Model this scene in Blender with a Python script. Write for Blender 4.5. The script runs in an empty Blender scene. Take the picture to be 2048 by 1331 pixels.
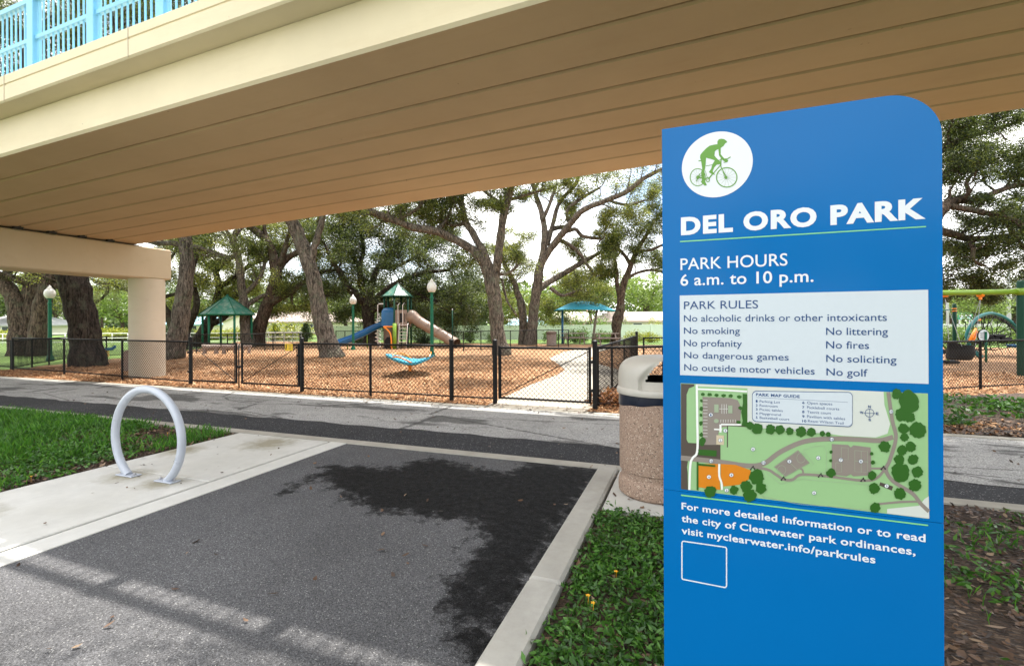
import bpy, math, random
import numpy as np
from mathutils import Vector, Matrix

# ------------------------------------------------------------------ camera, sky, sun, exposure
S = bpy.context.scene
COL = S.collection
F, CX, HY, EYE, ROLL = 970.0, 1024.0, 643.0, 1.5, math.radians(0.25)
cam_d = bpy.data.cameras.new("camera")
cam = bpy.data.objects.new("camera", cam_d)
COL.objects.link(cam)
cam_d.sensor_width = 36
cam_d.lens = 36 * F / 2048
cam_d.shift_y = -22.5 / 2048
cam_d.clip_start = 0.05
cam_d.clip_end = 2000
cam.matrix_world = Matrix.Translation((0, 0, EYE)) @ Matrix.Rotation(math.pi / 2, 4, 'X') @ Matrix.Rotation(-ROLL, 4, 'Z')
S.camera = cam

DU = (0.3445, 0.9388)                       # direction of the driveway (u); v points right across it
TH = math.atan2(-DU[0], DU[1])              # turn of the (v, u) frame
SUN_EL, SUN_SLOPE = math.atan(1 / 0.345), 0.345
w = bpy.data.worlds.new("World")
S.world = w
w.use_nodes = True
nt = w.node_tree
nt.nodes.clear()
N = nt.nodes.new
out = N('ShaderNodeOutputWorld')
sky = N('ShaderNodeTexSky')
sky.sky_type = 'NISHITA'
sky.sun_disc = False
sky.sun_elevation = SUN_EL
sky.sun_rotation = math.atan2(DU[0], DU[1])
sky.air_density = 1.0
sky.dust_density = 1.5
bg = N('ShaderNodeBackground')
bg.inputs[1].default_value = 0.15
bgc = N('ShaderNodeBackground')
bgc.inputs[0].default_value = (1.0, 0.985, 0.96, 1)
bgc.inputs[1].default_value = 1.55
tc = N('ShaderNodeTexCoord')
mp = N('ShaderNodeMapping')
mp.inputs['Scale'].default_value = (1.0, 1.0, 2.2)
mp.inputs['Location'].default_value = (0.35, 0.1, 0.0)
nz = N('ShaderNodeTexNoise')
nz.inputs['Scale'].default_value = 2.1
nz.inputs['Detail'].default_value = 9
nz.inputs['Roughness'].default_value = 0.58
cr = N('ShaderNodeValToRGB')
cr.color_ramp.elements[0].position = 0.36
cr.color_ramp.elements[1].position = 0.55
mx = N('ShaderNodeMixShader')
L = nt.links.new
L(tc.outputs['Generated'], mp.inputs[0]); L(mp.outputs[0], nz.inputs['Vector'])
L(nz.outputs['Fac'], cr.inputs[0]); L(sky.outputs[0], bg.inputs[0])
L(cr.outputs[0], mx.inputs[0]); L(bg.outputs[0], mx.inputs[1]); L(bgc.outputs[0], mx.inputs[2])
L(mx.outputs[0], out.inputs[0])

sun_d = bpy.data.lights.new("sun", 'SUN')
sun_d.energy = 4.2
sun_d.angle = math.radians(0.53)
sun_d.color = (1.0, 0.95, 0.87)
sun = bpy.data.objects.new("sun", sun_d)
COL.objects.link(sun)
sd = Vector((DU[0] * SUN_SLOPE, DU[1] * SUN_SLOPE, 1)).normalized()
sun.rotation_euler = sd.to_track_quat('Z', 'Y').to_euler()
sun.location = (0, 0, 60)

S.view_settings.view_transform = 'Standard'
S.view_settings.look = 'None'
S.view_settings.gamma = 1
S.view_settings.exposure = 1.2
S.cycles.max_bounces = 8
S.cycles.diffuse_bounces = 5
S.cycles.transparent_max_bounces = 8
S.cycles.use_denoising = True
S.cycles.sample_clamp_indirect = 6

# ------------------------------------------------------------------ helpers
rnd = random.Random(7)
rng = np.random.default_rng(11)


def ray(px, py):
    dx = (px - CX) / F
    dz = -(py - HY) / F
    return dx * math.cos(ROLL) + dz * math.sin(ROLL), -dx * math.sin(ROLL) + dz * math.cos(ROLL)


def P(px, py, Y):
    """world point seen at photo pixel (px, py) at depth Y"""
    x, z = ray(px, py)
    return np.array((x * Y, Y, EYE + z * Y))


def G(px, py, z=0.0):
    x, zz = ray(px, py)
    Y = (z - EYE) / zz
    return np.array((x * Y, Y, z))


def W(v, u, z=0.0):
    return np.array((u * DU[0] + v * DU[1], u * DU[1] - v * DU[0], z))


def VU(p):
    return p[0] * DU[1] - p[1] * DU[0], p[0] * DU[0] + p[1] * DU[1]


def on_u(px, py, u):
    x, z = ray(px, py)
    Y = u / (x * DU[0] + DU[1])
    return x * Y * DU[1] - Y * DU[0], EYE + z * Y


def thing(name, label, cat, loc=(0, 0, 0), rz=0.0, group=None):
    o = bpy.data.objects.new(name, None)
    COL.objects.link(o)
    o.empty_display_size = 0.2
    o.location = tuple(float(a) for a in loc)
    o.rotation_euler = (0, 0, rz)
    o['label'] = label
    o['category'] = cat
    if group:
        o['group'] = group
    return o


def tag(o, label, cat, group=None):
    o['label'] = label
    o['category'] = cat
    if group:
        o['group'] = group
    return o


def kids(o):
    return [c for c in bpy.data.objects if c.parent == o]


def dup(root, loc, rz=0.0, label=None, scale=None):
    r = root.copy()
    COL.objects.link(r)
    r.location = tuple(float(a) for a in loc)
    r.rotation_euler = (0, 0, rz)
    if label:
        r['label'] = label
    if scale:
        r.scale = scale
    for ch in kids(root):
        c = ch.copy()
        COL.objects.link(c)
        c.parent = r
        for g in kids(ch):
            d = g.copy()
            COL.objects.link(d)
            d.parent = c
    return r


def link(name, me, m, parent=None, smooth=False, loc=None, rz=None, kind=None):
    if m:
        for mm in (m if isinstance(m, (list, tuple)) else [m]):
            me.materials.append(mm)
    if smooth:
        me.polygons.foreach_set('use_smooth', np.ones(len(me.polygons), dtype=bool))
    me.update()
    o = bpy.data.objects.new(name, me)
    COL.objects.link(o)
    if parent is not None:
        o.parent = parent
    if loc is not None:
        o.location = tuple(float(a) for a in loc)
    if rz is not None:
        o.rotation_euler = (0, 0, rz)
    if kind:
        o['kind'] = kind
    return o


class MB:
    """collects shapes that become ONE mesh object"""

    def __init__(s):
        s.v, s.f = [], []

    def add(s, verts, faces):
        b = len(s.v)
        s.v.extend([tuple(map(float, p)) for p in verts])
        s.f.extend([tuple(i + b for i in f) for f in faces])
        return s

    def box(s, c, d, M=None, bev=0.0):
        x, y, z = d[0] / 2, d[1] / 2, d[2] / 2
        if bev <= 0:
            vs = [(a * x, b * y, e * z) for e in (-1, 1) for b in (-1, 1) for a in (-1, 1)]
            fs = [(0, 2, 3, 1), (4, 5, 7, 6), (0, 1, 5, 4), (2, 6, 7, 3), (0, 4, 6, 2), (1, 3, 7, 5)]
        else:
            b = min(bev, x * .99, y * .99, z * .99)
            vs, fs = [], []
            rings = [(-z, b), (-z + b, 0), (z - b, 0), (z, b)]
            for zz, ins in rings:
                X, Y = x - ins, y - ins
                k = b * .6
                for px_, py_ in ((-X + k, -Y), (X - k, -Y), (X, -Y + k), (X, Y - k), (X - k, Y), (-X + k, Y), (-X, Y - k), (-X, -Y + k)):
                    vs.append((px_, py_, zz))
            for r in range(3):
                for i in range(8):
                    fs.append((r * 8 + i, r * 8 + (i + 1) % 8, r * 8 + 8 + (i + 1) % 8, r * 8 + 8 + i))
            fs.append(tuple(range(7, -1, -1)))
            fs.append(tuple(range(24, 32)))
        R = M if M is not None else Matrix.Identity(3)
        s.add([Vector(c) + R @ Vector(p) for p in vs], fs)
        return s

    def tube(s, pts, rad, n=8, cap=True, closed=False):
        pts = np.asarray(pts, float)
        m = len(pts)
        rad = np.full(m, rad, float) if np.isscalar(rad) else np.asarray(rad, float)
        if closed:
            t = np.roll(pts, -1, 0) - np.roll(pts, 1, 0)
        else:
            t = np.gradient(pts, axis=0)
        t /= np.linalg.norm(t, axis=1)[:, None] + 1e-12
        ref = np.array((0, 0, 1.0)) if abs(t[0][2]) < .8 else np.array((1.0, 0, 0))
        a = np.cross(t[0], ref)
        a /= np.linalg.norm(a)
        ang = np.arange(n) * 2 * math.pi / n
        ca, sa = np.cos(ang)[:, None], np.sin(ang)[:, None]
        vs = []
        for i in range(m):
            a = a - t[i] * a.dot(t[i])
            a /= np.linalg.norm(a) + 1e-12
            b = np.cross(t[i], a)
            vs.append(pts[i] + rad[i] * (ca * a + sa * b))
        vs = np.concatenate(vs)
        fs = []
        for i in range(m if closed else m - 1):
            j = (i + 1) % m
            for k in range(n):
                k2 = (k + 1) % n
                fs.append((i * n + k, i * n + k2, j * n + k2, j * n + k))
        if cap and not closed:
            fs.append(tuple(range(n - 1, -1, -1)))
            fs.append(tuple((m - 1) * n + k for k in range(n)))
        s.add(vs, fs)
        return s

    def cyl(s, p0, p1, r, n=12):
        return s.tube([p0, p1], r, n)

    def lathe(s, prof, n=24, c=(0, 0, 0), a0=0.0, a1=2 * math.pi, cap=False):
        full = abs(a1 - a0 - 2 * math.pi) < 1e-6
        k = n if full else n + 1
        vs = []
        for r, z in prof:
            for i in range(k):
                a = a0 + (a1 - a0) * i / n
                vs.append((c[0] + r * math.cos(a), c[1] + r * math.sin(a), c[2] + z))
        fs = []
        for j in range(len(prof) - 1):
            for i in range(n):
                i2 = (i + 1) % k
                fs.append((j * k + i, j * k + i2, j * k + k + i2, j * k + k + i))
        if cap:
            fs.append(tuple(range(k - 1, -1, -1)))
            fs.append(tuple((len(prof) - 1) * k + i for i in range(k)))
        s.add(vs, fs)
        return s

    def prism(s, poly, d0, d1, axis='z'):
        """poly in 2D, extruded between d0 and d1 along axis"""
        n = len(poly)
        mk = {'z': lambda p, d: (p[0], p[1], d), 'y': lambda p, d: (p[0], d, p[1]), 'x': lambda p, d: (d, p[0], p[1])}[axis]
        vs = [mk(p, d0) for p in poly] + [mk(p, d1) for p in poly]
        fs = [tuple(range(n - 1, -1, -1)), tuple(range(n, 2 * n))]
        fs += [(i, (i + 1) % n, n + (i + 1) % n, n + i) for i in range(n)]
        s.add(vs, fs)
        return s

    def build(s, name, m, parent=None, smooth=False, **k):
        me = bpy.data.meshes.new(name)
        me.from_pydata(s.v, [], s.f)
        return link(name, me, m, parent, smooth, **k)


def smooth_by_angle(o, deg=40):
    me = o.data
    me.polygons.foreach_set('use_smooth', np.ones(len(me.polygons), dtype=bool))
    me.set_sharp_from_angle(angle=math.radians(deg))
    return o


def np_mesh(name, V, Fq):
    """fast mesh from arrays: V (n,3), Fq (m,k)"""
    me = bpy.data.meshes.new(name)
    V = np.asarray(V, np.float32)
    Fq = np.asarray(Fq, np.int32)
    k = Fq.shape[1]
    me.vertices.add(len(V))
    me.vertices.foreach_set('co', V.ravel())
    me.loops.add(Fq.size)
    me.loops.foreach_set('vertex_index', Fq.ravel())
    me.polygons.add(len(Fq))
    me.polygons.foreach_set('loop_start', np.arange(0, Fq.size, k, dtype=np.int32))
    me.polygons.foreach_set('loop_total', np.full(len(Fq), k, np.int32))
    me.update(calc_edges=True)
    return me


def leaf_cards(C, length, width, up=0.5, fold=0.0, droop=0.0):
    """one small pointed leaf at every point of C; up: how far leaves lie flat"""
    n = len(C)
    a = rng.normal(size=(n, 3))
    a[:, 2] = a[:, 2] * (1 - up * .7) - droop
    a /= np.linalg.norm(a, axis=1)[:, None]
    nn = rng.normal(size=(n, 3)) * (1 - up * .6) + np.array((0, 0, up * 1.3))
    b = np.cross(nn, a)
    b /= np.linalg.norm(b, axis=1)[:, None] + 1e-9
    l = (length * rng.uniform(.65, 1.25, n))[:, None]
    wd = (width * rng.uniform(.65, 1.25, n))[:, None]
    V = np.empty((n, 4, 3))
    V[:, 0] = C - a * l * .5
    V[:, 1] = C + b * wd * .5 - a * l * .05
    V[:, 2] = C + a * l * .5
    V[:, 3] = C - b * wd * .5 - a * l * .05
    Fq = np.arange(4 * n).reshape(n, 4)
    return V.reshape(-1, 3), Fq


# ------------------------------------------------------------------ materials
class NT:
    def __init__(s, name):
        s.m = bpy.data.materials.new(name)
        s.m.use_nodes = True
        s.t = s.m.node_tree
        s.p = s.t.nodes['Principled BSDF']
        s.o = s.t.nodes['Material Output']
        s.coord = s.n('ShaderNodeTexCoord').outputs['Object']

    def n(s, typ, **k):
        x = s.t.nodes.new(typ)
        for a, b in k.items():
            setattr(x, a, b)
        return x

    def l(s, a, b):
        s.t.links.new(a, b)

    def mapv(s, scale, vec=None):
        m = s.n('ShaderNodeMapping')
        m.inputs['Scale'].default_value = scale
        s.l(vec or s.coord, m.inputs[0])
        return m.outputs[0]

    def noise(s, scale, detail=6, rough=.55, vec=None, dist=0.0):
        x = s.n('ShaderNodeTexNoise')
        x.inputs['Scale'].default_value = scale
        x.inputs['Detail'].default_value = detail
        x.inputs['Roughness'].default_value = rough
        x.inputs['Distortion'].default_value = dist
        s.l(vec or s.coord, x.inputs['Vector'])
        return x.outputs['Fac']

    def vor(s, scale, feature='F1', out='Color', vec=None, rand=1.0):
        x = s.n('ShaderNodeTexVoronoi', feature=feature)
        x.inputs['Scale'].default_value = scale
        x.inputs['Randomness'].default_value = rand
        s.l(vec or s.coord, x.inputs['Vector'])
        return x.outputs[out]

    def ramp(s, fac, stops):
        r = s.n('ShaderNodeValToRGB')
        e = r.color_ramp.elements
        while len(e) < len(stops):
            e.new(.5)
        for i, (p, c) in enumerate(stops):
            e[i].position = p
            e[i].color = (c, c, c, 1) if np.isscalar(c) else (*c, 1)
        s.l(fac, r.inputs[0])
        return r.outputs[0]

    def mix(s, fac, a, b, mode='MIX'):
        x = s.n('ShaderNodeMix', data_type='RGBA', blend_type=mode)
        for sock, val in ((x.inputs[0], fac), (x.inputs[6], a), (x.inputs[7], b)):
            if hasattr(val, 'is_linked'):
                s.l(val, sock)
            elif np.isscalar(val):
                sock.default_value = val if sock == x.inputs[0] else (val, val, val, 1)
            else:
                sock.default_value = (*val, 1)
        return x.outputs[2]

    def math(s, op, a, b=0.0, clamp=False):
        x = s.n('ShaderNodeMath', operation=op, use_clamp=clamp)
        for sock, val in ((x.inputs[0], a), (x.inputs[1], b)):
            if hasattr(val, 'is_linked'):
                s.l(val, sock)
            else:
                sock.default_value = val
        return x.outputs[0]

    def bump(s, h, strength=.3, dist=.01):
        b = s.n('ShaderNodeBump')
        b.inputs['Strength'].default_value = strength
        b.inputs['Distance'].default_value = dist
        s.l(h, b.inputs['Height'])
        s.l(b.outputs[0], s.p.inputs['Normal'])
        return s

    def color(s, c):
        if hasattr(c, 'is_linked'):
            s.l(c, s.p.inputs['Base Color'])
        else:
            s.p.inputs['Base Color'].default_value = (*c, 1)
        return s

    def rough(s, r):
        if hasattr(r, 'is_linked'):
            s.l(r, s.p.inputs['Roughness'])
        else:
            s.p.inputs['Roughness'].default_value = r
        return s


def paint(name, c, rough=.4, var=.12, scale=6.0, metal=0.0, bump=.0, spec=.5, bscale=200):
    t = NT(name)
    n = t.noise(scale, 7, .65)
    f = t.ramp(n, [(.3, 0.0), (.7, 1.0)])
    t.color(t.mix(f, tuple(x * (1 - var) for x in c), tuple(min(1, x * (1 + var)) for x in c)))
    t.rough(t.math('ADD', t.math('MULTIPLY', n, .25), rough - .12))
    t.p.inputs['Metallic'].default_value = metal
    t.p.inputs['Specular IOR Level'].default_value = spec
    if bump:
        t.bump(t.noise(bscale, 3), bump, .003)
    return t.m


M = {}


def concrete(name, c, stain=.35, spec=.3, bscale=160, spots=()):
    t = NT(name)
    big = t.ramp(t.noise(.9, 8, .65), [(.35, 0.0), (.7, 1.0)])
    mid = t.ramp(t.noise(5, 8, .7), [(.4, 0.0), (.75, 1.0)])
    col = t.mix(big, c, tuple(x * (1 - stain * .6) for x in (c[0], c[1] * .99, c[2] * .95)))
    col = t.mix(t.math('MULTIPLY', mid, .5), col, tuple(x * (1 - stain) for x in c))
    sp = t.ramp(t.noise(240, 2), [(.62, 0.0), (.72, 1.0)])
    col = t.mix(t.math('MULTIPLY', sp, .35), col, tuple(x * .55 for x in c))
    for sx, sy, sr in spots:
        vm = t.n('ShaderNodeVectorMath', operation='DISTANCE')
        t.l(t.coord, vm.inputs[0])
        vm.inputs[1].default_value = (sx, sy, .01)
        dd = t.math('ADD', t.math('DIVIDE', vm.outputs['Value'], sr), t.math('MULTIPLY', t.math('SUBTRACT', t.noise(9, 8, .7), .5), 1.3))
        col = t.mix(t.math('MULTIPLY', t.ramp(dd, [(.25, 1.0), (1.0, 0.0)]), .75), col, (.20, .175, .10))
    t.color(col).rough(.85)
    t.p.inputs['Specular IOR Level'].default_value = spec
    t.bump(t.noise(bscale, 5, .7), .25, .004)
    return t.m


M['pad'] = concrete('pale_concrete', (.57, .565, .535), .28)
M['walk'] = concrete('walkway_concrete', (.57, .565, .535), .30, spots=((-5.17, 3.15, .26), (-4.64, 3.13, .24), (-5.6, 4.0, .3), (-4.9, 4.6, .4), (-5.3, 2.0, .35)))
M['kerb'] = concrete('kerb_concrete', (.44, .425, .385), .5)
M['ribbon'] = concrete('ribbon_concrete', (.42, .40, .35), .5)
M['slab_dark'] = concrete('path_concrete', (.42, .38, .32), .3)


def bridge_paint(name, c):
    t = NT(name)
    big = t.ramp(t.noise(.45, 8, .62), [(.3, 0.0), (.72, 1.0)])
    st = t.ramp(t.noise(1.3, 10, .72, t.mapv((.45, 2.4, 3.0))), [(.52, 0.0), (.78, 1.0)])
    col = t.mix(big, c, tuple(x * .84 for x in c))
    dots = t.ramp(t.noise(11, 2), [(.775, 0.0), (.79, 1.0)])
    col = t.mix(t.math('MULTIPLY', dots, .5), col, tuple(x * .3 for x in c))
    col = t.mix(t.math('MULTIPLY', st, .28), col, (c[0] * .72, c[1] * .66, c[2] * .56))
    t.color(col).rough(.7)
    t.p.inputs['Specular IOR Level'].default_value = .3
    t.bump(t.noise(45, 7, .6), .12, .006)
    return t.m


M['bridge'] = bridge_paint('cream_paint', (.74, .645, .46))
M['bridge_shaded'] = bridge_paint('shaded_cream_paint', (.535, .395, .235))  # same cream paint, underside shade and warm bounce put into the colour
M['cap'] = bridge_paint('tan_paint', (.55, .435, .295))
M['joint'] = paint('pale_joint', (.50, .44, .33), .8)
M['col'] = bridge_paint('column_paint', (.66, .58, .46))
M['groove'] = paint('dark_joint', (.05, .045, .035), .9)
M['rubber'] = paint('black_rubber', (.012, .012, .012), .6)
M['railblue'] = paint('sky_blue_paint', (.20, .51, .74), .35, .06)


def asphalt(name, c, spk=.35, cell=95, rough=.9, light=(.26, .255, .25), patches=None, cracks=False):
    t = NT(name)
    r = t.vor(cell, out='Color')
    sep = t.n('ShaderNodeSeparateColor')
    t.l(r, sep.inputs[0])
    rv = sep.outputs[0]
    base = t.mix(rv, tuple(x * .55 for x in c), tuple(x * 1.5 for x in c))
    g5 = t.ramp(t.noise(70, 6, .75), [(.3, .6), (.7, 1.4)])
    base = t.mix(1.0, base, g5, 'MULTIPLY')
    spark = t.ramp(sep.outputs[1], [(1 - spk * .12, 0.0), (1 - spk * .12 + .01, 1.0)])
    base = t.mix(spark, base, light)
    big = t.ramp(t.noise(.8, 8, .65), [(.3, .78), (.72, 1.25)])
    base = t.mix(1.0, base, big, 'MULTIPLY')
    if patches:
        f = t.ramp(t.noise(patches[0], 9, .62, t.mapv((.45, 1.3, 1))), [(patches[1], 0.0), (patches[1] + .05, 1.0)])
        base = t.mix(f, base, t.mix(1.0, base, .38, 'MULTIPLY'))
        g = t.ramp(t.noise(patches[0] * .8, 5, .5, t.mapv((.5, 1.0, 3))), [(.62, 0.0), (.66, 1.0)])
        base = t.mix(t.math('MULTIPLY', g, .6), base, tuple(min(1, x * 1.6) for x in c))
    if cracks:
        d = t.vor(.55, feature='DISTANCE_TO_EDGE', out='Distance', vec=t.mapv((.5, 1.5, 1), None))
        d2 = t.math('ADD', d, t.math('MULTIPLY', t.math('SUBTRACT', t.noise(9, 5), .5), .05))
        ck = t.ramp(d2, [(.004, 1.0), (.012, 0.0)])
        base = t.mix(t.math('MULTIPLY', ck, .8), base, tuple(x * .2 for x in c))
    t.base = base
    t.rough(rough)
    t.p.inputs['Specular IOR Level'].default_value = .2
    t.h = t.math('SUBTRACT', 1.0, t.vor(cell, out='Distance'))
    return t


t = asphalt('driveway_asphalt', (.092, .092, .096), .24, 190, light=(.27, .27, .265))
at = t.n('ShaderNodeAttribute', attribute_name='wet')
nw = t.math('ADD', t.math('MULTIPLY', t.math('SUBTRACT', t.noise(7.0, 14, .78), .5), 2.3), at.outputs['Fac'])
wet = t.ramp(nw, [(.38, 0.0), (.50, .62), (.66, 1.0)])
t.color(t.mix(wet, t.base, t.mix(1.0, t.base, t.ramp(t.noise(16, 8, .7), [(.35, .07), (.7, .24)]), 'MULTIPLY')))
t.rough(t.ramp(wet, [(0, .95), (1, .7)]))
t.l(t.ramp(wet, [(0, .2), (1, .07)]), t.p.inputs['Specular IOR Level'])
t.bump(t.h, .7, .006)
M['drive'] = t.m
t = asphalt('trail_asphalt', (.33, .33, .325), .15, 120, light=(.4, .4, .38), patches=(.95, .53), cracks=True)
t.color(t.base).bump(t.h, .5, .005)
M['trail'] = t.m
t = asphalt('patch_asphalt', (.034, .035, .039), .25, 130)
t.color(t.base).bump(t.h, .4, .004)
M['band'] = t.m

t = NT('soil_litter')
a = t.vor(38, out='Color', vec=t.mapv((1, 1.7, 1)))
sp_ = t.n('ShaderNodeSeparateColor'); t.l(a, sp_.inputs[0])
c = t.ramp(sp_.outputs[0], [(0, (.022, .014, .009)), (.5, (.07, .04, .024)), (.85, (.14, .085, .05)), (1, (.24, .17, .12))])
t.color(t.mix(t.noise(3, 6), c, (.035, .022, .014))).rough(.85)
t.bump(t.vor(38, out='Distance', vec=t.mapv((1, 1.7, 1))), .8, .02)
M['soil'] = t.m

t = NT('orange_mulch')
a = t.vor(34, out='Color', vec=t.mapv((1, 2.0, 1)))
sp_ = t.n('ShaderNodeSeparateColor'); t.l(a, sp_.inputs[0])
c = t.ramp(sp_.outputs[0], [(0, (.10, .04, .015)), (.35, (.32, .15, .06)), (.75, (.50, .27, .125)), (1, (.64, .44, .26))])
big = t.ramp(t.noise(.5, 6, .6), [(.35, .72), (.7, 1.08)])
t.color(t.mix(1.0, c, big, 'MULTIPLY')).rough(.9)
t.bump(t.math('ADD', t.vor(26, out='Distance', vec=t.mapv((1, 2.2, 1))), t.noise(3, 4)), .7, .04)
M['mulch'] = t.m

t = NT('wood_chip')
g = t.n('ShaderNodeNewGeometry')
t.color(t.ramp(g.outputs['Random Per Island'], [(0, (.09, .035, .012)), (.4, (.34, .155, .062)), (.8, (.54, .30, .14)), (1, (.70, .50, .31))])).rough(.85)
M['chip'] = t.m
t = NT('dead_leaf')
g = t.n('ShaderNodeNewGeometry')
t.color(t.ramp(g.outputs['Random Per Island'], [(0, (.02, .011, .006)), (.5, (.075, .038, .02)), (.85, (.15, .088, .05)), (1, (.28, .2, .13))])).rough(.6)
M['litter'] = t.m

t = NT('lawn_ground')
c = t.mix(t.noise(.35, 7), (.085, .17, .02), (.17, .26, .04))
t.color(t.mix(t.ramp(t.noise(14, 6), [(.4, 0.0), (.7, 1.0)]), c, (.06, .11, .02))).rough(.9)
t.bump(t.noise(30, 6), .6, .05)
M['lawn'] = t.m


def foliage(name, dark, mid, lite, trans=.3, clump=.7, rough=.45):
    t = NT(name)
    g = t.n('ShaderNodeNewGeometry')
    c = t.ramp(g.outputs['Random Per Island'], [(0, dark), (.55, mid), (1, lite)])
    n = t.ramp(t.noise(clump, 4, .6), [(.3, .72), (.7, 1.25)])
    c = t.mix(1.0, c, n, 'MULTIPLY')
    t.color(c).rough(rough)
    t.p.inputs['Specular IOR Level'].default_value = .4
    tr = t.n('ShaderNodeBsdfTranslucent')
    t.l(t.mix(1.0, c, (1.5, 1.55, .75), 'MULTIPLY'), tr.inputs[0])
    ms = t.n('ShaderNodeMixShader')
    ms.inputs[0].default_value = trans
    t.l(t.p.outputs[0], ms.inputs[1]); t.l(tr.outputs[0], ms.inputs[2])
    t.l(ms.outputs[0], t.o.inputs[0])
    return t.m


M['oak'] = foliage('oak_leaf', (.018, .025, .006), (.085, .112, .025), (.25, .28, .075), .38)
M['oak_dark'] = foliage('live_oak_leaf', (.011, .018, .006), (.050, .073, .019), (.16, .19, .055), .34)
M['oak_yellow'] = foliage('yellow_oak_leaf', (.024, .031, .007), (.125, .148, .028), (.32, .32, .075), .38)  # yellower oak leaf colour
M['far_leaf'] = foliage('far_tree_leaf', (.03, .05, .018), (.075, .115, .035), (.16, .21, .07), .25, .3)
M['far_yellow'] = foliage('lime_tree_leaf', (.09, .14, .03), (.17, .25, .05), (.28, .36, .09), .25, .3)
M['hedge'] = foliage('yellow_hedge_leaf', (.12, .15, .02), (.26, .29, .03), (.42, .40, .05), .25, 1.5)
M['shrub'] = foliage('shrub_leaf', (.05, .09, .02), (.11, .19, .04), (.21, .29, .07), .25, 1.5)
M['conifer'] = foliage('conifer_leaf', (.025, .05, .02), (.05, .09, .03), (.09, .13, .05), .15, 2)
M['cover'] = foliage('groundcover_leaf', (.020, .062, .010), (.048, .14, .018), (.105, .235, .04), .25, 3, .4)
M['grass'] = foliage('grass_blade', (.03, .10, .012), (.06, .19, .02), (.13, .28, .04), .3, 2)
M['moss'] = foliage('spanish_moss', (.16, .16, .11), (.26, .26, .17), (.36, .34, .22), .3, 2, .8)
M['deadfern'] = foliage('dead_frond', (.10, .035, .012), (.25, .10, .04), (.40, .20, .09), .2, 3)
M['flower'] = paint('yellow_petal', (.85, .42, .01), .5)
M['pinkflower'] = paint('pink_petal', (.65, .2, .25), .6)


def bark(name, c, lich=(.2, .22, .14), amt=.5):
    t = NT(name)
    v = t.mapv((1, 1, .22))
    f = t.noise(13, 10, .75, v, 1.4)
    r = t.vor(11, out='Distance', vec=v)
    col = t.ramp(f, [(.40, tuple(x * .18 for x in c)), (.49, c), (.60, tuple(x * 2.4 for x in c))])
    l = t.math('MULTIPLY', t.ramp(t.noise(2.4, 8, .7), [(.52, 0.0), (.62, 1.0)]), amt)
    col = t.mix(l, col, t.mix(t.noise(30, 3), tuple(x * .7 for x in lich), tuple(x * 1.25 for x in lich)))
    t.color(col).rough(.9)
    t.p.inputs['Specular IOR Level'].default_value = .2
    t.bump(t.math('ADD', r, f), 1.0, .09)
    return t.m


M['bark'] = bark('oak_bark', (.070, .049, .036), (.12, .13, .085))
M['bark_grey'] = bark('grey_bark', (.105, .085, .068), (.15, .165, .11), .5)
M['bark_dark'] = bark('dark_shaded_bark', (.036, .026, .020), (.11, .11, .075), .5)  # dark bark, with shade under the crowns put into its colour
M['vinyl'] = paint('black_vinyl', (.006, .006, .0065), .5, .1, spec=.22)
M['wire'] = paint('black_wire', (.005, .005, .0055), .6, .1, spec=.15)
M['rack'] = paint('silver_grey_coat', (.40, .435, .50), .3, .05, spec=.6)
M['bolt'] = paint('steel', (.35, .35, .36), .35, .1, metal=1)
t = NT('exposed_aggregate')
v = t.vor(150, out='Color'); sp_ = t.n('ShaderNodeSeparateColor'); t.l(v, sp_.inputs[0])
c = t.mix(t.noise(6, 6), (.245, .165, .12), (.33, .235, .175))
c = t.mix(t.ramp(sp_.outputs[0], [(.90, 0.0), (.92, 1.0)]), c, (.11, .075, .06))
c = t.mix(t.ramp(sp_.outputs[1], [(.93, 0.0), (.95, 1.0)]), c, (.50, .41, .33))
t.color(c).rough(.85).bump(t.noise(120, 4), .45, .004)
M['aggregate'] = t.m
M['lid'] = paint('stone_grey_plastic', (.45, .425, .375), .42, .05, bump=.08)
M['bag'] = paint('navy_bag', (.012, .016, .03), .3, .2)
M['void'] = paint('dark_interior', (.01, .01, .01), .9)
M['green'] = paint('green_paint', (.006, .105, .055), .45, .12, spec=.25)
M['dkgreen'] = paint('dark_green_paint', (.004, .042, .024), .45, .12, spec=.2)
M['lime'] = paint('lime_paint', (.16, .28, .012), .35, .1)
M['orange'] = paint('orange_paint', (.85, .25, .012), .35, .08)
M['teal'] = paint('teal_paint', (.008, .12, .115), .45, .1, spec=.25)
M['slideblue'] = paint('blue_plastic', (.006, .10, .26), .33, .15, scale=2)
M['dish'] = paint('turquoise_plastic', (.035, .32, .48), .35, .15, scale=3)
M['tan'] = paint('tan_plastic', (.24, .17, .13), .4, .1)
M['brown'] = paint('brown_panel', (.13, .085, .06), .6, .25)
M['offwhite'] = paint('off_white_pipe', (.62, .55, .52), .4, .05)
M['globe'] = paint('frosted_globe', (.62, .60, .55), .3, .04)
M['rope'] = paint('black_rope', (.005, .005, .006), .8, spec=.15)
M['seatblack'] = paint('black_seat', (.006, .006, .007), .6, spec=.2)
M['vinylwhite'] = paint('white_vinyl', (.68, .74, .68), .4, .05)
M['whitepipe'] = paint('white_pipe', (.75, .75, .73), .4, .05)
M['canvas'] = paint('turquoise_canvas', (.03, .30, .42), .7, .12)
M['weather'] = paint('weathered_wood', (.27, .21, .18), .8, .25, scale=12, bump=.3)
M['wallpaint'] = paint('pale_wall', (.66, .62, .5), .8, .05)
M['rooftile'] = paint('tan_roof', (.36, .29, .245), .9, .12, bump=.4)
M['roofblue'] = paint('pale_blue_roof', (.30, .52, .60), .6, .08)
M['glass'] = paint('dark_glass', (.03, .04, .05), .1, .1)
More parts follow.
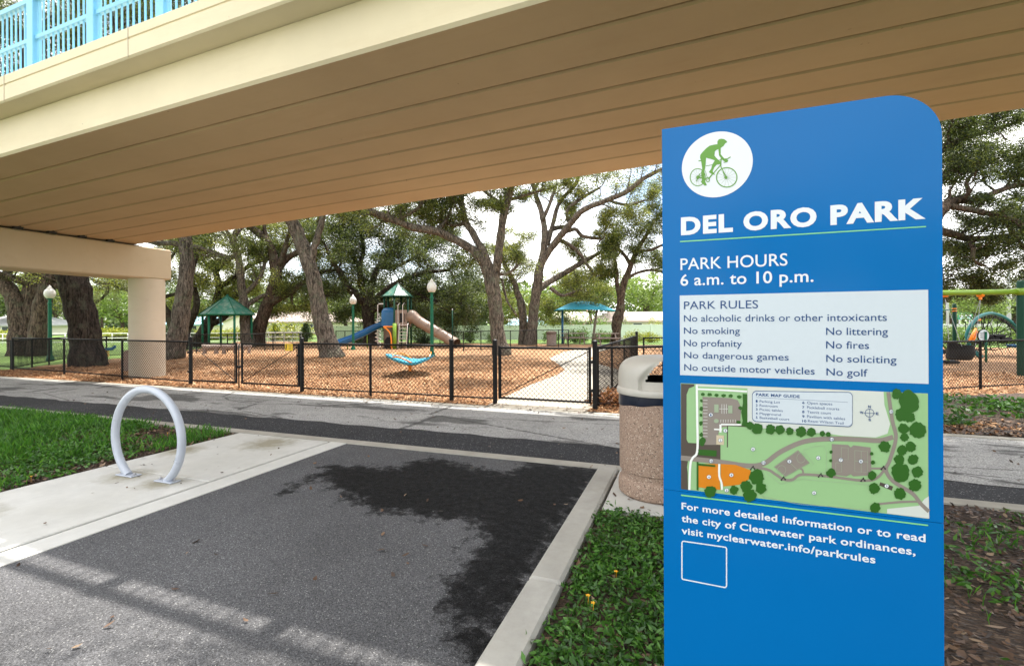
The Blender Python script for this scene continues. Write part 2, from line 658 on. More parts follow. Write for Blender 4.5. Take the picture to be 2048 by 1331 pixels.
M['yellow'] = paint('yellow_notice', (.80, .52, .02), .45, .06)
M['ink'] = paint('black_ink', (.02, .02, .02), .5)
M['steelgrey'] = paint('pole_grey', (.42, .42, .42), .6, .1)
M['roadgreen'] = paint('road_sign_green', (.01, .25, .13), .4)
M['signwhite'] = paint('white_film', (.70, .74, .78), .3, .02)
t = NT('green_shingle')
bk = t.n('ShaderNodeTexBrick')
bk.inputs['Scale'].default_value = 5
bk.inputs['Color1'].default_value = (.02, .15, .10, 1)
bk.inputs['Color2'].default_value = (.04, .22, .15, 1)
bk.inputs['Mortar'].default_value = (.006, .05, .035, 1)
bk.inputs['Mortar Size'].default_value = .03
cx = t.n('ShaderNodeSeparateXYZ'); t.l(t.coord, cx.inputs[0])
cb = t.n('ShaderNodeCombineXYZ')
t.l(t.math('ADD', cx.outputs[0], t.math('MULTIPLY', cx.outputs[1], .6)), cb.inputs[0]); t.l(cx.outputs[2], cb.inputs[1])
t.l(cb.outputs[0], bk.inputs['Vector'])
t.color(t.mix(t.math('MULTIPLY', t.ramp(t.noise(2.5, 8, .7), [(.47, 0.0), (.6, 1.0)]), .6), bk.outputs['Color'], (.25, .28, .22))).rough(.5)
M['shingle'] = t.m
t = NT('sign_blue')
t.color(t.mix(t.noise(1.2, 3), (.0012, .122, .37), (.0020, .148, .44))).rough(t.math('ADD', .10, t.math('MULTIPLY', t.noise(5, 8, .7), .12)))
t.p.inputs['Specular IOR Level'].default_value = .17
M['signblue'] = t.m


def flat(name, c, rough=.35):
    t = NT(name)
    t.color(t.mix(t.noise(60, 3), tuple(x * .96 for x in c), c)).rough(rough)
    return t.m


M['navytext'] = flat('navy_text', (.006, .055, .19))
M['board'] = flat('pale_board', (.56, .63, .69), .25)
M['emblemgreen'] = flat('emblem_green', (.10, .29, .02))
M['linegreen'] = flat('line_green', (.20, .62, .22))
M['mapgreen'] = flat('map_green', (.28, .48, .23))
M['mapcream'] = flat('map_cream', (.58, .62, .58))
M['mapdark'] = flat('map_dark', (.075, .06, .05))
M['mapgrey'] = flat('map_grey', (.24, .21, .185))
M['maptree'] = flat('map_tree', (.02, .105, .008))
M['maporange'] = flat('map_orange', (.60, .20, .006))
M['mapbeige'] = flat('map_beige', (.55, .47, .33))
M['mapline'] = flat('map_line', (.30, .38, .26))
M['mapwhite'] = flat('map_white', (.78, .80, .78))

# ------------------------------------------------------------------ ground, paths, kerbs
def struct(o):
    o['kind'] = 'structure'
    return o


def vu_sheet(name, poly, z, m):
    """flat sheet in the (v, u) frame"""
    b = MB()
    b.add([(p[0], p[1], z) for p in poly], [tuple(range(len(poly)))])
    o = b.build(name, m, rz=TH)
    if o.data.polygons[0].normal.z < 0:
        o.data.flip_normals()
    return struct(o)


def vu_slab(name, poly, z0, z1, m):
    b = MB().prism(poly, z0, z1)
    return struct(b.build(name, m, rz=TH))


def grid_sheet(name, v0, v1, u0, u1, step, zf, m, attr=None, keep=None):
    nv, nu = int((v1 - v0) / step) + 1, int((u1 - u0) / step) + 1
    vs, us = np.meshgrid(np.linspace(v0, v1, nv), np.linspace(u0, u1, nu))
    Z = zf(vs, us)
    V = np.stack([vs.ravel(), us.ravel(), Z.ravel()], 1)
    idx = np.arange(nv * nu).reshape(nu, nv)
    Fq = np.stack([idx[:-1, :-1].ravel(), idx[:-1, 1:].ravel(), idx[1:, 1:].ravel(), idx[1:, :-1].ravel()], 1)
    if keep is not None:
        c = V[Fq].mean(1)
        Fq = Fq[keep(c[:, 0], c[:, 1])]
    me = np_mesh(name, V, Fq)
    if attr:
        a = me.attributes.new(attr[0], 'FLOAT', 'POINT')
        a.data.foreach_set('value', attr[1](vs.ravel(), us.ravel()).astype(np.float32))
    o = link(name, me, m, smooth=True, rz=TH)
    return struct(o)


def in_poly(x, y, poly):
    inside = np.zeros(x.shape, bool)
    n = len(poly)
    for i in range(n):
        x0, y0 = poly[i]
        x1, y1 = poly[(i + 1) % n]
        c = ((y0 > y) != (y1 > y)) & (x < (x1 - x0) * (y - y0) / (y1 - y0 + 1e-12) + x0)
        inside ^= c
    return inside


def poly_dist(x, y, poly):
    d = np.full(x.shape, 1e9)
    n = len(poly)
    for i in range(n):
        ax, ay = poly[i]
        bx, by = poly[(i + 1) % n]
        tt = np.clip(((x - ax) * (bx - ax) + (y - ay) * (by - ay)) / ((bx - ax) ** 2 + (by - ay) ** 2 + 1e-12), 0, 1)
        d = np.minimum(d, np.hypot(x - ax - tt * (bx - ax), y - ay - tt * (by - ay)))
    return d


def wave(x, y, s=1.0, seed=0.0):
    return (np.sin(x * 1.7 * s + seed) * np.cos(y * 2.3 * s + seed * 1.3) + .5 * np.sin(x * 4.1 * s + y * 3.3 * s + seed) +
            .25 * np.sin(x * 9.7 * s - y * 8.1 * s + seed * 2))


V_KR, V_KL = -0.87, -4.0
lawn = MB().add([(-700, -700, -.06), (700, -700, -.06), (700, 900, -.06), (-700, 900, -.06)], [(0, 1, 2, 3)])
struct(lawn.build('lawn_ground', M['lawn']))

wetpoly = [VU(G(*p)) for p in [(560, 985), (640, 955), (700, 1000), (760, 1022), (850, 1032), (945, 1042), (962, 1065), (948, 1100),
                               (905, 1150), (890, 1200), (912, 1270), (930, 1331)]] + [(-1.0, .6), (-.87, .4), (-.87, 4.9), (-1.6, 4.93)] + \
          [VU(G(*p)) for p in [(1010, 945), (930, 930), (860, 915), (790, 935), (700, 930), (660, 930)]]


def wetf(x, y):
    d = poly_dist(x, y, wetpoly) * np.where(in_poly(x, y, wetpoly), 1, -1)
    return np.clip(.5 + d / .50, -1.5, 1.8)


vu_sheet('soil_base', [(-14, -40), (6, -40), (6, 5.2), (-14, 5.2)], -.045, M['soil'])
grid_sheet('driveway', V_KL, V_KR, -6, 4.93, .05, lambda v, u: 0 * v, M['drive'], ('wet', wetf))
vu_sheet('driveway_approach', [(V_KL, -40), (V_KR, -40), (V_KR, -6), (V_KL, -6)], 0.0, M['drive'])
vu_slab('kerb_left', [(-4.235, -40), (V_KL, -40), (V_KL, 4.93), (-4.235, 4.93)], -.05, .006, M['pad'])
jl = [-40, -3.1, -1.55, 0.1, 1.7, 3.3, 4.915]
for a, b in zip(jl[:-1], jl[1:]):
    o = struct(MB().box((-5.005, (a + b) / 2, -.019), (1.480, b - a - .014, .06), bev=.008).build('walkway_slab', M['walk'], rz=TH))
for a, b in ((-40, 1.05), (1.056, 2.62), (2.626, 4.925)):
    struct(MB().box((-.775, (a + b) / 2, -.01), (.19, b - a, .12), bev=.018).build('kerb_right', M['kerb'], rz=TH))
for a, b in ((-60, -13.9), (-13.895, -9.0), (-8.995, -4.25), (-4.245, .6), (.605, 5.2), (5.205, 60)):
    vu_slab('kerb_ribbon', [(a, 4.935), (b, 4.935), (b, 5.09), (a, 5.09)], -.05, .008, M['ribbon'])
vu_sheet('asphalt_band', [(-60, 5.094), (60, 5.094), (60, 5.9), (-60, 5.9)], .002, M['band'])
bb = MB()
edge = [(-60 + i * .25, 5.86 + .03 * math.sin(i * 1.9) + .02 * math.sin(i * .7) - (.0 if -60 + i * .25 < -2 else min(.25, (-58 + i * .25) * .05))) for i in range(481)]
bb.add([(a, b, .006) for a, b in edge] + [(60, 7.78, .006), (-60, 7.78, .006)], [tuple(range(len(edge) + 2))])
o = struct(bb.build('trail', M['trail'], rz=TH))
if o.data.polygons[0].normal.z < 0:
    o.data.flip_normals()
for a, b in ((-60, -10.0), (-9.995, -3.4), (-3.395, 2.9), (2.905, 60)):
    vu_slab('mulch_edging', [(a, 7.785), (b, 7.785), (b, 7.93), (a, 7.93)], -.05, .014, M['ribbon'])
vu_slab('sidewalk', [(-60, 4.1), (-12.5, 4.1), (-11.9, 4.93), (-60, 4.93)], -.05, .006, M['pad'])
# bin pad
struct(MB().box((-.04, 4.36, -.02), (1.24, 1.04, .1), bev=.01).build('bin_pad', M['pad'], rz=TH))

bumpy = lambda v, u: -.012 + .008 * wave(v, u, 2.2) + .005 * wave(v, u, 7, 2)
grid_sheet('planting_bed', -.68, 6.0, -1.5, 4.93, .08, bumpy, M['soil'])
grid_sheet('planting_bed', -14, -5.75, -1.5, 4.93, .12, bumpy, M['soil'])
# mulch playground
path_l = [(-3.42, 7.93), (-3.45, 8.6), (-3.55, 10.9), (-3.5, 13.1), (-3.62, 14.6), (-4.6, 17.1), (-5.4, 19.1), (-5.85, 23.5), (-5.3, 28.5)]
path_r = [(-3.9, 28.5), (-4.2, 24.0), (-3.8, 19.5), (-3.0, 17.0), (-1.9, 14.9), (-1.6, 13.0), (-1.6, 7.93)]
spin_c = W(-7.23, 11.57)


def mulch_h(v, u):
    d = np.hypot(v + 7.23, u - 11.55)
    h = .01 + .015 * wave(v, u, .9) + .012 * wave(v, u, 4, 1) + .13 * np.exp(-(d / .62) ** 2)
    k = in_poly(v, u, path_l + path_r)
    dp = poly_dist(v, u, path_l + path_r)
    h = np.where(k, -.03, np.minimum(h, -.02 + dp * .35 + .02))
    return np.where(u < 8.25, np.minimum(h, .0 + .0 * v), h)


mz = [(-20.4, 7.93), (14, 7.93), (24, 18), (24, 34), (-8, 31), (-34, 29), (-26, 19), (-20.7, 9.2)]
grid_sheet('mulch_bed', -34, 24, 7.93, 34, .12, mulch_h, M['mulch'], keep=lambda v, u: in_poly(v, u, mz))
vu_sheet('playground_path', path_l + path_r, .006, M['slab_dark'])
for uu in (10.2, 12.1, 14.0):
    pass
grid_sheet('leaf_strip', 1.2, 14, 7.93, 12.5, .15, lambda v, u: .012 + .012 * wave(v, u, 2.0) + np.clip((u - 8) * .03, 0, .06), M['soil'],
           keep=lambda v, u: in_poly(v, u, [(1.2, 7.93), (14, 7.93), (14, 12.5), (6, 12.2), (3.2, 10.6)]))

# ------------------------------------------------------------------ footbridge
BS, B0 = 0.0439, 4.238


def bz(v):
    return B0 + BS * v


br = thing('footbridge', 'cream painted concrete footbridge with sky blue railing crossing overhead', 'bridge', (0, 0, 0), TH)
V0, V1 = -26.0, 19.0


def vbeam(prof, v0=V0, v1=V1):
    """profile in (u, height above soffit), swept along the sloping bridge"""
    b = MB()
    n = len(prof)
    vs = [(v0, u, bz(v0) + h) for u, h in prof] + [(v1, u, bz(v1) + h) for u, h in prof]
    fs = [tuple(range(n)), tuple(range(2 * n - 1, n - 1, -1))] + [(i, n + i, n + (i + 1) % n, (i + 1) % n) for i in range(n)]
    return b.add(vs, fs)


def fixn(o):
    me = o.data
    import bmesh
    q = bmesh.new(); q.from_mesh(me); bmesh.ops.recalc_face_normals(q, faces=q.faces); q.to_mesh(me); q.free()
    return o


us = [3.9, 4.46, 5.09, 5.68, 6.27, 6.87, 7.47, 8.08, 8.8]
for i in range(8):
    a, b = us[i], us[i + 1]
    g0 = 0.0 if i == 0 else .018
    g1 = 0.0 if i == 7 else .018
    ch = .02
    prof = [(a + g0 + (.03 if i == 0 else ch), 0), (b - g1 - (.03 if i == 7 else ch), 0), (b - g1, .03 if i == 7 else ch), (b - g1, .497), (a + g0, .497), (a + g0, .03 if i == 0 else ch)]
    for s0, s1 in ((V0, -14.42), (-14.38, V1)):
        gd = fixn(vbeam(prof, s0, s1).build('girder', [M['bridge_shaded'], M['bridge']], br))
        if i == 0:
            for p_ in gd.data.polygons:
                p_.material_index = 1 if p_.normal.z > -.95 else 0  # downward faces get the colour with shade painted in
fixn(vbeam([(3.92, .5), (8.78, .5), (8.78, .72), (3.92, .72)]).build('deck_slab', M['bridge_shaded'], br))
fixn(vbeam([(3.93, .07), (8.77, .07), (8.77, .08), (3.93, .08)], -13.8, V1).build('joint_filler', M['groove'], br))
for near in (True, False):
    U = (lambda a: a) if near else (lambda a: 12.75 - a)
    prof = [(3.94, .5), (3.67, .52), (3.65, .54), (3.65, .722), (3.662, .728), (3.662, .742), (3.65, .748), (3.65, .855), (3.665, .872), (4.0, .872), (4.0, .73), (3.94, .72)]
    e = fixn(vbeam([(U(a), h) for a, h in prof]).build('edge_kerb', M['bridge'], br))
    # construction joints in the kerb face
    if near:
        for k in range(-3, 6):
            v = -8.36 + 2.42 * k
            MB().box((v, 3.6485, bz(v) + .7), (.012, .006, .35)).build('joint', M['joint'], e)
    # railing
    ru = 3.80 if near else 8.95
    h0, hb, hm, ht = .872, .96, 1.32, 1.83
    rail = MB()
    for hh, sz in ((hb, (.05, .04)), (hm, (.05, .05)), (ht, (.07, .06))):
        n = 2
        vs = []
        for v in (V0, V1):
            for a, b in ((-1, -1), (1, -1), (1, 1), (-1, 1)):
                vs.append((v, ru + a * sz[0] / 2, bz(v) + hh + b * sz[1] / 2))
        rail.add(vs, [(0, 1, 5, 4), (1, 2, 6, 5), (2, 3, 7, 6), (3, 0, 4, 7), (0, 3, 2, 1), (4, 5, 6, 7)])
    rr = rail.build('railing', M['railblue'], br)
    pv = [-8.02 + 1.22 * k for k in range(-8, 18)] if near else [-8.02 + 2.44 * k for k in range(-5, 10)]
    for v in pv:
        MB().box((v, ru, bz(v) + (h0 + ht) / 2 + .02), (.135, .10, ht - h0 + .04), bev=.01).build('post', M['railblue'], rr)
    bal = MB()
    v = pv[0]
    while v < pv[-1]:
        if min(abs(v - p) for p in pv) > .1:
            tgt = MB() if near and -9.4 < v < -4.3 else bal
            tgt.box((v, ru, bz(v) + (hb + ht) / 2), (.018, .016, ht - hb - .03))
            if tgt is not bal:
                tgt.build('baluster', M['railblue'], rr)
        v += .1017
    o = bal.build('balusters', M['railblue'], rr)
    o['kind'] = 'stuff'
cap = MB().box((-14.4, 6.35, 3.157), (1.0, 6.62, .854), bev=.03).build('pier_cap', M['cap'], br)
for v, u in ((-14.3, 9.25), (-14.3, 3.5)):
    smooth_by_angle(MB().lathe([(.42, -.2), (.42, 2.72), (.425, 2.729)], 40, (v, u, 0)).build('column', M['col'], br))
for u in us[1:-1]:
    MB().box((-13.86, u, bz(-13.86) - .006), (.10, .15, .075)).build('bearing_pad', M['rubber'], br)
MB().box((-14.4, 6.35, 3.594), (.90, 4.9, .02)).build('bearing_strip', M['rubber'], br)


# ------------------------------------------------------------------ park sign
YR = 1.40
x0, _ = ray(1886, 700)
Rp = np.array((x0 * YR, YR))
wdir = np.array((.9246, -.381))
xl, _ = ray(1326, 760)
# left edge: Rp - w*wdir must lie on the ray of the left edge
sw = (Rp[0] - xl * Rp[1]) / (wdir[0] - xl * wdir[1])
Lp = Rp - sw * wdir
SRZ = math.atan2(wdir[1], wdir[0])


def sp(px, py):
    x, z = ray(px, py)
    # (x*Y, Y) = Lp + s*wdir
    Y = (Lp[0] * wdir[1] - Lp[1] * wdir[0]) / (x * wdir[1] - wdir[0])
    s_ = (x * Y - Lp[0]) * wdir[0] + (Y - Lp[1]) * wdir[1]
    return s_, EYE + z * Y


sign = thing('park_sign', 'tall blue park rules sign with cyclist emblem, white lettering and map', 'sign', (Lp[0], Lp[1], 0), SRZ)
ztop = (sp(1330, 257)[1] + sp(1700, 203.5)[1]) / 2
zs = sp(1363, 982)[1]
r = .135
arc = [(sw - r + r * math.sin(a), ztop - r + r * math.cos(a)) for a in np.linspace(0, math.pi / 2, 14)]
pl = [(0, zs + .0008), (sw, zs + .0008)] + arc[::-1] + [(0, ztop)]
fixn(MB().prism(pl, 0, .055, 'y').build('upper_panel', M['signblue'], sign))
fixn(MB().prism([(0, -.1), (sw, -.1), (sw, zs - .0008), (0, zs - .0008)], 0, .055, 'y').build('lower_panel', M['signblue'], sign))
fixn(MB().prism([(.01, .0), (sw - .01, .0), (sw - .01, ztop - .15), (.01, ztop - .15)], .008, .05, 'y').build('core', M['signblue'], sign))


def plate(poly, d, name, m, parent):
    """thin film on the sign's face at distance d in front of it; poly in photo pixels"""
    q = [sp(*p) for p in poly]
    b = MB().add([(a, -d, c) for a, c in q], [tuple(range(len(q)))])
    o = b.build(name, m, parent)
    if o.data.polygons[0].normal.y > 0:
        o.data.flip_normals()
    return o


_cap = {}


def glyphs(s, bold):
    cu = bpy.data.curves.new('text', 'FONT')
    cu.space_character = 1.0 + bold * 2.6
    cu.body = s
    cu.offset = bold
    cu.resolution_u = 4
    o = bpy.data.objects.new('text', cu)
    COL.objects.link(o)
    dg = bpy.context.evaluated_depsgraph_get()
    me = bpy.data.meshes.new_from_object(o.evaluated_get(dg))
    n = len(me.vertices)
    V = np.empty(n * 3, np.float32)
    me.vertices.foreach_get('co', V)
    V = V.reshape(-1, 3)
    fs = [tuple(p.vertices) for p in me.polygons]
    bpy.data.objects.remove(o)
    bpy.data.curves.remove(cu)
    bpy.data.meshes.remove(me)
    return V, fs


def cap_h(bold):
    if bold not in _cap:
        _cap[bold] = glyphs('H', bold)[0][:, 1].max()
    return _cap[bold]


def write(b, s, lx, ly_base, ly_top, rx, ry_base, d, bold=0.0):
    """put the line s between photo pixels lx..rx on the sign"""
    V, fs = glyphs(s, bold)
    s0, z0 = sp(lx, ly_base)
    _, z1 = sp(lx, ly_top)
    s1, _ = sp(rx, ry_base)
    k = (z1 - z0) / cap_h(bold)
    a, c = V[:, 0].min(), V[:, 0].max()
    X = s0 + (V[:, 0] - a) / (c - a) * (s1 - s0)
    Z = z0 + V[:, 1] * k
    b.add([(x, -d, z) for x, z in zip(X, Z)], fs)


def front(o):
    if len(o.data.polygons) and o.data.polygons[0].normal.y > 0:
        o.data.flip_normals()
    return o


b = MB(); write(b, 'DEL ORO PARK', 1362, 468.5, 435, 1851, 438, .0008, .046)
front(b.build('park_title', M['signwhite'], sign))
b = MB(); write(b, 'PARK HOURS', 1361, 539.5, 517, 1575, 531, .0008, .006)
write(b, '6 a.m. to 10 p.m.', 1361, 571, 549, 1627, 565, .0008, .012)
front(b.build('opening_hours', M['signwhite'], sign))
plate([(1360, 484.2), (1360, 482), (1852, 452), (1852, 454.2)], .0008, 'title_line', M['linegreen'], sign)
plate([(1362, 990.5), (1362, 987.8), (1856, 1048.3), (1856, 1051)], .0008, 'map_line', M['linegreen'], sign)
q0, q1 = sp(1359.5, 590), sp(1857, 769)
zt = (sp(1359, 590)[1] + sp(1855, 580)[1]) / 2
zb = (sp(1361, 748)[1] + sp(1857, 769)[1]) / 2
o = front(MB().add([(q0[0], -.0008, zb), (q1[0], -.0008, zb), (q1[0], -.0008, zt), (q0[0], -.0008, zt)], [(0, 1, 2, 3)]).build('rules_board', M['board'], sign))
rb = o
zx = lambda x: 1340 + .2637 * x
zy = lambda y: 570 + .2637 * y
b = MB()
write(b, 'PARK RULES', zx(106), zy(182), zy(124), zx(668), zy(177), .0016, .002)
for s, x_, yb, yt, xr in (('No alcoholic drinks or other intoxicants', 106, 276, 227, 1644), ('No smoking', 106, 368, 320, 530), ('No profanity', 106, 461, 413, 546),
                          ('No dangerous games', 107, 552, 505, 900), ('No outside motor vehicles', 108, 645, 597, 1097),
                          ('No littering', 1183, 376, 322, 1652), ('No fires', 1183, 478, 424, 1508), ('No soliciting', 1184, 580, 527, 1717), ('No golf', 1186, 682, 628, 1497)):
    write(b, s, zx(x_), zy(yb), zy(yt), zx(xr), zy(yb), .0016, .004)
front(b.build('rules_text', M['navytext'], rb))
ux = lambda x: 1340 + x * 560 / 1620
uy = lambda y: 740 + y * 560 / 1620
b = MB()
write(b, 'For more detailed information or to read', ux(67), uy(801), uy(763), ux(1478), uy(988), .0008, .022)
write(b, 'the city of Clearwater park ordinances,', ux(67), uy(873), uy(835), ux(1420), uy(1065), .0008, .022)
write(b, 'visit myclearwater.info/parkrules', ux(67), uy(943), uy(905), ux(1188), uy(1100), .0008, .022)
front(b.build('information_text', M['signwhite'], sign))


def strip(pts, wd):
    """outline of a band of width wd along pts"""
    pts = np.asarray(pts, float)
    t = np.gradient(pts, axis=0)
    t /= np.linalg.norm(t, axis=1)[:, None] + 1e-9
    nrm = np.stack([-t[:, 1], t[:, 0]], 1) * wd / 2
    return [tuple(p) for p in pts + nrm], [tuple(p) for p in pts - nrm]


class Film:
    """flat printed shapes on the sign; every shape a hair in front of the last"""

    def __init__(s, conv, d):
        s.b, s.c, s.d = MB(), conv, d

    def poly(s, pts, step=.00004):
        q = [sp(*s.c(*p)) for p in pts]
        s.b.add([(a, -s.d, c) for a, c in q], [tuple(range(len(q)))])
        s.d += step
        return s

    def band(s, pts, wd, sub=4, step=.00004):
        if sub > 1 and len(pts) > 2:
            pts = crom([(p[0], p[1], 0) for p in pts], sub)[:, :2]
        A, B = strip(pts, wd)
        q = [sp(*s.c(*p)) for p in A + B]
        n = len(A)
        s.b.add([(a, -s.d, c) for a, c in q], [(i, i + 1, n + i + 1, n + i) for i in range(n - 1)])
        s.d += step
        return s

    def disc(s, x, y, rx, ry=None, n=24, wob=0.0, step=.00004):
        ry = ry or rx
        pts = []
        for i in range(n):
            a = 2 * math.pi * i / n
            k = 1 + (wob * rnd.uniform(-1, 1) if wob else 0)
            pts.append((x + rx * k * math.cos(a), y + ry * k * math.sin(a)))
        return s.poly(pts, step)

    def ring(s, x, y, rx, ry, wd, n=40, step=.00004):
        q0 = [sp(*s.c(x + (rx + wd / 2) * math.cos(a), y + (ry + wd / 2) * math.sin(a))) for a in np.linspace(0, 2 * math.pi, n, endpoint=False)]
        q1 = [sp(*s.c(x + (rx - wd / 2) * math.cos(a), y + (ry - wd / 2) * math.sin(a))) for a in np.linspace(0, 2 * math.pi, n, endpoint=False)]
        s.b.add([(a, -s.d, c) for a, c in q0 + q1], [(i, (i + 1) % n, n + (i + 1) % n, n + i) for i in range(n)])
        s.d += step
        return s

    def build(s, name, m, parent):
        o = s.b.build(name, m, parent)
        me = o.data
        if any(p.normal.y > 0 for p in me.polygons):
            import bmesh
            q = bmesh.new(); q.from_mesh(me)
            bmesh.ops.reverse_faces(q, faces=[f for f in q.faces if f.normal.y > 0])
            q.to_mesh(me); q.free()
        return o


def crom(pts, sub):
    pts = np.asarray(pts, float)
    n = len(pts)
    o = []
    for i in range(n - 1):
        p0, p1, p2, p3 = pts[max(i - 1, 0)], pts[i], pts[i + 1], pts[min(i + 2, n - 1)]
        for k in range(sub):
            t_ = k / sub
            o.append(.5 * ((2 * p1) + (-p0 + p2) * t_ + (2 * p0 - 5 * p1 + 4 * p2 - p3) * t_ ** 2 + (-p0 + 3 * p1 - 3 * p2 + p3) * t_ ** 3))
    o.append(pts[-1])
    return np.array(o)


# emblem: white disc with a green cyclist
ez = lambda x, y: (1340 + x / 7.83, 240 + y / 7.83)
c0 = sp(1361.3, 337)[0]; c1 = sp(1508.3, 321)[0]
ec = ((c0 + c1) / 2, (sp(1443, 264.8)[1] + sp(1427, 392.8)[1]) / 2)
er = ((c1 - c0) / 2 + (sp(1443, 264.8)[1] - sp(1427, 392.8)[1]) / 2) / 2
em = front(MB().add([(ec[0] + er * math.cos(a), -.0008, ec[1] + er * math.sin(a)) for a in np.linspace(0, 2 * math.pi, 64, endpoint=False)], [tuple(range(64))]).build('emblem', M['signwhite'], sign))
f = Film(ez, .0014)
f.poly([(742, 380), (742, 335), (765, 305), (805, 295), (850, 303), (885, 330), (896, 352), (866, 366), (840, 408), (795, 440), (752, 459), (720, 476), (700, 498), (697, 560), (720, 590), (765, 632),
        (795, 660), (790, 690), (740, 700), (700, 634), (640, 612), (565, 594), (560, 680), (550, 760), (540, 800), (545, 950), (578, 1025), (540, 1030), (485, 970), (500, 940),
        (485, 830), (505, 760), (490, 660), (470, 590), (475, 550), (500, 515), (560, 450), (620, 405), (690, 388)])
f.poly([(756, 458), (795, 440), (793, 540), (850, 605), (905, 622), (912, 645), (875, 664), (835, 640), (768, 560)])
f.poly([(700, 636), (795, 658), (788, 692), (732, 702), (692, 745), (668, 805), (706, 862), (655, 850), (608, 818), (645, 765), (662, 700)])
f.ring(435, 898, 119, 134, 13).ring(888, 900, 160, 152, 17)
for pts, wd in (([(785, 715), (600, 930)], 15), ([(560, 722), (660, 704)], 9), ([(785, 690), (800, 740), (884, 900)], 15), ([(815, 760), (850, 880)], 9), ([(550, 790), (588, 920)], 7),
                ([(435, 900), (592, 932)], 8), ([(548, 840), (435, 898)], 7), ([(660, 852), (605, 915)], 13), ([(447, 641), (492, 640)], 15), ([(762, 634), (830, 616), (905, 606)], 11),
                ([(800, 600), (795, 720)], 16), ([(900, 610), (948, 580)], 14), ([(840, 668), (900, 655)], 12)):
    f.band(pts, wd, 1)
f.ring(592, 935, 28, 34, 12).disc(435, 900, 24, 28).disc(876, 902, 26, 24)
for k in range(14):
    a = k * math.pi / 7
    f.band([(888 + 20 * math.cos(a), 900 + 20 * math.sin(a)), (888 + 152 * math.cos(a), 900 + 145 * math.sin(a))], 2.2, 1)
    f.band([(435 + 16 * math.cos(a), 898 + 20 * math.sin(a)), (435 + 112 * math.cos(a), 898 + 126 * math.sin(a))], 1.8, 1)
for a in (-.9, 1.9, 0.1):
    f.band([(435, 898), (435 + 60 * math.cos(a), 898 + 72 * math.sin(a))], 14, 1)
f.build('cyclist_figure', M['emblemgreen'], em)

# park map
mz_ = lambda x, y: (ux(x), uy(y))
mz0 = sp(*mz_(62, 75)); mz1 = sp(*mz_(1495, 860))
zt = (sp(*mz_(62, 75))[1] + sp(*mz_(1493, 133))[1]) / 2
zb = (sp(*mz_(63, 685))[1] + sp(*mz_(1500, 858))[1]) / 2
mp_ = front(MB().add([(mz0[0], -.0008, zb), (mz1[0], -.0008, zb), (mz1[0], -.0008, zt), (mz0[0], -.0008, zt)], [(0, 1, 2, 3)]).build('park_map', M['mapgreen'], sign))
f = Film(mz_, .0011)
f.poly([(448, 92), (1235, 123), (1240, 200), (1273, 310), (1258, 365), (1190, 388), (1000, 378), (930, 368), (640, 345), (470, 328), (448, 300)])
f.poly([(1255, 800), (1440, 782), (1472, 742), (1496, 727), (1499, 856), (1255, 826)]).poly([(150, 80), (448, 92), (448, 104), (150, 92)])
f.build('map_open_land', M['mapcream'], mp_)
f = Film(mz_, .0014)
f.poly([(64, 77), (142, 80), (140, 92), (110, 104), (96, 140), (96, 400), (106, 418), (292, 430), (292, 515), (150, 505), (64, 495)])
f.poly([(64, 520), (104, 524), (98, 560), (102, 590), (104, 690), (64, 685)])
f.poly([(1215, 645), (1290, 670), (1282, 694), (1210, 664)])
f.band([(332, 318), (440, 324)], 6, 1).band([(332, 320), (332, 445)], 6, 1)
f.build('map_streets', M['mapdark'], mp_)
f = Film(mz_, .0015)
f.poly([(188, 152), (350, 160), (392, 172), (412, 215), (405, 312), (285, 332), (272, 430), (190, 430)])
f.band([(64, 505), (300, 530), (440, 550), (540, 540), (640, 470), (780, 410), (940, 395), (1100, 400), (1210, 405), (1290, 385)], 28, 5)
f.band([(1262, 125), (1285, 290), (1306, 390), (1270, 520), (1248, 575), (1290, 640), (1400, 710), (1450, 770), (1497, 815)], 22, 5)
f.band([(440, 552), (560, 572), (610, 600), (660, 630), (710, 630), (760, 602), (900, 610), (1110, 636), (1195, 622), (1245, 565)], 16, 5)
f.band([(770, 602), (766, 575), (745, 562)], 11, 4).band([(1160, 566), (1245, 566)], 12, 1).band([(1205, 772), (1330, 760), (1440, 757)], 13, 4)
f.poly([(600, 557), (740, 460), (808, 535), (668, 615)])
f.poly([(935, 425), (1030, 430), (1045, 445), (1060, 432), (1160, 445), (1165, 605), (1060, 612), (1045, 600), (1020, 612), (935, 600)])
f.build('map_paths', M['mapgrey'], mp_)
f = Film(mz_, .0020)
f.poly([(165, 540), (278, 540), (285, 600), (291, 690), (165, 675)]).poly([(293, 540), (380, 545), (468, 577), (455, 630), (400, 660), (310, 670), (293, 612)])
f.build('map_playgrounds', M['maporange'], mp_)
f = Film(mz_, .0022)
f.poly([(268, 374), (312, 376), (312, 431), (268, 428)])
f.build('map_restroom', M['mapbeige'], mp_)
f = Film(mz_, .0021)
for x, y in ((190, 138), (230, 140), (270, 143), (310, 146), (350, 147), (401, 153), (395, 298), (408, 218)):
    f.disc(x, y, 13, 10, 12, .2)
for x, y, q in ((181, 175, 8), (181, 222, 10), (179, 258, 9), (179, 305, 11), (181, 372, 11), (187, 410, 20)):
    f.disc(x, y, q, q * 1.2, 12, .2)
f.poly([(420, 135), (446, 137), (446, 325), (414, 318), (420, 290), (412, 240), (422, 190)])
f.poly([(163, 456), (270, 462), (268, 497), (165, 488)]).poly([(154, 528), (165, 528), (165, 692), (154, 690)])
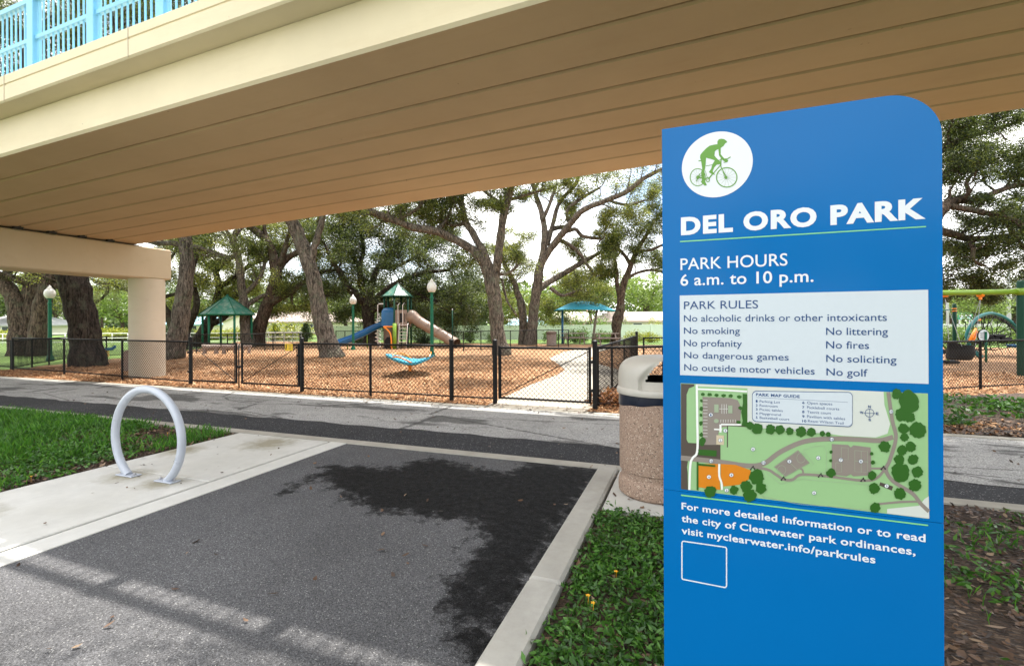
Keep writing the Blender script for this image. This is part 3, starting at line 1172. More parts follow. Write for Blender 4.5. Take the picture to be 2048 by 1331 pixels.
for x, y, q in ((1380, 180, 62), (1340, 255, 38), (1385, 270, 30), (1430, 345, 48), (1350, 335, 30), (1355, 385, 24), (1240, 440, 33), (1340, 460, 30), (1392, 440, 30), (1325, 515, 30), (1405, 515, 30), (1330, 588, 54),
                (1430, 585, 33), (1415, 662, 36), (1327, 712, 34), (1180, 682, 31), (1185, 792, 30), (1168, 606, 26), (930, 592, 26), (500, 615, 44), (440, 670, 34), (525, 680, 32), (462, 722, 38), (370, 690, 25),
                (232, 698, 34), (505, 336, 32), (580, 340, 28), (635, 342, 28), (692, 350, 22), (758, 354, 30), (816, 356, 26), (880, 364, 16), (914, 368, 14), (462, 318, 22), (1310, 135, 30), (930, 470, 9), (928, 520, 9), (1165, 480, 10), (1172, 530, 12)):
    f.disc(x, y, q, q, 26, .13)
f.poly([(165, 536), (262, 546), (262, 556), (165, 548)])
f.build('map_trees', M['maptree'], mp_)
f = Film(mz_, .0022)
f.band([(155, 84), (158, 300), (158, 465), (132, 505), (118, 545), (112, 690)], 13, 4).band([(156, 108), (300, 114), (446, 122)], 10, 1)
f.band([(285, 540), (285, 610), (298, 650), (300, 690)], 11, 3).band([(295, 312), (412, 314)], 9, 1).band([(292, 312), (292, 358)], 12, 1).band([(255, 340), (300, 342)], 8, 1)
for k in range(12):
    f.band([(192, 172 + 19 * k), (217, 173 + 19 * k)], 2, 1)
for k in range(7):
    f.band([(294 + 14 * k, 284), (294 + 14 * k, 300)], 2, 1)
for k in range(3):
    f.band([(300 + 13 * k, 195), (300 + 13 * k, 250)], 2, 1)
f.band([(285, 222), (335, 222)], 2, 1)
f.build('map_footpaths', M['mapwhite'], mp_)
f = Film(mz_, .0023)
for pts in ([(604, 557), (739, 465), (803, 535), (669, 610), (604, 557)], [(671, 512), (737, 574)], [(770, 462), (830, 440), (890, 434), (905, 470), (905, 588), (790, 582), (830, 540), (770, 462)],
            [(1068, 462), (1142, 468), (1142, 588), (1068, 584), (1068, 462)], [(1105, 466), (1105, 586)], [(1068, 522), (1142, 528)], [(990, 445), (1030, 448), (1030, 515), (990, 512), (990, 445)],
            [(958, 532), (990, 534), (990, 588), (958, 586), (958, 532)], [(525, 725), (745, 772), (1160, 805)], [(560, 595), (640, 655), (760, 628), (1165, 662)]):
    f.band(pts, 2.2, 1)
f.ring(757, 505, 24, 28, 2.2).ring(645, 575, 24, 26, 2.2)
f.poly([(256, 197), (281, 197), (281, 243), (256, 243)]).poly([(336, 203), (361, 203), (361, 248), (336, 248)]).disc(268, 292, 14, 12)
f.build('map_markings', M['mapline'], mp_)
f = Film(mz_, .0024)
for x, y in ((478, 566), (655, 626), (870, 608), (1115, 633), (1232, 565)):
    f.disc(x - 11, y + 6, 5).disc(x + 11, y + 3, 5).band([(x - 10, y + 4), (x - 2, y - 8), (x + 10, y - 1)], 6, 1).disc(x + 3, y - 12, 4)
f.build('map_cyclists', M['ink'], mp_)
nums = [('1', 236, 257), ('3', 320, 348), ('2', 292, 403), ('10', 935, 398), ('10', 1278, 238), ('6', 480, 455), ('10', 238, 523), ('10', 541, 533), ('5', 690, 525), ('6', 857, 505), ('7', 987, 517),
        ('8', 1103, 525), ('4', 225, 615), ('4', 355, 604), ('3', 327, 692), ('6', 833, 707), ('9', 1252, 667)]
f = Film(mz_, .0025)
for s_, x, y in nums:
    f.disc(x, y, 12, 11, step=0)
f.build('map_markers', M['mapwhite'], mp_)
f = Film(mz_, .0027)
for s_, x, y in nums:
    f.ring(x, y, 12, 11, 1.6, 24, step=0)
    wd_ = 4.5 if len(s_) == 1 else 8
    write(f.b, s_, ux(x - wd_), uy(y + 6), uy(y - 6), ux(x + wd_), uy(y + 6), .0028, .02)
f.ring(1153, 246, 25, 23, 3)
f.band([(1118, 246), (1188, 248)], 2.5, 1).band([(1153, 222), (1154, 272)], 2.5, 1)
for s_, x, y, d in (('N', 1153, 216, 8), ('S', 1154, 291, 7), ('W', 1107, 250, 10), ('E', 1198, 256, 7)):
    write(f.b, s_, ux(x - d), uy(y), uy(y - 15), ux(x + d), uy(y), .0028, .03)
f.build('map_numerals', M['navytext'], mp_)
lg = []
for cx_, cy_, a0 in ((1030, 150, -90), (1030, 302, 0), (500, 272, 90), (500, 143, 180)):
    for a in np.linspace(math.radians(a0), math.radians(a0 + 90), 7):
        lg.append((cx_ + 25 * math.cos(a), cy_ + 25 * math.sin(a)))
lg2 = [(765 + (x - 765) * .991, 215 + (y - 215) * .96) for x, y in lg]
f = Film(mz_, .0023).poly(lg)
gl = f.build('map_legend', M['navytext'], mp_)
Film(mz_, .0025).poly(lg2).build('legend_board', M['board'], mp_)
b = MB()
write(b, 'PARK MAP GUIDE', ux(497), uy(147), uy(131), ux(750), uy(158), .0028, .03)
for i, (a, c) in enumerate((('Parking Lot', 'Open spaces'), ('Restroom', 'Pickleball courts'), ('Picnic tables', 'Tennis court'), ('Playground', 'Pavilion with tables'), ('Basketball court', 'Ream Wilson Trail'))):
    yl, yr = 184 + 23.5 * i, 193 + 26.3 * i
    write(b, str(i + 1), ux(496), uy(yl), uy(yl - 14), ux(506), uy(yl), .0028, .03)
    write(b, a, ux(518), uy(yl + 1), uy(yl - 13), ux((636, 622, 652, 641, 690)[i]), uy(yl + 5), .0028, 0)
    write(b, str(i + 6), ux(764), uy(yr), uy(yr - 14), ux(777 if i < 4 else 788), uy(yr), .0028, .03)
    write(b, c, ux(792 if i < 4 else 797), uy(yr + 1), uy(yr - 14), ux((938, 978, 930, 1012, 1003)[i]), uy(yr + 6), .0028, 0)
front(b.build('legend_text', M['navytext'], mp_))
Film(mz_, .0028).band([(497, 156), (1028, 184)], 1.5, 1).build('legend_line', M['navytext'], mp_)
# thin rounded white frame near the foot of the lettering
f = Film(mz_, .0008)
fr = []
for cx_, cy_, a0 in ((316, 1032, -90), (316, 1243, 0), (80, 1197, 90), (80, 998, 180)):
    for a in np.linspace(math.radians(a0), math.radians(a0 + 90), 6):
        fr.append((cx_ + 11 * math.cos(a), cy_ + 11 * math.sin(a)))
fr.append(fr[0])
f.band(fr, 7, 1).build('white_frame', M['signwhite'], sign)

# ------------------------------------------------------------------ bike rack
c = W(-4.905, 3.17)
rk = thing('bike_rack', 'silver grey steel hoop bike rack bolted to pale concrete walkway', 'bike rack', (c[0], c[1], 0.012), TH)
R_, zc = .469, .385
a0 = math.asin((zc - .005) / R_)
ang = np.linspace(-a0, math.pi + a0, 60)
smooth_by_angle(MB().tube(np.stack([R_ * np.cos(ang), 0 * ang, zc + R_ * np.sin(ang)], 1), .036, 20).build('hoop', M['rack'], rk))
for s_ in (-1, 1):
    x_ = s_ * R_ * math.cos(a0)
    bp = MB().box((x_, 0, .006), (.235, .10, .012), bev=.004).build('base_plate', M['rack'], rk)
    for q in (-1, 1):
        MB().lathe([(.013, .0), (.013, .010), (.009, .014), (.006, .024), (0, .025)], 6, (x_ + q * .092, 0, .012)).build('bolt', M['bolt'], bp)

# ------------------------------------------------------------------ litter bin
bc = (1.262, 4.19)
bn = thing('litter_bin', 'brown exposed aggregate litter bin with domed stone grey lid', 'bin', (bc[0], bc[1], .03), 0)
body = [(.0, .0), (.315, .0), (.337, .02), (.340, .05), (.340, .10), (.333, .125), (.318, .145), (.312, .155), (.312, .205), (.320, .208), (.330, .213), (.330, .79), (.322, .805), (.29, .805), (.29, .3)]
smooth_by_angle(MB().lathe(body, 48).build('body', M['aggregate'], bn), 30)
# navy bag showing under the lid
vs, fs = [], []
for i in range(48):
    a = 2 * math.pi * i / 48
    lo = .775 + .03 * math.sin(a + 2.4) + .004 * math.sin(9 * a)
    for r_, z_ in ((.333, lo), (.336, lo + .01), (.334, .875)):
        vs.append((r_ * math.cos(a), r_ * math.sin(a), z_))
for i in range(48):
    j = (i + 1) % 48
    for k in range(2):
        fs.append((i * 3 + k, j * 3 + k, j * 3 + k + 1, i * 3 + k + 1))
MB().add(vs, fs).build('bag', M['bag'], bn, True)
# lid: dome with two arched openings
na, nh = 120, 30
face = math.radians(-90)


def lid_r(h):
    return .338 * (1 - max(0, (h - .10) / .225) ** 3.6) ** .36 if h < .325 else 0.0


vs, fs, dl = [], [], 0
hs = list(np.concatenate([[0, .012, .035, .05], np.linspace(.055, .3249, nh - 4)]))
for j, h in enumerate(hs):
    r_ = (.348, .352, .352, .345)[j] if j < 4 else lid_r(h)
    for i in range(na):
        a = 2 * math.pi * i / na
        rr_ = r_
        da = (a - face + math.pi / 2) % math.pi - math.pi / 2      # two mouths, opposite each other
        if j >= 4:
            arch = 1 - (da / .78) ** 2
            if arch > 0 and h < .32:
                e_ = max(0, min(1, (arch * .21 + .115 - h) / .04 + .5))
                rr_ = r_ * (1 - .10 * e_)
        vs.append((rr_ * math.cos(a), rr_ * math.sin(a), .855 + h))
for j in range(len(hs) - 1):
    for i in range(na):
        a = 2 * math.pi * (i + .5) / na
        h = (hs[j] + hs[j + 1]) / 2
        da = (a - face + math.pi / 2) % math.pi - math.pi / 2
        if .125 < h < .115 + .185 * max(0, 1 - (da / .66) ** 2):
            continue
        fs.append((j * na + i, j * na + (i + 1) % na, (j + 1) * na + (i + 1) % na, (j + 1) * na + i))
fs.append(tuple((len(hs) - 1) * na + i for i in range(na)))
lid = MB().add(vs, fs).build('lid', M['lid'], bn)
smooth_by_angle(lid, 50)
MB().lathe([(.28, .81), (.28, .97), (.25, .975), (.25, .84), (0, .83)], 32).build('liner', M['void'], bn)

# ------------------------------------------------------------------ chain-link fences
def wires(L_, z0, z1, y, dia=.082, th=.0050, r=.0038):
    """woven diamonds: straight wires both ways between x 0..L_, z0..z1"""
    b = MB()
    Hh = z1 - z0
    k = int((L_ + Hh) / dia) + 1
    for sgn in (1, -1):
        for i in range(k):
            c_ = i * dia - (Hh if sgn == 1 else 0)
            # x = c + t (sgn=1) or x = c - t, t in 0..Hh
            if sgn == 1:
                t0, t1 = max(0, -c_), min(Hh, L_ - c_)
                p0, p1 = (c_ + t0, z0 + t0), (c_ + t1, z0 + t1)
            else:
                t0, t1 = max(0, c_ - L_), min(Hh, c_)
                p0, p1 = (c_ - t0, z0 + t0), (c_ - t1, z0 + t1)
            if t1 - t0 < .01:
                continue
            yy = y + sgn * th * .5
            b.tube([(p0[0], yy, p0[1]), (p1[0], yy, p1[1])], r, 3, cap=False)
    return b


def fence(name, label, pts, h=1.05, spacing=None, z0=.1, group=None, dia=.082, wire_r=.0040, thick=(), tp=.0, post_r=.026, skip=(), cat='fence', rails=True):
    """pts: post positions in the world; thick: indices of heavier posts"""
    base = np.array((*pts[0][:2], 0))
    th_ = thing(name, label, cat, base, 0, group)
    for i, p in enumerate(pts):
        hv = i in thick
        r_ = .042 if hv else post_r
        hp = h + (.12 if hv else .012) + tp
        q = np.array((p[0], p[1], 0)) - base
        smooth_by_angle(MB().lathe([(r_, -.15), (r_, hp - .03), (r_ * 1.12, hp - .028), (r_ * 1.1, hp - .006), (r_ * .6, hp + .012), (0, hp + .016)], 14, q).build('post', M['vinyl'], th_))
    for i in range(len(pts) - 1):
        if i in skip:
            continue
        a = np.array((*pts[i][:2], 0)) - base
        c_ = np.array((*pts[i + 1][:2], 0)) - base
        L_ = np.linalg.norm(c_ - a)
        an = math.atan2(c_[1] - a[1], c_[0] - a[0])
        MB().cyl(a + (0, 0, h), c_ + (0, 0, h), .021, 10).build('top_rail', M['vinyl'], th_, True)
        MB().cyl(a + (0, 0, z0), c_ + (0, 0, z0), .014, 8).build('bottom_rail', M['vinyl'], th_, True)
        o = wires(L_, z0 - .03, h + .015, -.024, dia, r=wire_r).build('chain_mesh', M['wire'], th_, loc=a, rz=an)
    return th_


def gate(label, a, c_, zlo, zhi, brace=None, hinge_at=1, group=None):
    a = np.array((*a[:2], 0.)); c_ = np.array((*c_[:2], 0.))
    an = math.atan2(c_[1] - a[1], c_[0] - a[0])
    L_ = np.linalg.norm(c_ - a)
    g_ = thing('fence_gate', label, 'gate', a, an, group)
    fr_ = MB()
    for x in (0.02, L_ - .02):
        fr_.cyl((x, 0, zlo), (x, 0, zhi + .03), .024, 12)
    fr_.cyl((.02, 0, zlo + .02), (L_ - .02, 0, zlo + .02), .019, 10).cyl((.02, 0, zhi), (L_ - .02, 0, zhi), .021, 10)
    smooth_by_angle(fr_.build('frame', M['vinyl'], g_))
    wires(L_ - .05, zlo - .02, zhi + .01, -.026, r=.0040).build('chain_mesh', M['wire'], g_, loc=(.025, 0, 0))
    tb = MB()
    for x in (.055, L_ - .055):
        tb.box((x, -.018, (zlo + zhi) / 2), (.016, .006, zhi - zlo - .06))
    tb.build('tension_bar', M['vinyl'], g_)
    if brace:
        MB().cyl((.03 if brace > 0 else L_ - .03, .0, zlo + .05), (L_ - .03 if brace > 0 else .03, .0, zhi - .04), .008, 8).build('brace', M['vinyl'], g_)
    xh = L_ + .015 if hinge_at == 1 else -.015
    for z in (zlo + .22, zhi - .22):
        hb = MB()
        hb.box((xh, 0, z), (.11, .075, .05), bev=.012).cyl((xh, -.05, z), (xh, .05, z), .012, 8)
        hb.build('hinge', M['vinyl'], g_)
    return g_


UF = 8.22
fv = lambda px: on_u(px, 745, UF)[0]
fw = lambda px: W(fv(px), UF)
A1 = [W(-20.2, 9.0), W(-17.3, 8.86), W(-14.2, 8.55), W(fv(375), 8.3)]
fence('chain_link_fence', 'long black chain link fence section left of the double gate, passing the bridge column', A1, thick=(3,), tp=0)
fence('chain_link_fence', 'black chain link fence section with one thin middle post, right of the double gate', [fw(604), fw(741), fw(903), fw(990)], thick=(0, 2, 3))
pr = [fw(1190), W(-.44, 8.9), W(2.0, 10.2), W(5.73, 12.97), W(9.0, 15.2), W(12.5, 17.5)]
fence('chain_link_fence', 'black chain link fence running right from the single gate, behind bin and sign', pr, thick=(0,))
ab = [W(-1.5, 8.36), W(-1.5, 10.0), W(-1.5, 12.0), W(-1.52, 13.7), W(-1.55, 15.4)]
fence('chain_link_fence', 'black chain link fence running back along the right side of the curved path', ab, thick=(4,), tp=.0)
cc = [W(-1.35, 15.5), W(1.0, 17.0), W(3.6, 18.6), W(7.0, 20.5)]
fence('chain_link_fence', 'low black chain link fence seen above the bin, in front of yellow bushes', cc, h=.98)
# left return and the far runs
cl = [P(24, 700, 15.6), P(64, 700, 17.0), P(98, 700, 18.3), P(140, 700, 20.1)]
fence('chain_link_fence', 'black chain link fence seen edge on at far left below the multi trunk oak', [(p[0], p[1]) for p in cl], h=.95)
far1 = [P(140, 700, 20.3), P(213, 700, 21.5), P(272, 700, 22.5), P(333, 700, 23.5), P(393, 700, 24.3), P(455, 700, 25), P(530, 700, 25.6), P(546, 700, 25.8), P(600, 700, 26.3), P(660, 700, 27)]
fence('chain_link_fence', 'low black chain link fence behind the green roofed play shelter, left side', [(p[0], p[1]) for p in far1], h=.92, dia=.09)
far2 = [P(672, 700, 31), P(690, 700, 31), P(750, 700, 31), P(850, 700, 31), P(880, 700, 30), P(927, 700, 27)]
fence('chain_link_fence', 'far black chain link fence behind the slides, before the white fence', [(p[0], p[1]) for p in far2], h=.95, dia=.11, wire_r=.0045)
far3 = [P(927, 700, 24.5), P(962, 700, 25), P(1021, 700, 26), P(1074, 700, 27.2), P(1117, 700, 28), P(1137, 700, 28.5)]
fence('chain_link_fence', 'short black chain link fence standing behind the forked oak, beside the grey bin', [(p[0], p[1]) for p in far3], h=1.02, dia=.09)
far4 = [P(-60, 700, 16.8), P(-20, 700, 16.4), P(22, 700, 15.9)]
fence('chain_link_fence', 'black chain link fence end leaving the picture at far left', [(p[0], p[1]) for p in far4], h=.95)
gate('black chain link gate leaf without notice, left leaf of the double gate', fw(381), fw(474), .12, 1.02, brace=-1, hinge_at=0)
g2 = gate('black chain link gate leaf carrying a yellow notice, right leaf of the double gate', fw(483), fw(599), .12, 1.02, brace=1, hinge_at=1)
g3 = gate('single black chain link gate with diagonal brace across the concrete path', fw(997), fw(1182), .10, 1.03, brace=1, hinge_at=1)
# drop rod between the leaves
dr = thing('drop_rod', 'thin black drop rod post where the two gate leaves meet', 'post', fw(478.5), TH)
MB().cyl((0, -.01, -.1), (0, -.01, 1.0), .014, 10).build('rod', M['vinyl'], dr, True)
MB().box((0, -.012, .5), (.07, .06, .06), bev=.01).build('latch', M['vinyl'], dr)
# yellow notice
nv, nz_ = on_u(578, 694, UF - .04)
ntc = thing('yellow_notice', 'small yellow notice with black symbol hung on the gate mesh', 'sign', W(nv, UF - .045, nz_), TH)
MB().box((0, 0, 0), (.215, .004, .145), bev=.001).build('plate', M['yellow'], ntc)
nb = MB().tube([(-.05, -.004, .055), (-.075, -.004, .04), (-.06, -.004, .015), (-.07, -.004, -.015), (-.085, -.004, -.03), (-.07, -.004, -.05)], .009, 5)
for z, a_ in ((.045, .085), (.025, .07), (-.005, .06), (-.025, .075), (-.045, .05)):
    nb.box((.035, -.0035, z), (a_, .002, .006))
nb.build('lettering', M['ink'], ntc)

# ------------------------------------------------------------------ trees
def unit(v):
    return v / (np.linalg.norm(v) + 1e-9)


class Tree:
    """limbs traced as (x, y, z, radius) points, twigs and leaves grown from them"""

    def __init__(s, base, seed):
        s.base = np.asarray(base, float)
        s.r = np.random.default_rng(seed)
        s.wood = MB()
        s.cl = []
        s.nodes = []

    def limb(s, pts, sub=4, n=10, wig=.12, flare=False):
        p = crom(np.asarray(pts, float), sub)
        m = len(p)
        ph = s.r.uniform(0, 6, 6)
        t = np.linspace(0, m / sub, m)
        am = wig * np.minimum(p[:, 3], .16) * .9
        if m > 4:
            p[1:-1, 0] += (am * np.sin(t * 2.3 + ph[0]) + am * .6 * np.sin(t * 5.1 + ph[1]))[1:-1]
            p[1:-1, 2] += (am * .6 * np.sin(t * 2.9 + ph[2]) + am * .4 * np.sin(t * 6.1 + ph[3]))[1:-1]
        rad = p[:, 3] * (1 + .06 * np.sin(t * 7 + ph[4]))
        if flare:
            z = p[:, 2] - p[0, 2]
            rad = rad * (1 + .20 * np.exp(-np.clip(z, 0, 9) / .28))
            p[0, 2] -= .25
        s.wood.tube(p[:, :3], rad, n)
        return p

    def walk(s, p0, d, L_, r0, steps, up=.1, jit=.45, n=4):
        p, d = np.array(p0, float), unit(np.array(d, float))
        pts = [p.copy()]
        for i in range(steps):
            d = unit(d + s.r.normal(size=3) * jit * .5 + np.array((0, 0, up * .3)))
            p = p + d * L_ / steps
            pts.append(p.copy())
        pts = np.array(pts)
        s.wood.tube(pts, np.linspace(r0, r0 * .3, len(pts)), n, cap=False)
        return pts

    def clump(s, p, n, sig):
        s.cl.append((np.asarray(p), n, sig))

    def sprout(s, p, t0=.3, gap=.5, L_=2.4, leaves=22, sig=.22, up=.35, flat=1.0, sub2=5, rmax=.05, end=True):
        """side branches with twigs and leaves along the traced limb p"""
        seg = np.linalg.norm(np.diff(p[:, :3], axis=0), axis=1)
        cum = np.concatenate([[0], np.cumsum(seg)])
        tot = cum[-1]
        d_ = tot * t0
        stops = []
        while d_ < tot:
            stops.append(d_)
            d_ += gap * s.r.uniform(.6, 1.4)
        if end:
            stops += [tot * .999] * 2
        for dd in stops:
            i = min(max(np.searchsorted(cum, dd) - 1, 0), len(p) - 2)
            f_ = (dd - cum[i]) / (seg[i] + 1e-9)
            q = p[i, :3] * (1 - f_) + p[i + 1, :3] * f_
            tg = unit(p[i + 1, :3] - p[i, :3])
            d = unit(tg * .55 + s.r.normal(size=3) * np.array((.8, .8, .55 * flat)) + np.array((0, 0, up)))
            s.spray(q, d, L_ * s.r.uniform(.6, 1.3) * (1 - .35 * dd / tot), min(p[i, 3] * .45, rmax), leaves, sig, up, sub2)

    def spray(s, q, d, L_, r0, leaves, sig, up=.3, sub2=5):
        pts = s.walk(q, d, L_, r0, 6, up, .6, 5)
        for k in range(2, 7):
            for _ in range(max(1, sub2 * (k + 1) // 9)):
                d2 = unit((pts[k] - pts[k - 1]) * 1.2 + s.r.normal(size=3) * .5 * np.array((1, 1, .6)) * L_ * .35 + np.array((0, 0, up * .1)))
                tw = s.walk(pts[k], d2, L_ * s.r.uniform(.2, .42), r0 * .32, 3, .1, .6, 3)
                s.clump(tw[-1], leaves, sig)
                s.clump(tw[-2], leaves * .6, sig * .8)
        s.clump(pts[-1], leaves, sig)

    def blob(s, c, rad, n, leaves=26, sig=.22, src=None, sprays=8):
        """a mass of foliage: sprays reaching into an ellipsoid"""
        c = np.asarray(c, float)
        rad = np.asarray(rad, float)
        for _ in range(sprays):
            o = c + s.r.normal(size=3) * rad * .35
            d = unit(s.r.normal(size=3) * rad)
            s.spray(o, d, float(np.mean(rad)) * s.r.uniform(.7, 1.1), .03, leaves, sig, .1, 4)
        v = s.r.normal(size=(n, 3))
        v = v / np.linalg.norm(v, axis=1)[:, None] * (s.r.uniform(0, 1, n) ** .4)[:, None]
        for q in c + v * rad:
            s.clump(q, leaves, sig)

    def finish(s, name, label, leafm, barkm, leaf=(.085, .042), group=None, moss=0, dens=1.85, cat='tree', keepout=True):
        o = thing(name, label, cat, s.base, 0, group)
        s.wood.v = [(a - s.base[0], b_ - s.base[1], c - s.base[2]) for a, b_, c in s.wood.v]
        s.wood.build('trunk', barkm, o, True)
        if s.cl:
            C = []
            for p, n, sig in s.cl:
                k = max(1, int(n * dens * s.r.uniform(.7, 1.3)))
                C.append(p + s.r.normal(size=(k, 3)) * np.array((sig, sig, sig * .62)))
            C = np.concatenate(C)
            if keepout:
                v, u = VU(C.T)
                C = C[~((u < 9.7) & (C[:, 2] < 7.4) & (u > 2))]
            V, Fq = leaf_cards(C, leaf[0] * .86, leaf[1] * .86, up=.35)
            link('crown', np_mesh('crown', V - s.base, Fq), leafm, o)
            if moss:
                idx = s.r.choice(len(s.cl), moss * 2)
                ms = []
                for i in idx:
                    p = s.cl[i][0]
                    for _ in range(14):
                        q = p + s.r.normal(size=3) * .12
                        L_ = s.r.uniform(.3, 1.0)
                        k = 9
                        ms.append(np.stack([q[0] + np.cumsum(s.r.normal(0, .012, k)), q[1] + np.cumsum(s.r.normal(0, .012, k)), q[2] - np.linspace(0, L_, k)], 1))
                C = np.concatenate(ms)
                V, Fq = leaf_cards(C, .17, .022, up=-.6, droop=1.2)
                link('moss', np_mesh('moss', V - s.base, Fq), M['moss'], o)
        return o


def tr(Y, pts):
    """photo trace [(px, py, radius px, depth offset)] -> world points with radius"""
    o = []
    for q in pts:
        px, py, r_ = q[:3]
        dy = q[3] if len(q) > 3 else 0.0
        o.append((*P(px, py, Y + dy), r_ * (Y + dy) / F))
    return o


def base_of(px, py, Y):
    p = P(px, py, Y)
    return (p[0], p[1], 0.0)


def fix_base(pts):
    pts = list(pts)
    x, y, z, r_ = pts[0]
    pts[0] = (x, y, 0.0, r_)
    return pts


# oak left of the column
Y = 17.2
T = Tree(base_of(178, 732, Y), 21)
a = T.limb(fix_base(tr(Y, [(179, 733, 29), (172, 690, 26), (166, 640, 25), (154, 590, 25), (143, 548, 25), (126, 490, 23, .3), (104, 420, 20, .6), (85, 340, 17, .6), (70, 250, 14, 0), (58, 150, 11, -.5), (45, 60, 8, -1)])), n=16, flare=True)
for pts in ([(104, 420, 13, .6), (150, 340, 11, .3), (185, 250, 9, 0), (205, 160, 7, -.5), (225, 70, 5, -.5)], [(85, 340, 10, .6), (140, 250, 8, 1.5), (160, 150, 7, 2), (150, 50, 4, 2.5)],
            [(70, 250, 8, 0), (0, 180, 7, -.5), (-60, 120, 5, -1)], [(185, 250, 6, 0), (260, 190, 5, 1), (330, 120, 4, 1.5), (380, 60, 3, 2)], [(126, 490, 9, .3), (40, 430, 7, 1.5), (-40, 380, 5, 2)]):
    p = T.limb(tr(Y, pts), n=8)
    T.sprout(p, .35, .5, 2.2, 26, .24)
for px, py, dy in ((40, 60, 0), (120, 40, 1), (200, 60, .5), (270, 40, 1.5), (330, 30, 2), (90, 120, 2), (60, 90, 1), (240, 110, 2), (160, 10, 1), (380, 10, 2), (300, 80, 2), (10, 130, 1)):
    T.blob(P(px, py, Y + dy), (1.5, 1.3, 1.1), 50, 26, .26, sprays=5)
for v_, u_, z_, r_, n_ in ((-19, 13.5, 8.5, 2.0, 34), (-15.8, 13.2, 9.5, 1.6, 24)):  # extra foliage out of view, added to dapple the mulch with shade
    T.blob(W(v_, u_, z_), (r_, r_, .9), n_ * 6, 30, .30, sprays=6)
T.finish('oak_tree', 'stout dark oak trunk leaning left between the globe lamp and the bridge column', M['oak_dark'], M['bark_dark'], moss=0)

# multi-trunk oak at far left
Y = 24.0
T = Tree(base_of(60, 702, Y), 22)
T.limb(fix_base(tr(Y, [(46, 702, 23), (44, 660, 20), (35, 620, 16), (22, 585, 14), (2, 560, 12), (-30, 535, 11), (-70, 480, 9)])), n=14, flare=True)
T.limb(fix_base(tr(Y, [(62, 702, 22, .3), (62, 650, 19, .3), (64, 600, 16, .4), (69, 548, 14, .5), (74, 480, 12, .7), (70, 400, 10, 1), (60, 320, 8, 1)])), n=14, flare=True)
c3 = T.limb(fix_base(tr(Y, [(76, 702, 17, -.3), (80, 640, 15, -.3), (88, 595, 14, -.3), (99, 560, 12, -.2), (122, 530, 11, 0), (150, 480, 9, .3), (170, 420, 7, .5)])), n=14, flare=True)
ls = [[(60, 565, 8, .3), (38, 560, 7, 0), (15, 553, 6, -.2), (-20, 540, 5, -.5)], [(102, 562, 7), (118, 572, 7, -.2), (138, 560, 6, -.3), (160, 545, 5, 0)], [(12, 570, 8), (14, 545, 8), (20, 520, 7, .3), (10, 470, 6, .3)],
      [(74, 480, 8, .7), (20, 420, 6, 1), (-40, 380, 5, 1.5)], [(150, 480, 6, .3), (200, 440, 5, 1), (240, 400, 4, 2)]]
for pts in ls:
    p = T.limb(tr(Y, pts), n=8)
    T.sprout(p, .5, .6, 2.4, 22, .26)
T.blob(P(60, 560, Y + 3), (3.5, 1.5, .8), 40, 22, .3, sprays=6)
T.blob(P(100, 380, Y + 1), (6, 4, 2.0), 160, 26, .34, sprays=16)
T.finish('oak_tree', 'old oak with three thick dark trunks at far left behind the globe lamp', M['oak_yellow'], M['bark'], leaf=(.11, .055), moss=26)

# straight lichen-covered oak right of the column
Y = 20.4
T = Tree(base_of(345, 720, Y), 23)
T.limb(fix_base(tr(Y, [(343, 722, 22), (351, 690, 18), (360, 640, 16), (368, 590, 14.5), (373, 540, 13), (372, 490, 12), (370, 455, 11), (366, 400, 10), (360, 330, 8), (350, 260, 6)])), n=14, flare=True)
for pts in ([(366, 490, 6), (340, 486, 5), (320, 487, 4.5, .5), (285, 480, 4, 1)], [(376, 492, 5), (400, 496, 4.5, .3), (430, 508, 4, .5), (458, 518, 3, .6)], [(366, 400, 7), (420, 360, 6, 1), (480, 330, 4, 2)],
            [(362, 350, 6), (300, 300, 5, 0), (240, 240, 4, 0)], [(350, 260, 5), (380, 180, 4, .5), (400, 100, 3, 1)]):
    p = T.limb(tr(Y, pts), n=7)
    T.sprout(p, .4, .55, 1.9, 22, .22)
T.blob(P(340, 200, Y + 1.5), (4.5, 2.5, 2.5), 110, 26, .28, sprays=12)
T.blob(P(250, 110, Y + 2), (3.0, 2.0, 2.0), 70, 26, .28, sprays=8)
T.blob(P(325, 505, Y + 2.5), (1.1, .8, .5), 12, 18, .2, sprays=3)
for v_, u_, z_, r_, n_ in ((-17.5, 15.5, 9.0, 1.8, 30), (-21.5, 16.5, 9, 2.0, 30), (-14.5, 12.2, 8.3, 1.2, 14)):  # unseen leaf masses added to throw shade on the mulch
    T.blob(W(v_, u_, z_), (r_, r_, .9), n_ * 6, 30, .30, sprays=6)
T.finish('oak_tree', 'straight oak trunk mottled with pale green lichen just right of the bridge column', M['oak'], M['bark_grey'], moss=4)

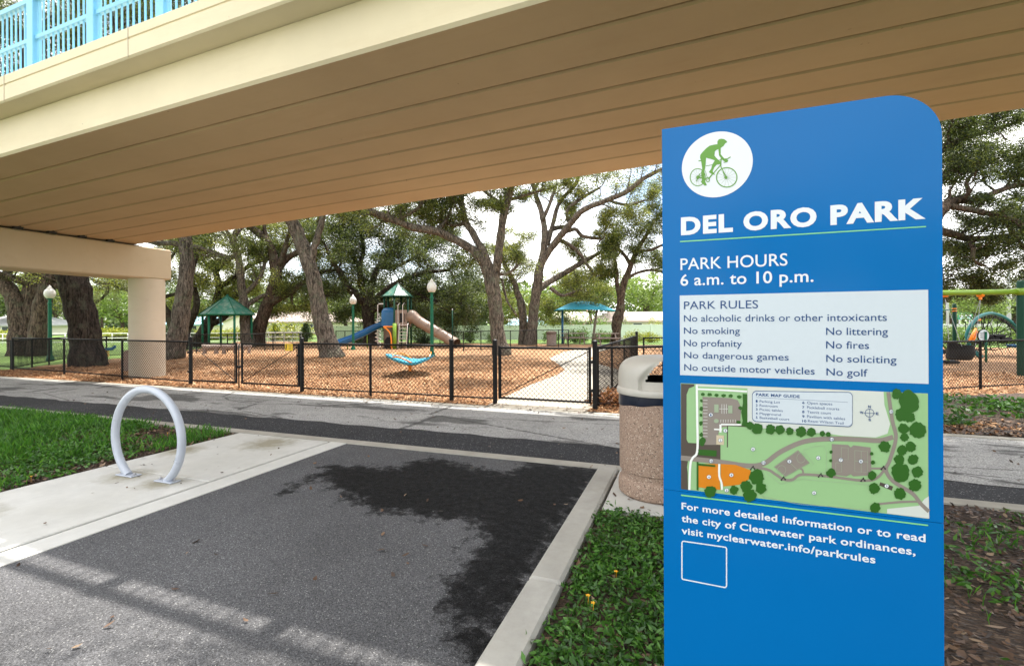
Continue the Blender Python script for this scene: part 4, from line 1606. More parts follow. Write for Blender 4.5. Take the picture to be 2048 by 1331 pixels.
# slim forked dark oak behind it
Y = 29.0
T = Tree(base_of(363, 695, Y), 24)
T.limb(fix_base(tr(Y, [(364, 696, 11), (352, 662, 10), (337, 632, 8), (323, 606, 7), (318, 575, 6), (322, 540, 5)])), flare=True)
p = T.limb(fix_base(tr(Y, [(366, 696, 9, .2), (374, 655, 8.5, .2), (388, 628, 7), (394, 603, 6), (388, 578, 5), (386, 545, 4), (395, 510, 3)])))
T.sprout(p, .6, .7, 2.5, 20, .28)
for pts in ([(323, 606, 5), (302, 592, 4.5), (268, 584, 4, .3), (232, 572, 3.5, .4), (195, 563, 3, .5)], [(322, 594, 4), (345, 589, 3.5), (362, 583, 3), (385, 570, 2)], [(205, 566, 3, .4), (216, 578, 3), (206, 594, 2.6), (187, 608, 2)],
            [(318, 575, 5), (300, 545, 4, .5), (280, 520, 3, 1)], [(322, 540, 4), (345, 510, 3, .5), (360, 480, 3, 1)]):
    p = T.limb(tr(Y, pts), n=7)
    T.sprout(p, .35, .8, 1.8, 16, .24, up=.1)
T.blob(P(340, 560, Y + 2), (1.2, .8, .6), 10, 20, .26, sprays=3)
T.blob(P(215, 560, Y + 2), (1.6, 1, .6), 10, 18, .26, sprays=3)
T.finish('oak_tree', 'slim forked dark oak with long mossy branch, half hidden behind the lichen trunk', M['oak_yellow'], M['bark_dark'], leaf=(.13, .06), moss=16)

# three trunks behind the play shelter
Y = 31.0
T = Tree(base_of(508, 695, Y), 25)
p = T.limb(fix_base(tr(Y, [(509, 697, 17), (518, 655, 14), (533, 615, 12), (546, 575, 11), (553, 547, 11), (546, 512, 9), (536, 485, 8), (516, 465, 7), (492, 447, 6), (470, 420, 5)])), n=14, flare=True)
T.sprout(p, .7, .6, 2.0, 18, .24)
for pts in ([(554, 545, 7), (572, 518, 6.5, .3), (598, 502, 5.5, .5), (625, 470, 4, 1), (640, 430, 3, 1.5)], [(542, 606, 8), (565, 592, 7.5), (590, 577, 6.5), (612, 562, 5, .5), (640, 545, 4, 1), (670, 540, 3, 1)],
            [(558, 530, 6), (570, 500, 5.5), (576, 470, 4), (590, 440, 3)], [(532, 484, 5), (530, 460, 4), (527, 435, 3), (520, 400, 3)], [(590, 577, 3), (583, 597, 2.5), (588, 615, 2)]):
    q = T.limb(tr(Y, pts), n=8)
    T.sprout(q, .35, .6, 2.0, 20, .24)
for px, py, dy, rx, rz_, n in ((600, 560, 1.5, 1.6, .7, 26), (600, 480, 2, 2.0, 1.0, 40), (500, 430, 1, 2.2, .8, 40), (565, 620, 2, 1.2, .6, 14)):
    T.blob(P(px, py, Y + dy), (rx, 1.2, rz_), n, 22, .26, sprays=5)
for px, py, dy, rx, rz_, n in ((560, 500, 4, 2.2, .8, 60), (640, 520, 4, 1.6, 1.0, 50), (610, 610, 4, 1.5, .5, 30), (540, 450, 4, 2.6, .6, 50), (650, 470, 3, 1.6, .8, 40)):
    T.blob(P(px, py, Y + dy), (rx, 1.2, rz_), n, 24, .28, sprays=6)
T.finish('oak_tree', 'brown oak leaning right behind the play shelter, splitting in a high fork', M['oak_yellow'], M['bark'], leaf=(.125, .06), moss=3)

Y = 30.0
T = Tree(base_of(497, 695, Y), 26)
p = T.limb(fix_base(tr(Y, [(498, 697, 13), (492, 652, 11), (488, 612, 8.5), (484, 577, 7.5), (480, 535, 7), (473, 502, 6), (468, 475, 5.5), (480, 456, 5), (500, 430, 4)])), n=12, flare=True)
for pts in ([(475, 512, 5), (452, 514, 5), (428, 505, 4.5), (405, 497, 4), (385, 492, 3.5)], [(468, 490, 4), (458, 470, 3.5), (445, 450, 3), (430, 430, 3)], [(484, 590, 5), (502, 575, 4.5, .3), (520, 555, 4, .5), (532, 520, 3, 1)],
            [(492, 612, 5), (510, 600, 4.5, .5), (530, 590, 4, .7), (560, 596, 3, 1)]):
    q = T.limb(tr(Y, pts), n=8)
    T.sprout(q, .3, .65, 1.9, 20, .24)
for px, py, dy, rx, rz_, n in ((420, 465, 1, 2.0, .6, 36), (430, 530, 2, 1.2, .5, 20), (510, 500, 2, 1.0, .6, 16)):
    T.blob(P(px, py, Y + dy), (rx, 1.2, rz_), n, 20, .25, sprays=5)
T.finish('oak_tree', 'upright mossy oak trunk rising directly behind the right posts of the play shelter', M['oak'], M['bark_grey'], leaf=(.12, .06), moss=3)

Y = 32.0
T = Tree(base_of(398, 693, Y), 27)
p = T.limb(fix_base(tr(Y, [(396, 695, 14), (412, 655, 11), (428, 622, 8.5), (437, 590, 7), (437, 567, 6), (432, 543, 5.5), (446, 526, 5), (466, 514, 4), (490, 500, 3)])), n=12, flare=True)
for pts in ([(437, 575, 5.5), (456, 563, 5.5), (474, 552, 5), (492, 535, 4), (512, 525, 4), (540, 518, 3)], [(434, 545, 4), (415, 530, 3.5), (402, 510, 3), (400, 490, 2.5)], [(432, 615, 5), (455, 605, 4.5, .5), (475, 590, 4, .6)],
            [(415, 650, 6), (440, 640, 6), (458, 625, 5)]):
    q = T.limb(tr(Y, pts), n=8)
    T.sprout(q, .3, .65, 1.8, 20, .25)
for px, py, dy, rx, rz_, n in ((390, 570, 2, 1.3, .7, 26), (400, 620, 2, 1.2, .6, 22), (455, 545, 2, 1.2, .6, 20), (520, 560, 3, 1.4, .7, 24)):
    T.blob(P(px, py, Y + dy), (rx, 1.0, rz_), n, 20, .26, sprays=5)
for px, py, dy, rx, rz_, n in ((350, 480, 4, 1.8, .6, 40), (400, 520, 4, 2.0, .8, 60), (470, 590, 4, 1.6, .6, 40), (345, 610, 4, 1.2, .8, 30), (510, 570, 4, 1.4, .8, 36), (440, 480, 4, 2.0, .6, 40)):
    T.blob(P(px, py, Y + dy), (rx, 1.2, rz_), n, 24, .28, sprays=6)
T.finish('oak_tree', 'dark twisting oak bending right behind the left posts of the play shelter', M['oak_yellow'], M['bark_dark'], leaf=(.13, .06), moss=3)

# leaning oak in front of the blue slide
Y = 20.75
T = Tree(base_of(663, 717, Y), 28)
p = T.limb(fix_base(tr(Y, [(664, 718, 23), (656, 690, 19), (646, 650, 17), (636, 602, 15), (625, 552, 14), (612, 510, 13.5), (597, 472, 13), (580, 436, 12, -.2), (560, 395, 11, -.4), (540, 340, 9, -.6), (525, 270, 7, -.8)])), n=16, flare=True)
for pts in ([(622, 524, 8.5), (627, 497, 7), (636, 472, 6.5), (644, 440, 6, .2), (650, 390, 5, .4), (660, 320, 4, 1)], [(580, 436, 7), (530, 390, 6, .5), (470, 350, 5, 1)], [(560, 395, 7), (600, 330, 6, 1), (650, 270, 4, 1.5)],
            [(540, 340, 6), (480, 270, 5, 0), (430, 200, 4, .5)]):
    q = T.limb(tr(Y, pts), n=10)
    T.sprout(q, .5, .55, 2.2, 24, .25)
T.sprout(p, .75, .6, 2.4, 24, .25)
for px, py, dy in ((560, 250, 0), (470, 250, 1), (650, 280, 2), (720, 300, 3)):
    T.blob(P(px, py, Y + dy), (2.2, 1.8, 1.2), 50, 24, .28, sprays=7)
for v_, u_, z_, r_, n_ in ((-12.0, 13.8, 8.6, 1.3, 18), (-14.0, 17.5, 9.5, 2.0, 34), (-10.6, 17.0, 9.2, 1.4, 20), (-9.2, 14.4, 8.8, 1.0, 12)):  # added crown masses, hidden by the bridge, that shade the mulch
    T.blob(W(v_, u_, z_), (r_, r_ * .8, .9), n_ * 6, 30, .30, sprays=6)
T.finish('oak_tree', 'tall furrowed oak trunk leaning left beside the foot of the blue slide', M['oak'], M['bark_grey'], moss=0)

# wide dark live oak behind the slide tower
Y = 33.0
T = Tree(base_of(740, 692, Y), 29)
T.limb(fix_base(tr(Y, [(741, 694, 14), (739, 655, 12), (736, 622, 12), (733, 600, 11), (730, 585, 8)])), n=14, flare=True)
ls = [[(734, 612, 8), (714, 590, 8, -.5), (694, 572, 7, -1), (680, 545, 6, -1.5), (664, 520, 4, -2), (650, 490, 3, -2)], [(733, 602, 8), (724, 572, 7), (719, 537, 5.5), (727, 500, 4, .5), (720, 460, 3, 1)],
      [(738, 612, 9), (760, 592, 8.5, -.5), (786, 572, 7, -1), (815, 556, 5, -1.5), (852, 545, 4, -2), (900, 540, 3, -2)], [(736, 602, 8), (745, 566, 6.5, .5), (756, 535, 5.5, .5), (776, 505, 4.5, 1), (802, 480, 3, 1)],
      [(740, 622, 7), (780, 607, 6, -1), (830, 600, 5, -1.5), (880, 602, 4, -2), (925, 608, 2.5, -2)], [(700, 576, 5, -1), (672, 580, 4, -1.5), (650, 592, 3, -2), (630, 590, 2, -2)], [(786, 572, 5, -1), (820, 580, 4, -2), (860, 600, 3, -2.5), (900, 625, 2.5, -3)],
      [(719, 537, 4), (700, 500, 3.5, 1), (690, 460, 3, 1)], [(756, 535, 4, .5), (800, 530, 3.5, 1), (850, 500, 3, 1.5), (880, 470, 2.5, 2)], [(740, 618, 6), (770, 620, 5, 1), (810, 630, 4, 2), (850, 640, 3, 2)]]
for pts in ls:
    q = T.limb(tr(Y, pts), n=9)
    T.sprout(q, .35, .55, 2.2, 24, .28)
for px, py, dy, rx, rz_, n in ((690, 470, 0, 2.4, 1.2, 80), (760, 450, 1, 2.6, 1.2, 90), (840, 480, 0, 2.6, 1.0, 80), (900, 520, 0, 2.0, 1.0, 60), (670, 560, -1, 1.4, .8, 36), (860, 560, -1, 1.8, .7, 40), (930, 580, 0, 1.2, .8, 30),
                               (780, 520, 2, 2.4, .8, 50), (700, 520, 2, 1.8, .8, 40), (900, 640, 0, 1.4, .5, 22), (690, 625, 1, 1.1, .6, 24), (850, 430, 2, 2.5, 1, 60)):
    T.blob(P(px, py, Y + dy), (rx, 1.5, rz_), n, 25, .3, sprays=6)
for px, py, dy, rx, rz_, n in ((660, 590, 3, 1.6, .8, 50), (720, 560, 4, 2.2, .9, 70), (820, 590, 4, 2.4, .8, 70), (900, 600, 3, 1.8, .8, 60), (950, 560, 3, 1.4, 1.0, 50), (760, 620, 4, 2.0, .5, 40), (850, 650, 4, 2.0, .4, 40), (640, 440, 3, 2.0, 1.0, 50), (960, 630, 3, 1.2, .7, 30)):
    T.blob(P(px, py, Y + dy), (rx, 1.5, rz_), n, 26, .32, sprays=6)
T.finish('live_oak_tree', 'broad dark live oak with spreading crown behind the slide tower', M['oak_dark'], M['bark_dark'], leaf=(.135, .065), moss=14)

# forked pale oak in the middle
Y = 21.75
T = Tree(base_of(1003, 712, Y), 30)
T.limb(fix_base(tr(Y, [(1004, 713, 18), (998, 680, 14.5), (993, 640, 14), (989, 602, 14), (986, 572, 14), (984, 556, 11)])), n=16, flare=True)
l1 = T.limb(tr(Y, [(986, 590, 11), (980, 560, 11), (972, 535, 10.5), (958, 513, 9.5), (942, 497, 8.5), (908, 478, 8), (870, 462, 8, -.2), (830, 455, 7.5, -.4), (790, 441, 7, -.6), (762, 430, 7.5, -.8), (735, 422, 6.5, -1), (700, 418, 5.5, -1.2), (655, 405, 4, -1.5)]), n=12)
l2 = T.limb(tr(Y, [(988, 590, 9), (982, 550, 8.5), (971, 511, 7.5), (951, 475, 7, .2), (932, 446, 6.5, .4), (925, 412, 6, .6), (921, 385, 5.5, .8), (914, 335, 4.5, 1), (900, 280, 3.5, 1)]), n=12)
l3 = T.limb(tr(Y, [(989, 590, 10), (991, 552, 9.5), (996, 510, 8.5, -.2), (1003, 462, 8, -.3), (1010, 420, 7.5, -.4), (1019, 385, 7, -.5), (1028, 340, 6, -.6), (1036, 280, 5, -.8)]), n=12)
T.sprout(l1, .62, .5, 1.5, 24, .2, up=.5)
T.sprout(l2, .45, .5, 1.5, 22, .2)
T.sprout(l3, .55, .6, 1.5, 18, .2)
ls = [[(870, 462, 4, -.2), (888, 445, 3.5, .3), (900, 425, 3, .5), (905, 400, 2.5, .8)], [(932, 446, 4.5, .4), (912, 450, 3.5, .6), (893, 446, 3, .8), (870, 430, 2.5, 1)], [(998, 548, 4), (1016, 546, 3), (1036, 530, 2.6)], [(1003, 556, 2.5), (1011, 590, 2.3), (1018, 608, 2), (1034, 632, 1.6)],
      [(925, 412, 4, .6), (900, 390, 3.5, 1), (870, 380, 3, 1.2)], [(1010, 418, 4, -.4), (985, 395, 3.5, -.3), (965, 380, 3, 0)], [(1016, 400, 3.5), (1050, 390, 3), (1085, 380, 2.5)], [(790, 441, 4, -.6), (830, 420, 3.5, -.2), (850, 400, 3, 0)]]
for i, pts in enumerate(ls):
    q = T.limb(tr(Y, pts), n=7)
    if i != 3:
        T.sprout(q, .4, .5, 1.3, 20, .18)
for px, py, dy, rx, rz_, n in ((900, 400, 1, 1.3, .7, 34), (860, 425, .8, 1.0, .5, 24), (945, 425, .6, .7, .6, 16), (800, 425, .3, 1.2, .35, 26), (1000, 420, .2, .5, .5, 9), (955, 520, .5, .6, .6, 12), (1020, 385, 0, .7, .3, 10),
                               (840, 400, 1.5, 1.2, .5, 26), (900, 450, 1, .8, .5, 16), (950, 250, 1, 4, 2, 110), (800, 280, 1, 3, 2, 80)):
    T.blob(P(px, py, Y + dy), (rx, .9, rz_), n, 24, .2, sprays=5)
for v_, u_, z_, r_, n_ in ((-6.8, 17.2, 8.8, 1.6, 24), (-4.2, 19.8, 9.5, 1.8, 26), (-5.0, 13.6, 8.4, .9, 10), (-9.8, 20.5, 9.5, 1.6, 22), (-2.0, 17.6, 9.4, 1.5, 18)):  # hidden foliage added overhead for dappled shade below
    T.blob(W(v_, u_, z_), (r_, r_ * .8, .8), n_ * 6, 30, .30, sprays=6)
T.finish('oak_tree', 'pale forked oak in the middle, one long limb reaching left under the bridge', M['oak'], M['bark_grey'], leaf=(.095, .046), moss=2)

# spreading oak right of it
Y = 30.8
T = Tree(base_of(1062, 692, Y), 31)
T.limb(fix_base(tr(Y, [(1060, 695, 13), (1063, 660, 11), (1068, 620, 10), (1073, 582, 10), (1077, 548, 9.5), (1080, 530, 7)])), n=14, flare=True)
ls = [[(1077, 550, 8), (1086, 505, 7), (1090, 470, 6.5), (1086, 440, 6, .3), (1079, 410, 5.5, .5), (1069, 380, 4.5, .8), (1060, 340, 4, 1), (1050, 290, 3, 1)],
      [(1079, 535, 8), (1094, 507, 7.5), (1114, 480, 7, -.3), (1139, 450, 6.5, -.6), (1160, 425, 6, -1), (1185, 411, 5.5, -1.3), (1215, 400, 5.2, -1.5), (1250, 385, 5, -1.8), (1280, 362, 4.5, -2), (1310, 345, 4, -2), (1360, 320, 3, -2)],
      [(1074, 580, 7.5), (1095, 566, 6.5, .5), (1120, 551, 5.5, .8), (1150, 533, 5, 1), (1175, 518, 4.5, 1.3), (1205, 503, 3.5, 1.5)], [(1089, 485, 5.5), (1105, 458, 5, .5), (1135, 452, 4, 1), (1142, 430, 3, 1.2)],
      [(1116, 470, 4), (1150, 458, 4), (1165, 472, 3.6), (1205, 478, 3)], [(1095, 490, 5), (1108, 440, 4.5, .5), (1120, 402, 4, .8), (1150, 370, 3.5, 1), (1165, 330, 3, 1.5)], [(1100, 575, 4), (1118, 588, 3.6), (1130, 590, 3), (1165, 578, 2.5)],
      [(1086, 440, 4), (1100, 405, 3.5), (1112, 370, 3)], [(1139, 450, 3.5), (1135, 420, 3.2), (1165, 395, 3), (1200, 375, 2.6)], [(1120, 480, 4), (1143, 492, 3.8, -.3), (1160, 508, 3.4), (1175, 530, 3), (1190, 552, 2.4)], [(1215, 400, 3), (1255, 410, 2.6), (1290, 400, 2)],
      [(1069, 380, 3.5, .8), (1085, 350, 3, 1), (1100, 320, 2.5, 1)]]
for pts in ls:
    q = T.limb(tr(Y, pts), n=9)
    T.sprout(q, .5, .75, 1.5, 18, .22)
p = T.limb(fix_base(tr(Y + .6, [(1045, 694, 8), (1046, 655, 8), (1043, 612, 8), (1036, 588, 6.5), (1028, 565, 5.5), (1015, 540, 4.5), (1003, 510, 3.5)])), n=11, flare=True)
T.sprout(p, .6, .7, 1.8, 20, .25)
for px, py, dy, rx, rz_, n in ((1030, 520, .8, 1.2, .7, 30), (1020, 560, 1, .9, .7, 20), (1130, 580, 2, 1.4, .7, 30), (1180, 545, 1.5, 1.3, .6, 26), (1150, 500, 2, 1.0, .5, 16), (1260, 420, -1, 1.2, .5, 18), (1140, 400, 1, 1.0, .4, 14),
                               (1190, 600, 2, 1.4, .5, 26), (1220, 360, 0, 2.0, .5, 30), (1110, 370, 1, 1.4, .4, 18), (1040, 630, 2, .8, .8, 18), (1060, 480, 1.5, .9, .6, 16)):
    T.blob(P(px, py, Y + dy), (rx, 1.1, rz_), n, 21, .25, sprays=4)
for px, py, dy, rx, rz_, n in ((1020, 600, 4, 1.4, .8, 36), (1110, 610, 4, 1.8, .5, 40), (1180, 580, 4, 2.0, .6, 50), (1140, 545, 4, 1.2, .5, 26), (1100, 640, 4, 1.4, .4, 20), (1210, 430, 0, .8, .4, 12), (1010, 480, 2, 1.0, .8, 24)):
    T.blob(P(px, py, Y + dy), (rx, 1.2, rz_), n, 22, .27, sprays=5)
T.finish('oak_tree', 'slender grey oak with airy limbs fanning right against the white sky', M['oak_yellow'], M['bark_grey'], leaf=(.12, .055), moss=4)

# oak right of the shade canopy
Y = 31.5
T = Tree(base_of(1232, 690, Y), 32)
T.limb(fix_base(tr(Y, [(1231, 692, 8.5), (1233, 662, 9), (1235, 640, 11), (1240, 618, 9), (1243, 590, 7.5), (1250, 560, 6.5), (1261, 532, 5.5), (1274, 502, 4.5), (1292, 470, 3.5), (1310, 440, 3)])), n=12, flare=True)
ls = [[(1240, 600, 5), (1234, 570, 4.5), (1233, 540, 4), (1228, 510, 3)], [(1262, 530, 4), (1245, 505, 3.5), (1225, 490, 3)], [(1274, 502, 3.5), (1300, 500, 3), (1325, 490, 2.5), (1360, 480, 2)], [(1250, 560, 3.5), (1275, 545, 3), (1305, 540, 2.5), (1330, 545, 2)]]
for pts in ls:
    q = T.limb(tr(Y, pts), n=8)
    T.sprout(q, .3, .55, 1.6, 22, .23)
for px, py, dy, rx, rz_, n in ((1225, 490, 0, 1.1, .8, 40), (1270, 480, .3, 1.1, .9, 44), (1310, 450, 0, .9, .9, 36), (1210, 545, .5, .7, .5, 14), (1300, 520, .5, .8, .5, 16), (1250, 445, .5, 1.0, .5, 24), (1315, 390, 0, .8, .8, 26), (1390, 460, 0, 1.6, 1.2, 60)):
    T.blob(P(px, py, Y + dy), (rx, 1.0, rz_), n, 24, .24, sprays=5)
T.finish('oak_tree', 'knobbly slim oak right of the turquoise shade canopy, leafy head by the sign edge', M['oak'], M['bark'], leaf=(.12, .055), moss=8)

# oak behind the sign, boughs showing at right
Y = 16.0
T = Tree(base_of(1800, 734, Y), 33)
T.limb(fix_base(tr(Y, [(1800, 740, 26), (1806, 680, 22), (1818, 600, 20), (1835, 520, 18), (1850, 462, 15), (1852, 400, 13, .5), (1845, 330, 11, 1), (1830, 240, 9, 1), (1800, 140, 6, 1)])), n=14, flare=True)
ls = [[(1848, 470, 11), (1868, 440, 10.5), (1890, 412, 9.5, .2), (1910, 401, 7.5, .3), (1960, 398, 6, .5), (1992, 384, 5.5, .6), (2020, 374, 5, .8), (2060, 365, 4, 1), (2110, 350, 3, 1)],
      [(1895, 411, 6, .2), (1930, 418, 6), (1965, 424, 5.5, -.2), (2000, 433, 5, -.4), (2030, 440, 4.5, -.5), (2060, 465, 3.5, -.6)],
      [(1842, 500, 10), (1866, 468, 8.5, .3), (1890, 464, 7.5, .4), (1938, 477, 6.5, .6), (1980, 475, 5, .8), (2020, 470, 4.5, 1), (2075, 466, 3.5, 1)], [(1936, 477, 4, .6), (1946, 498, 4), (1947, 520, 3.2), (1972, 532, 2.2)],
      [(1922, 402, 4.5, .3), (1938, 385, 4.2), (1933, 365, 3.6), (1950, 340, 2.6)], [(1845, 330, 7, 1), (1900, 290, 5.5, 1), (1950, 270, 4, 1), (2010, 255, 3, 1)], [(1850, 400, 7, .5), (1890, 350, 5.5, .8), (1930, 320, 4, 1)],
      [(2000, 433, 3.5, -.4), (2036, 478, 3), (2048, 500, 2.5)]]
for pts in ls:
    q = T.limb(tr(Y, pts), n=9)
    T.sprout(q, .28, .36, 1.1, 22, .15, up=.3)
for px, py, dy, rx, rz_, n in ((1915, 270, 1, .75, .55, 26), (1930, 340, 1, .9, .5, 32), (2010, 310, 1, .8, .5, 24), (1910, 545, .8, .8, .45, 30), (1980, 560, 1, .9, .4, 28), (2040, 540, 1, .8, .5, 24), (2030, 420, 1, .7, .5, 18), (1960, 440, 1.2, .8, .45, 18),
                               (1920, 500, 1.2, .8, .4, 20), (1890, 590, 1.2, .5, .35, 12), (2030, 350, 1.2, .8, .4, 18), (1970, 510, 1, .8, .4, 18), (2000, 590, 1.5, .9, .25, 12), (1960, 240, 1.5, .9, .4, 14), (1700, 200, 1, 2.5, 1.5, 60)):
    T.blob(P(px, py, Y + dy), (rx, .7, rz_), n, 24, .16, sprays=5)
for v_, u_, z_, r_, n_ in ((8.0, 19.8, 9.8, 1.8, 150), (11.5, 27.5, 10, 2.6, 220), (4.2, 13.6, 9.2, 1.3, 90), (7.0, 14.6, 9.4, 1.4, 100), (13.5, 23, 10, 2.0, 120), (9.5, 24, 10, 1.6, 100), (3.4, 11.2, 9.3, 1.1, 110), (5.4, 11.5, 9.4, 1.3, 130), (7.8, 12.2, 9.5, 1.3, 120)):  # unseen foliage added to shade the swings, climber and trail edge
    T.blob(W(v_, u_, z_), (r_, r_, .9), n_, 30, .3, sprays=6)
T.finish('oak_tree', 'large oak behind the blue sign, leafy boughs filling the upper right corner', M['oak_dark'], M['bark'], leaf=(.085, .042))


# oak on the near side of the bridge, behind and right of the viewpoint
T = Tree((5.2, -5.4, 0), 34)
T.limb([(5.2, -5.4, 0, .5), (5.1, -5.3, 1.6, .42), (4.9, -5.2, 3.2, .36), (4.8, -5.1, 4.2, .32)], n=14, flare=True)
for pts in ([(4.8, -5.1, 4.0, .26), (3.6, -3.6, 5.6, .2), (2.4, -1.8, 6.9, .15), (1.4, .2, 7.9, .1), (.6, 1.8, 8.4, .07), (.1, 3.4, 8.7, .04)], [(4.8, -5.1, 4.1, .24), (5.2, -3.2, 6.0, .18), (5.0, -1.0, 7.6, .12), (4.6, 1.2, 8.8, .06)],
            [(4.8, -5.1, 4.0, .22), (6.6, -5.2, 6.0, .16), (8.6, -5.0, 7.2, .08)], [(4.8, -5.1, 4.0, .22), (3.6, -6.6, 6.2, .16), (2.0, -7.4, 7.6, .08)], [(4.85, -5.2, 3.6, .2), (5.6, -7.2, 6.0, .14), (6.0, -9.0, 7.2, .07)],
            [(3.6, -3.6, 5.6, .13), (2.0, -4.2, 7.2, .09), (.4, -4.0, 8.2, .05)], [(5.2, -3.2, 6.0, .12), (7.2, -2.0, 7.6, .08), (8.6, -.6, 8.4, .05)]):
    q = T.limb(pts, n=9)
    T.sprout(q, .3, .5, 1.8, 26, .28)
for x_, y_, z_, r_, n_ in ((-.2, 4.0, 8.7, 1.0, 90), (1.2, 3.3, 8.7, 1.2, 110), (2.6, 2.6, 8.7, 1.3, 110), (2.4, .4, 8.4, 1.6, 120), (4.8, .6, 8.6, 1.7, 130), (1.2, -2.2, 8.4, 1.5, 90), (4.0, -2.0, 8.2, 1.8, 120), (7.2, -1.5, 8.4, 1.7, 100), (5.5, -6, 8.0, 2.0, 110), (2.5, -6.5, 8.0, 1.6, 80), (7.8, -5, 7.6, 1.4, 70)):
    T.blob((x_, y_, z_), (r_, r_, .9), n_, 28, .3, sprays=6)
T.finish('oak_tree', 'oak on the near side of the bridge whose shade falls across the driveway', M['oak'], M['bark'], leaf=(.10, .05), keepout=False)

# high leaf masses over the playground are extra, out of view, added for shade
# ------------------------------------------------------------------ trees and shrubs farther off
def proto_tree(name, label, seed, leafm, h=9.0, cr=4.0, leaf=(.34, .2), group=None, n=90, loc=(0, 0, 0)):
    T = Tree((0, 0, 0), seed)
    r_ = T.r
    top = h * .45
    T.limb([(0, 0, 0, .28), (.1, .05, h * .18, .22), (-.05, 0, h * .34, .18), (.05, 0, top, .13)], n=9, flare=True)
    for k in range(8):
        a = k * .785 + r_.uniform(-.3, .3)
        e = r_.uniform(.25, 1.1)
        L_ = cr * r_.uniform(.7, 1.05)
        z0 = h * r_.uniform(.22, .42)
        pts = [(0, 0, z0, .11)]
        for t_ in (.35, .7, 1):
            pts.append((math.cos(a) * L_ * t_ * math.cos(e * .7) + r_.normal() * .2, math.sin(a) * L_ * t_ * math.cos(e * .7) + r_.normal() * .2, z0 + (h * .9 - z0) * math.sin(e) * t_ ** .8, .11 * (1 - t_ * .75)))
        p = T.limb(pts, n=6)
        for i in range(4, len(p)):
            T.clump(p[i, :3] + r_.normal(size=3) * .4, 18, .5)
    for k in range(n):
        v = unit(r_.normal(size=3)) * r_.uniform(.45, 1.0)
        c = np.array((v[0] * cr, v[1] * cr, h * .62 + v[2] * h * .36))
        T.clump(c, 30, r_.uniform(.35, .7))
    return T.finish(name, label, leafm, M['bark'], leaf=leaf, group=group, keepout=False)


BG = 'trees beyond the playground'
pa = proto_tree('background_tree', 'lime green round tree beyond the white pipe rail, left of the bridge column', 51, M['far_yellow'], group=BG)
pb = proto_tree('background_tree', 'grey green broad tree beyond the rail at the left edge', 52, M['far_leaf'], h=10, cr=4.6, group=BG)
pc = proto_tree('background_tree', 'deep green leafy tree behind the tan tube slide', 53, M['oak'], h=8, cr=3.6, leaf=(.26, .16), group=BG, n=110)
x = P(243, 650, 58); pa.location = (x[0], x[1], 0); pa.scale = (.9, .9, .72)
x = P(20, 650, 62); pb.location = (x[0], x[1], 0); pb.scale = (1, 1, .85)
x = P(872, 650, 46); pc.location = (x[0], x[1], 0); pc.scale = (.8, .8, .62)
bgt = [(pb, 110, 66, .9, .9, 'olive tree seen between the multi trunk oak and the stout leaning oak'), (pa, 150, 84, 1.1, .9, 'lime tree far behind the stout leaning oak trunk'),
       (pb, 205, 95, 1.0, 1.0, 'distant grey green tree left of the bridge column, behind the lime tree'),
       (pa, -60, 60, 1.0, .9, 'lime green tree cut by the left picture edge'), (pb, 330, 78, 1.1, 1.0, 'broad tree far behind the slim forked dark oak'), (pa, 380, 90, .9, .8, 'lime green tree far behind the lichen trunk'),
       (pb, 470, 92, 1.2, 1.0, 'distant tree behind the play shelter roof'), (pb, 560, 100, 1.2, .95, 'distant tree above the tan house roof'), (pa, 610, 96, .9, .75, 'small lime tree behind the tan house'),
       (pc, 690, 50, .9, .75, 'dark leafy tree between leaning oak and far lamp'), (pc, 930, 52, 1.0, .8, 'dark leafy tree right of the tube slide, behind the white fence'),
       (pa, 985, 60, 1.1, .8, 'lime green tree behind the forked middle oak'), (pa, 1100, 66, 1.1, .85, 'lime tree behind the turquoise shade canopy, left side'), (pb, 1180, 64, 1.0, .9, 'grey green tree above the turquoise shade canopy'),
       (pa, 1290, 74, 1.15, 1.05, 'sunlit tree right of the knobbly oak, touching the sign edge'), (pb, 1345, 90, 1.2, 1.0, 'distant tree hidden mostly by the blue sign'), (pa, 1140, 100, 1.2, .9, 'far lime tree behind the white roofed house'),
       (pb, 1900, 62, .8, .6, 'grey tree beyond the road, right beside the sign'), (pa, 1955, 48, .62, .6, 'bright small tree behind the climbing arch'), (pb, 2030, 60, .9, .7, 'grey tree at the right picture edge, behind the climber'),
       (pb, 2110, 55, .9, .8, 'grey tree just past the right picture edge'), (pc, 790, 56, 1.0, .8, 'dark tree directly behind the slide tower')]
for i, (pr_, px, Y, sc_, sz, lb) in enumerate(bgt):
    x = P(px, 650, Y)
    dup(pr_, (x[0], x[1], -.05), i * 1.37, lb, (sc_, sc_, sz))


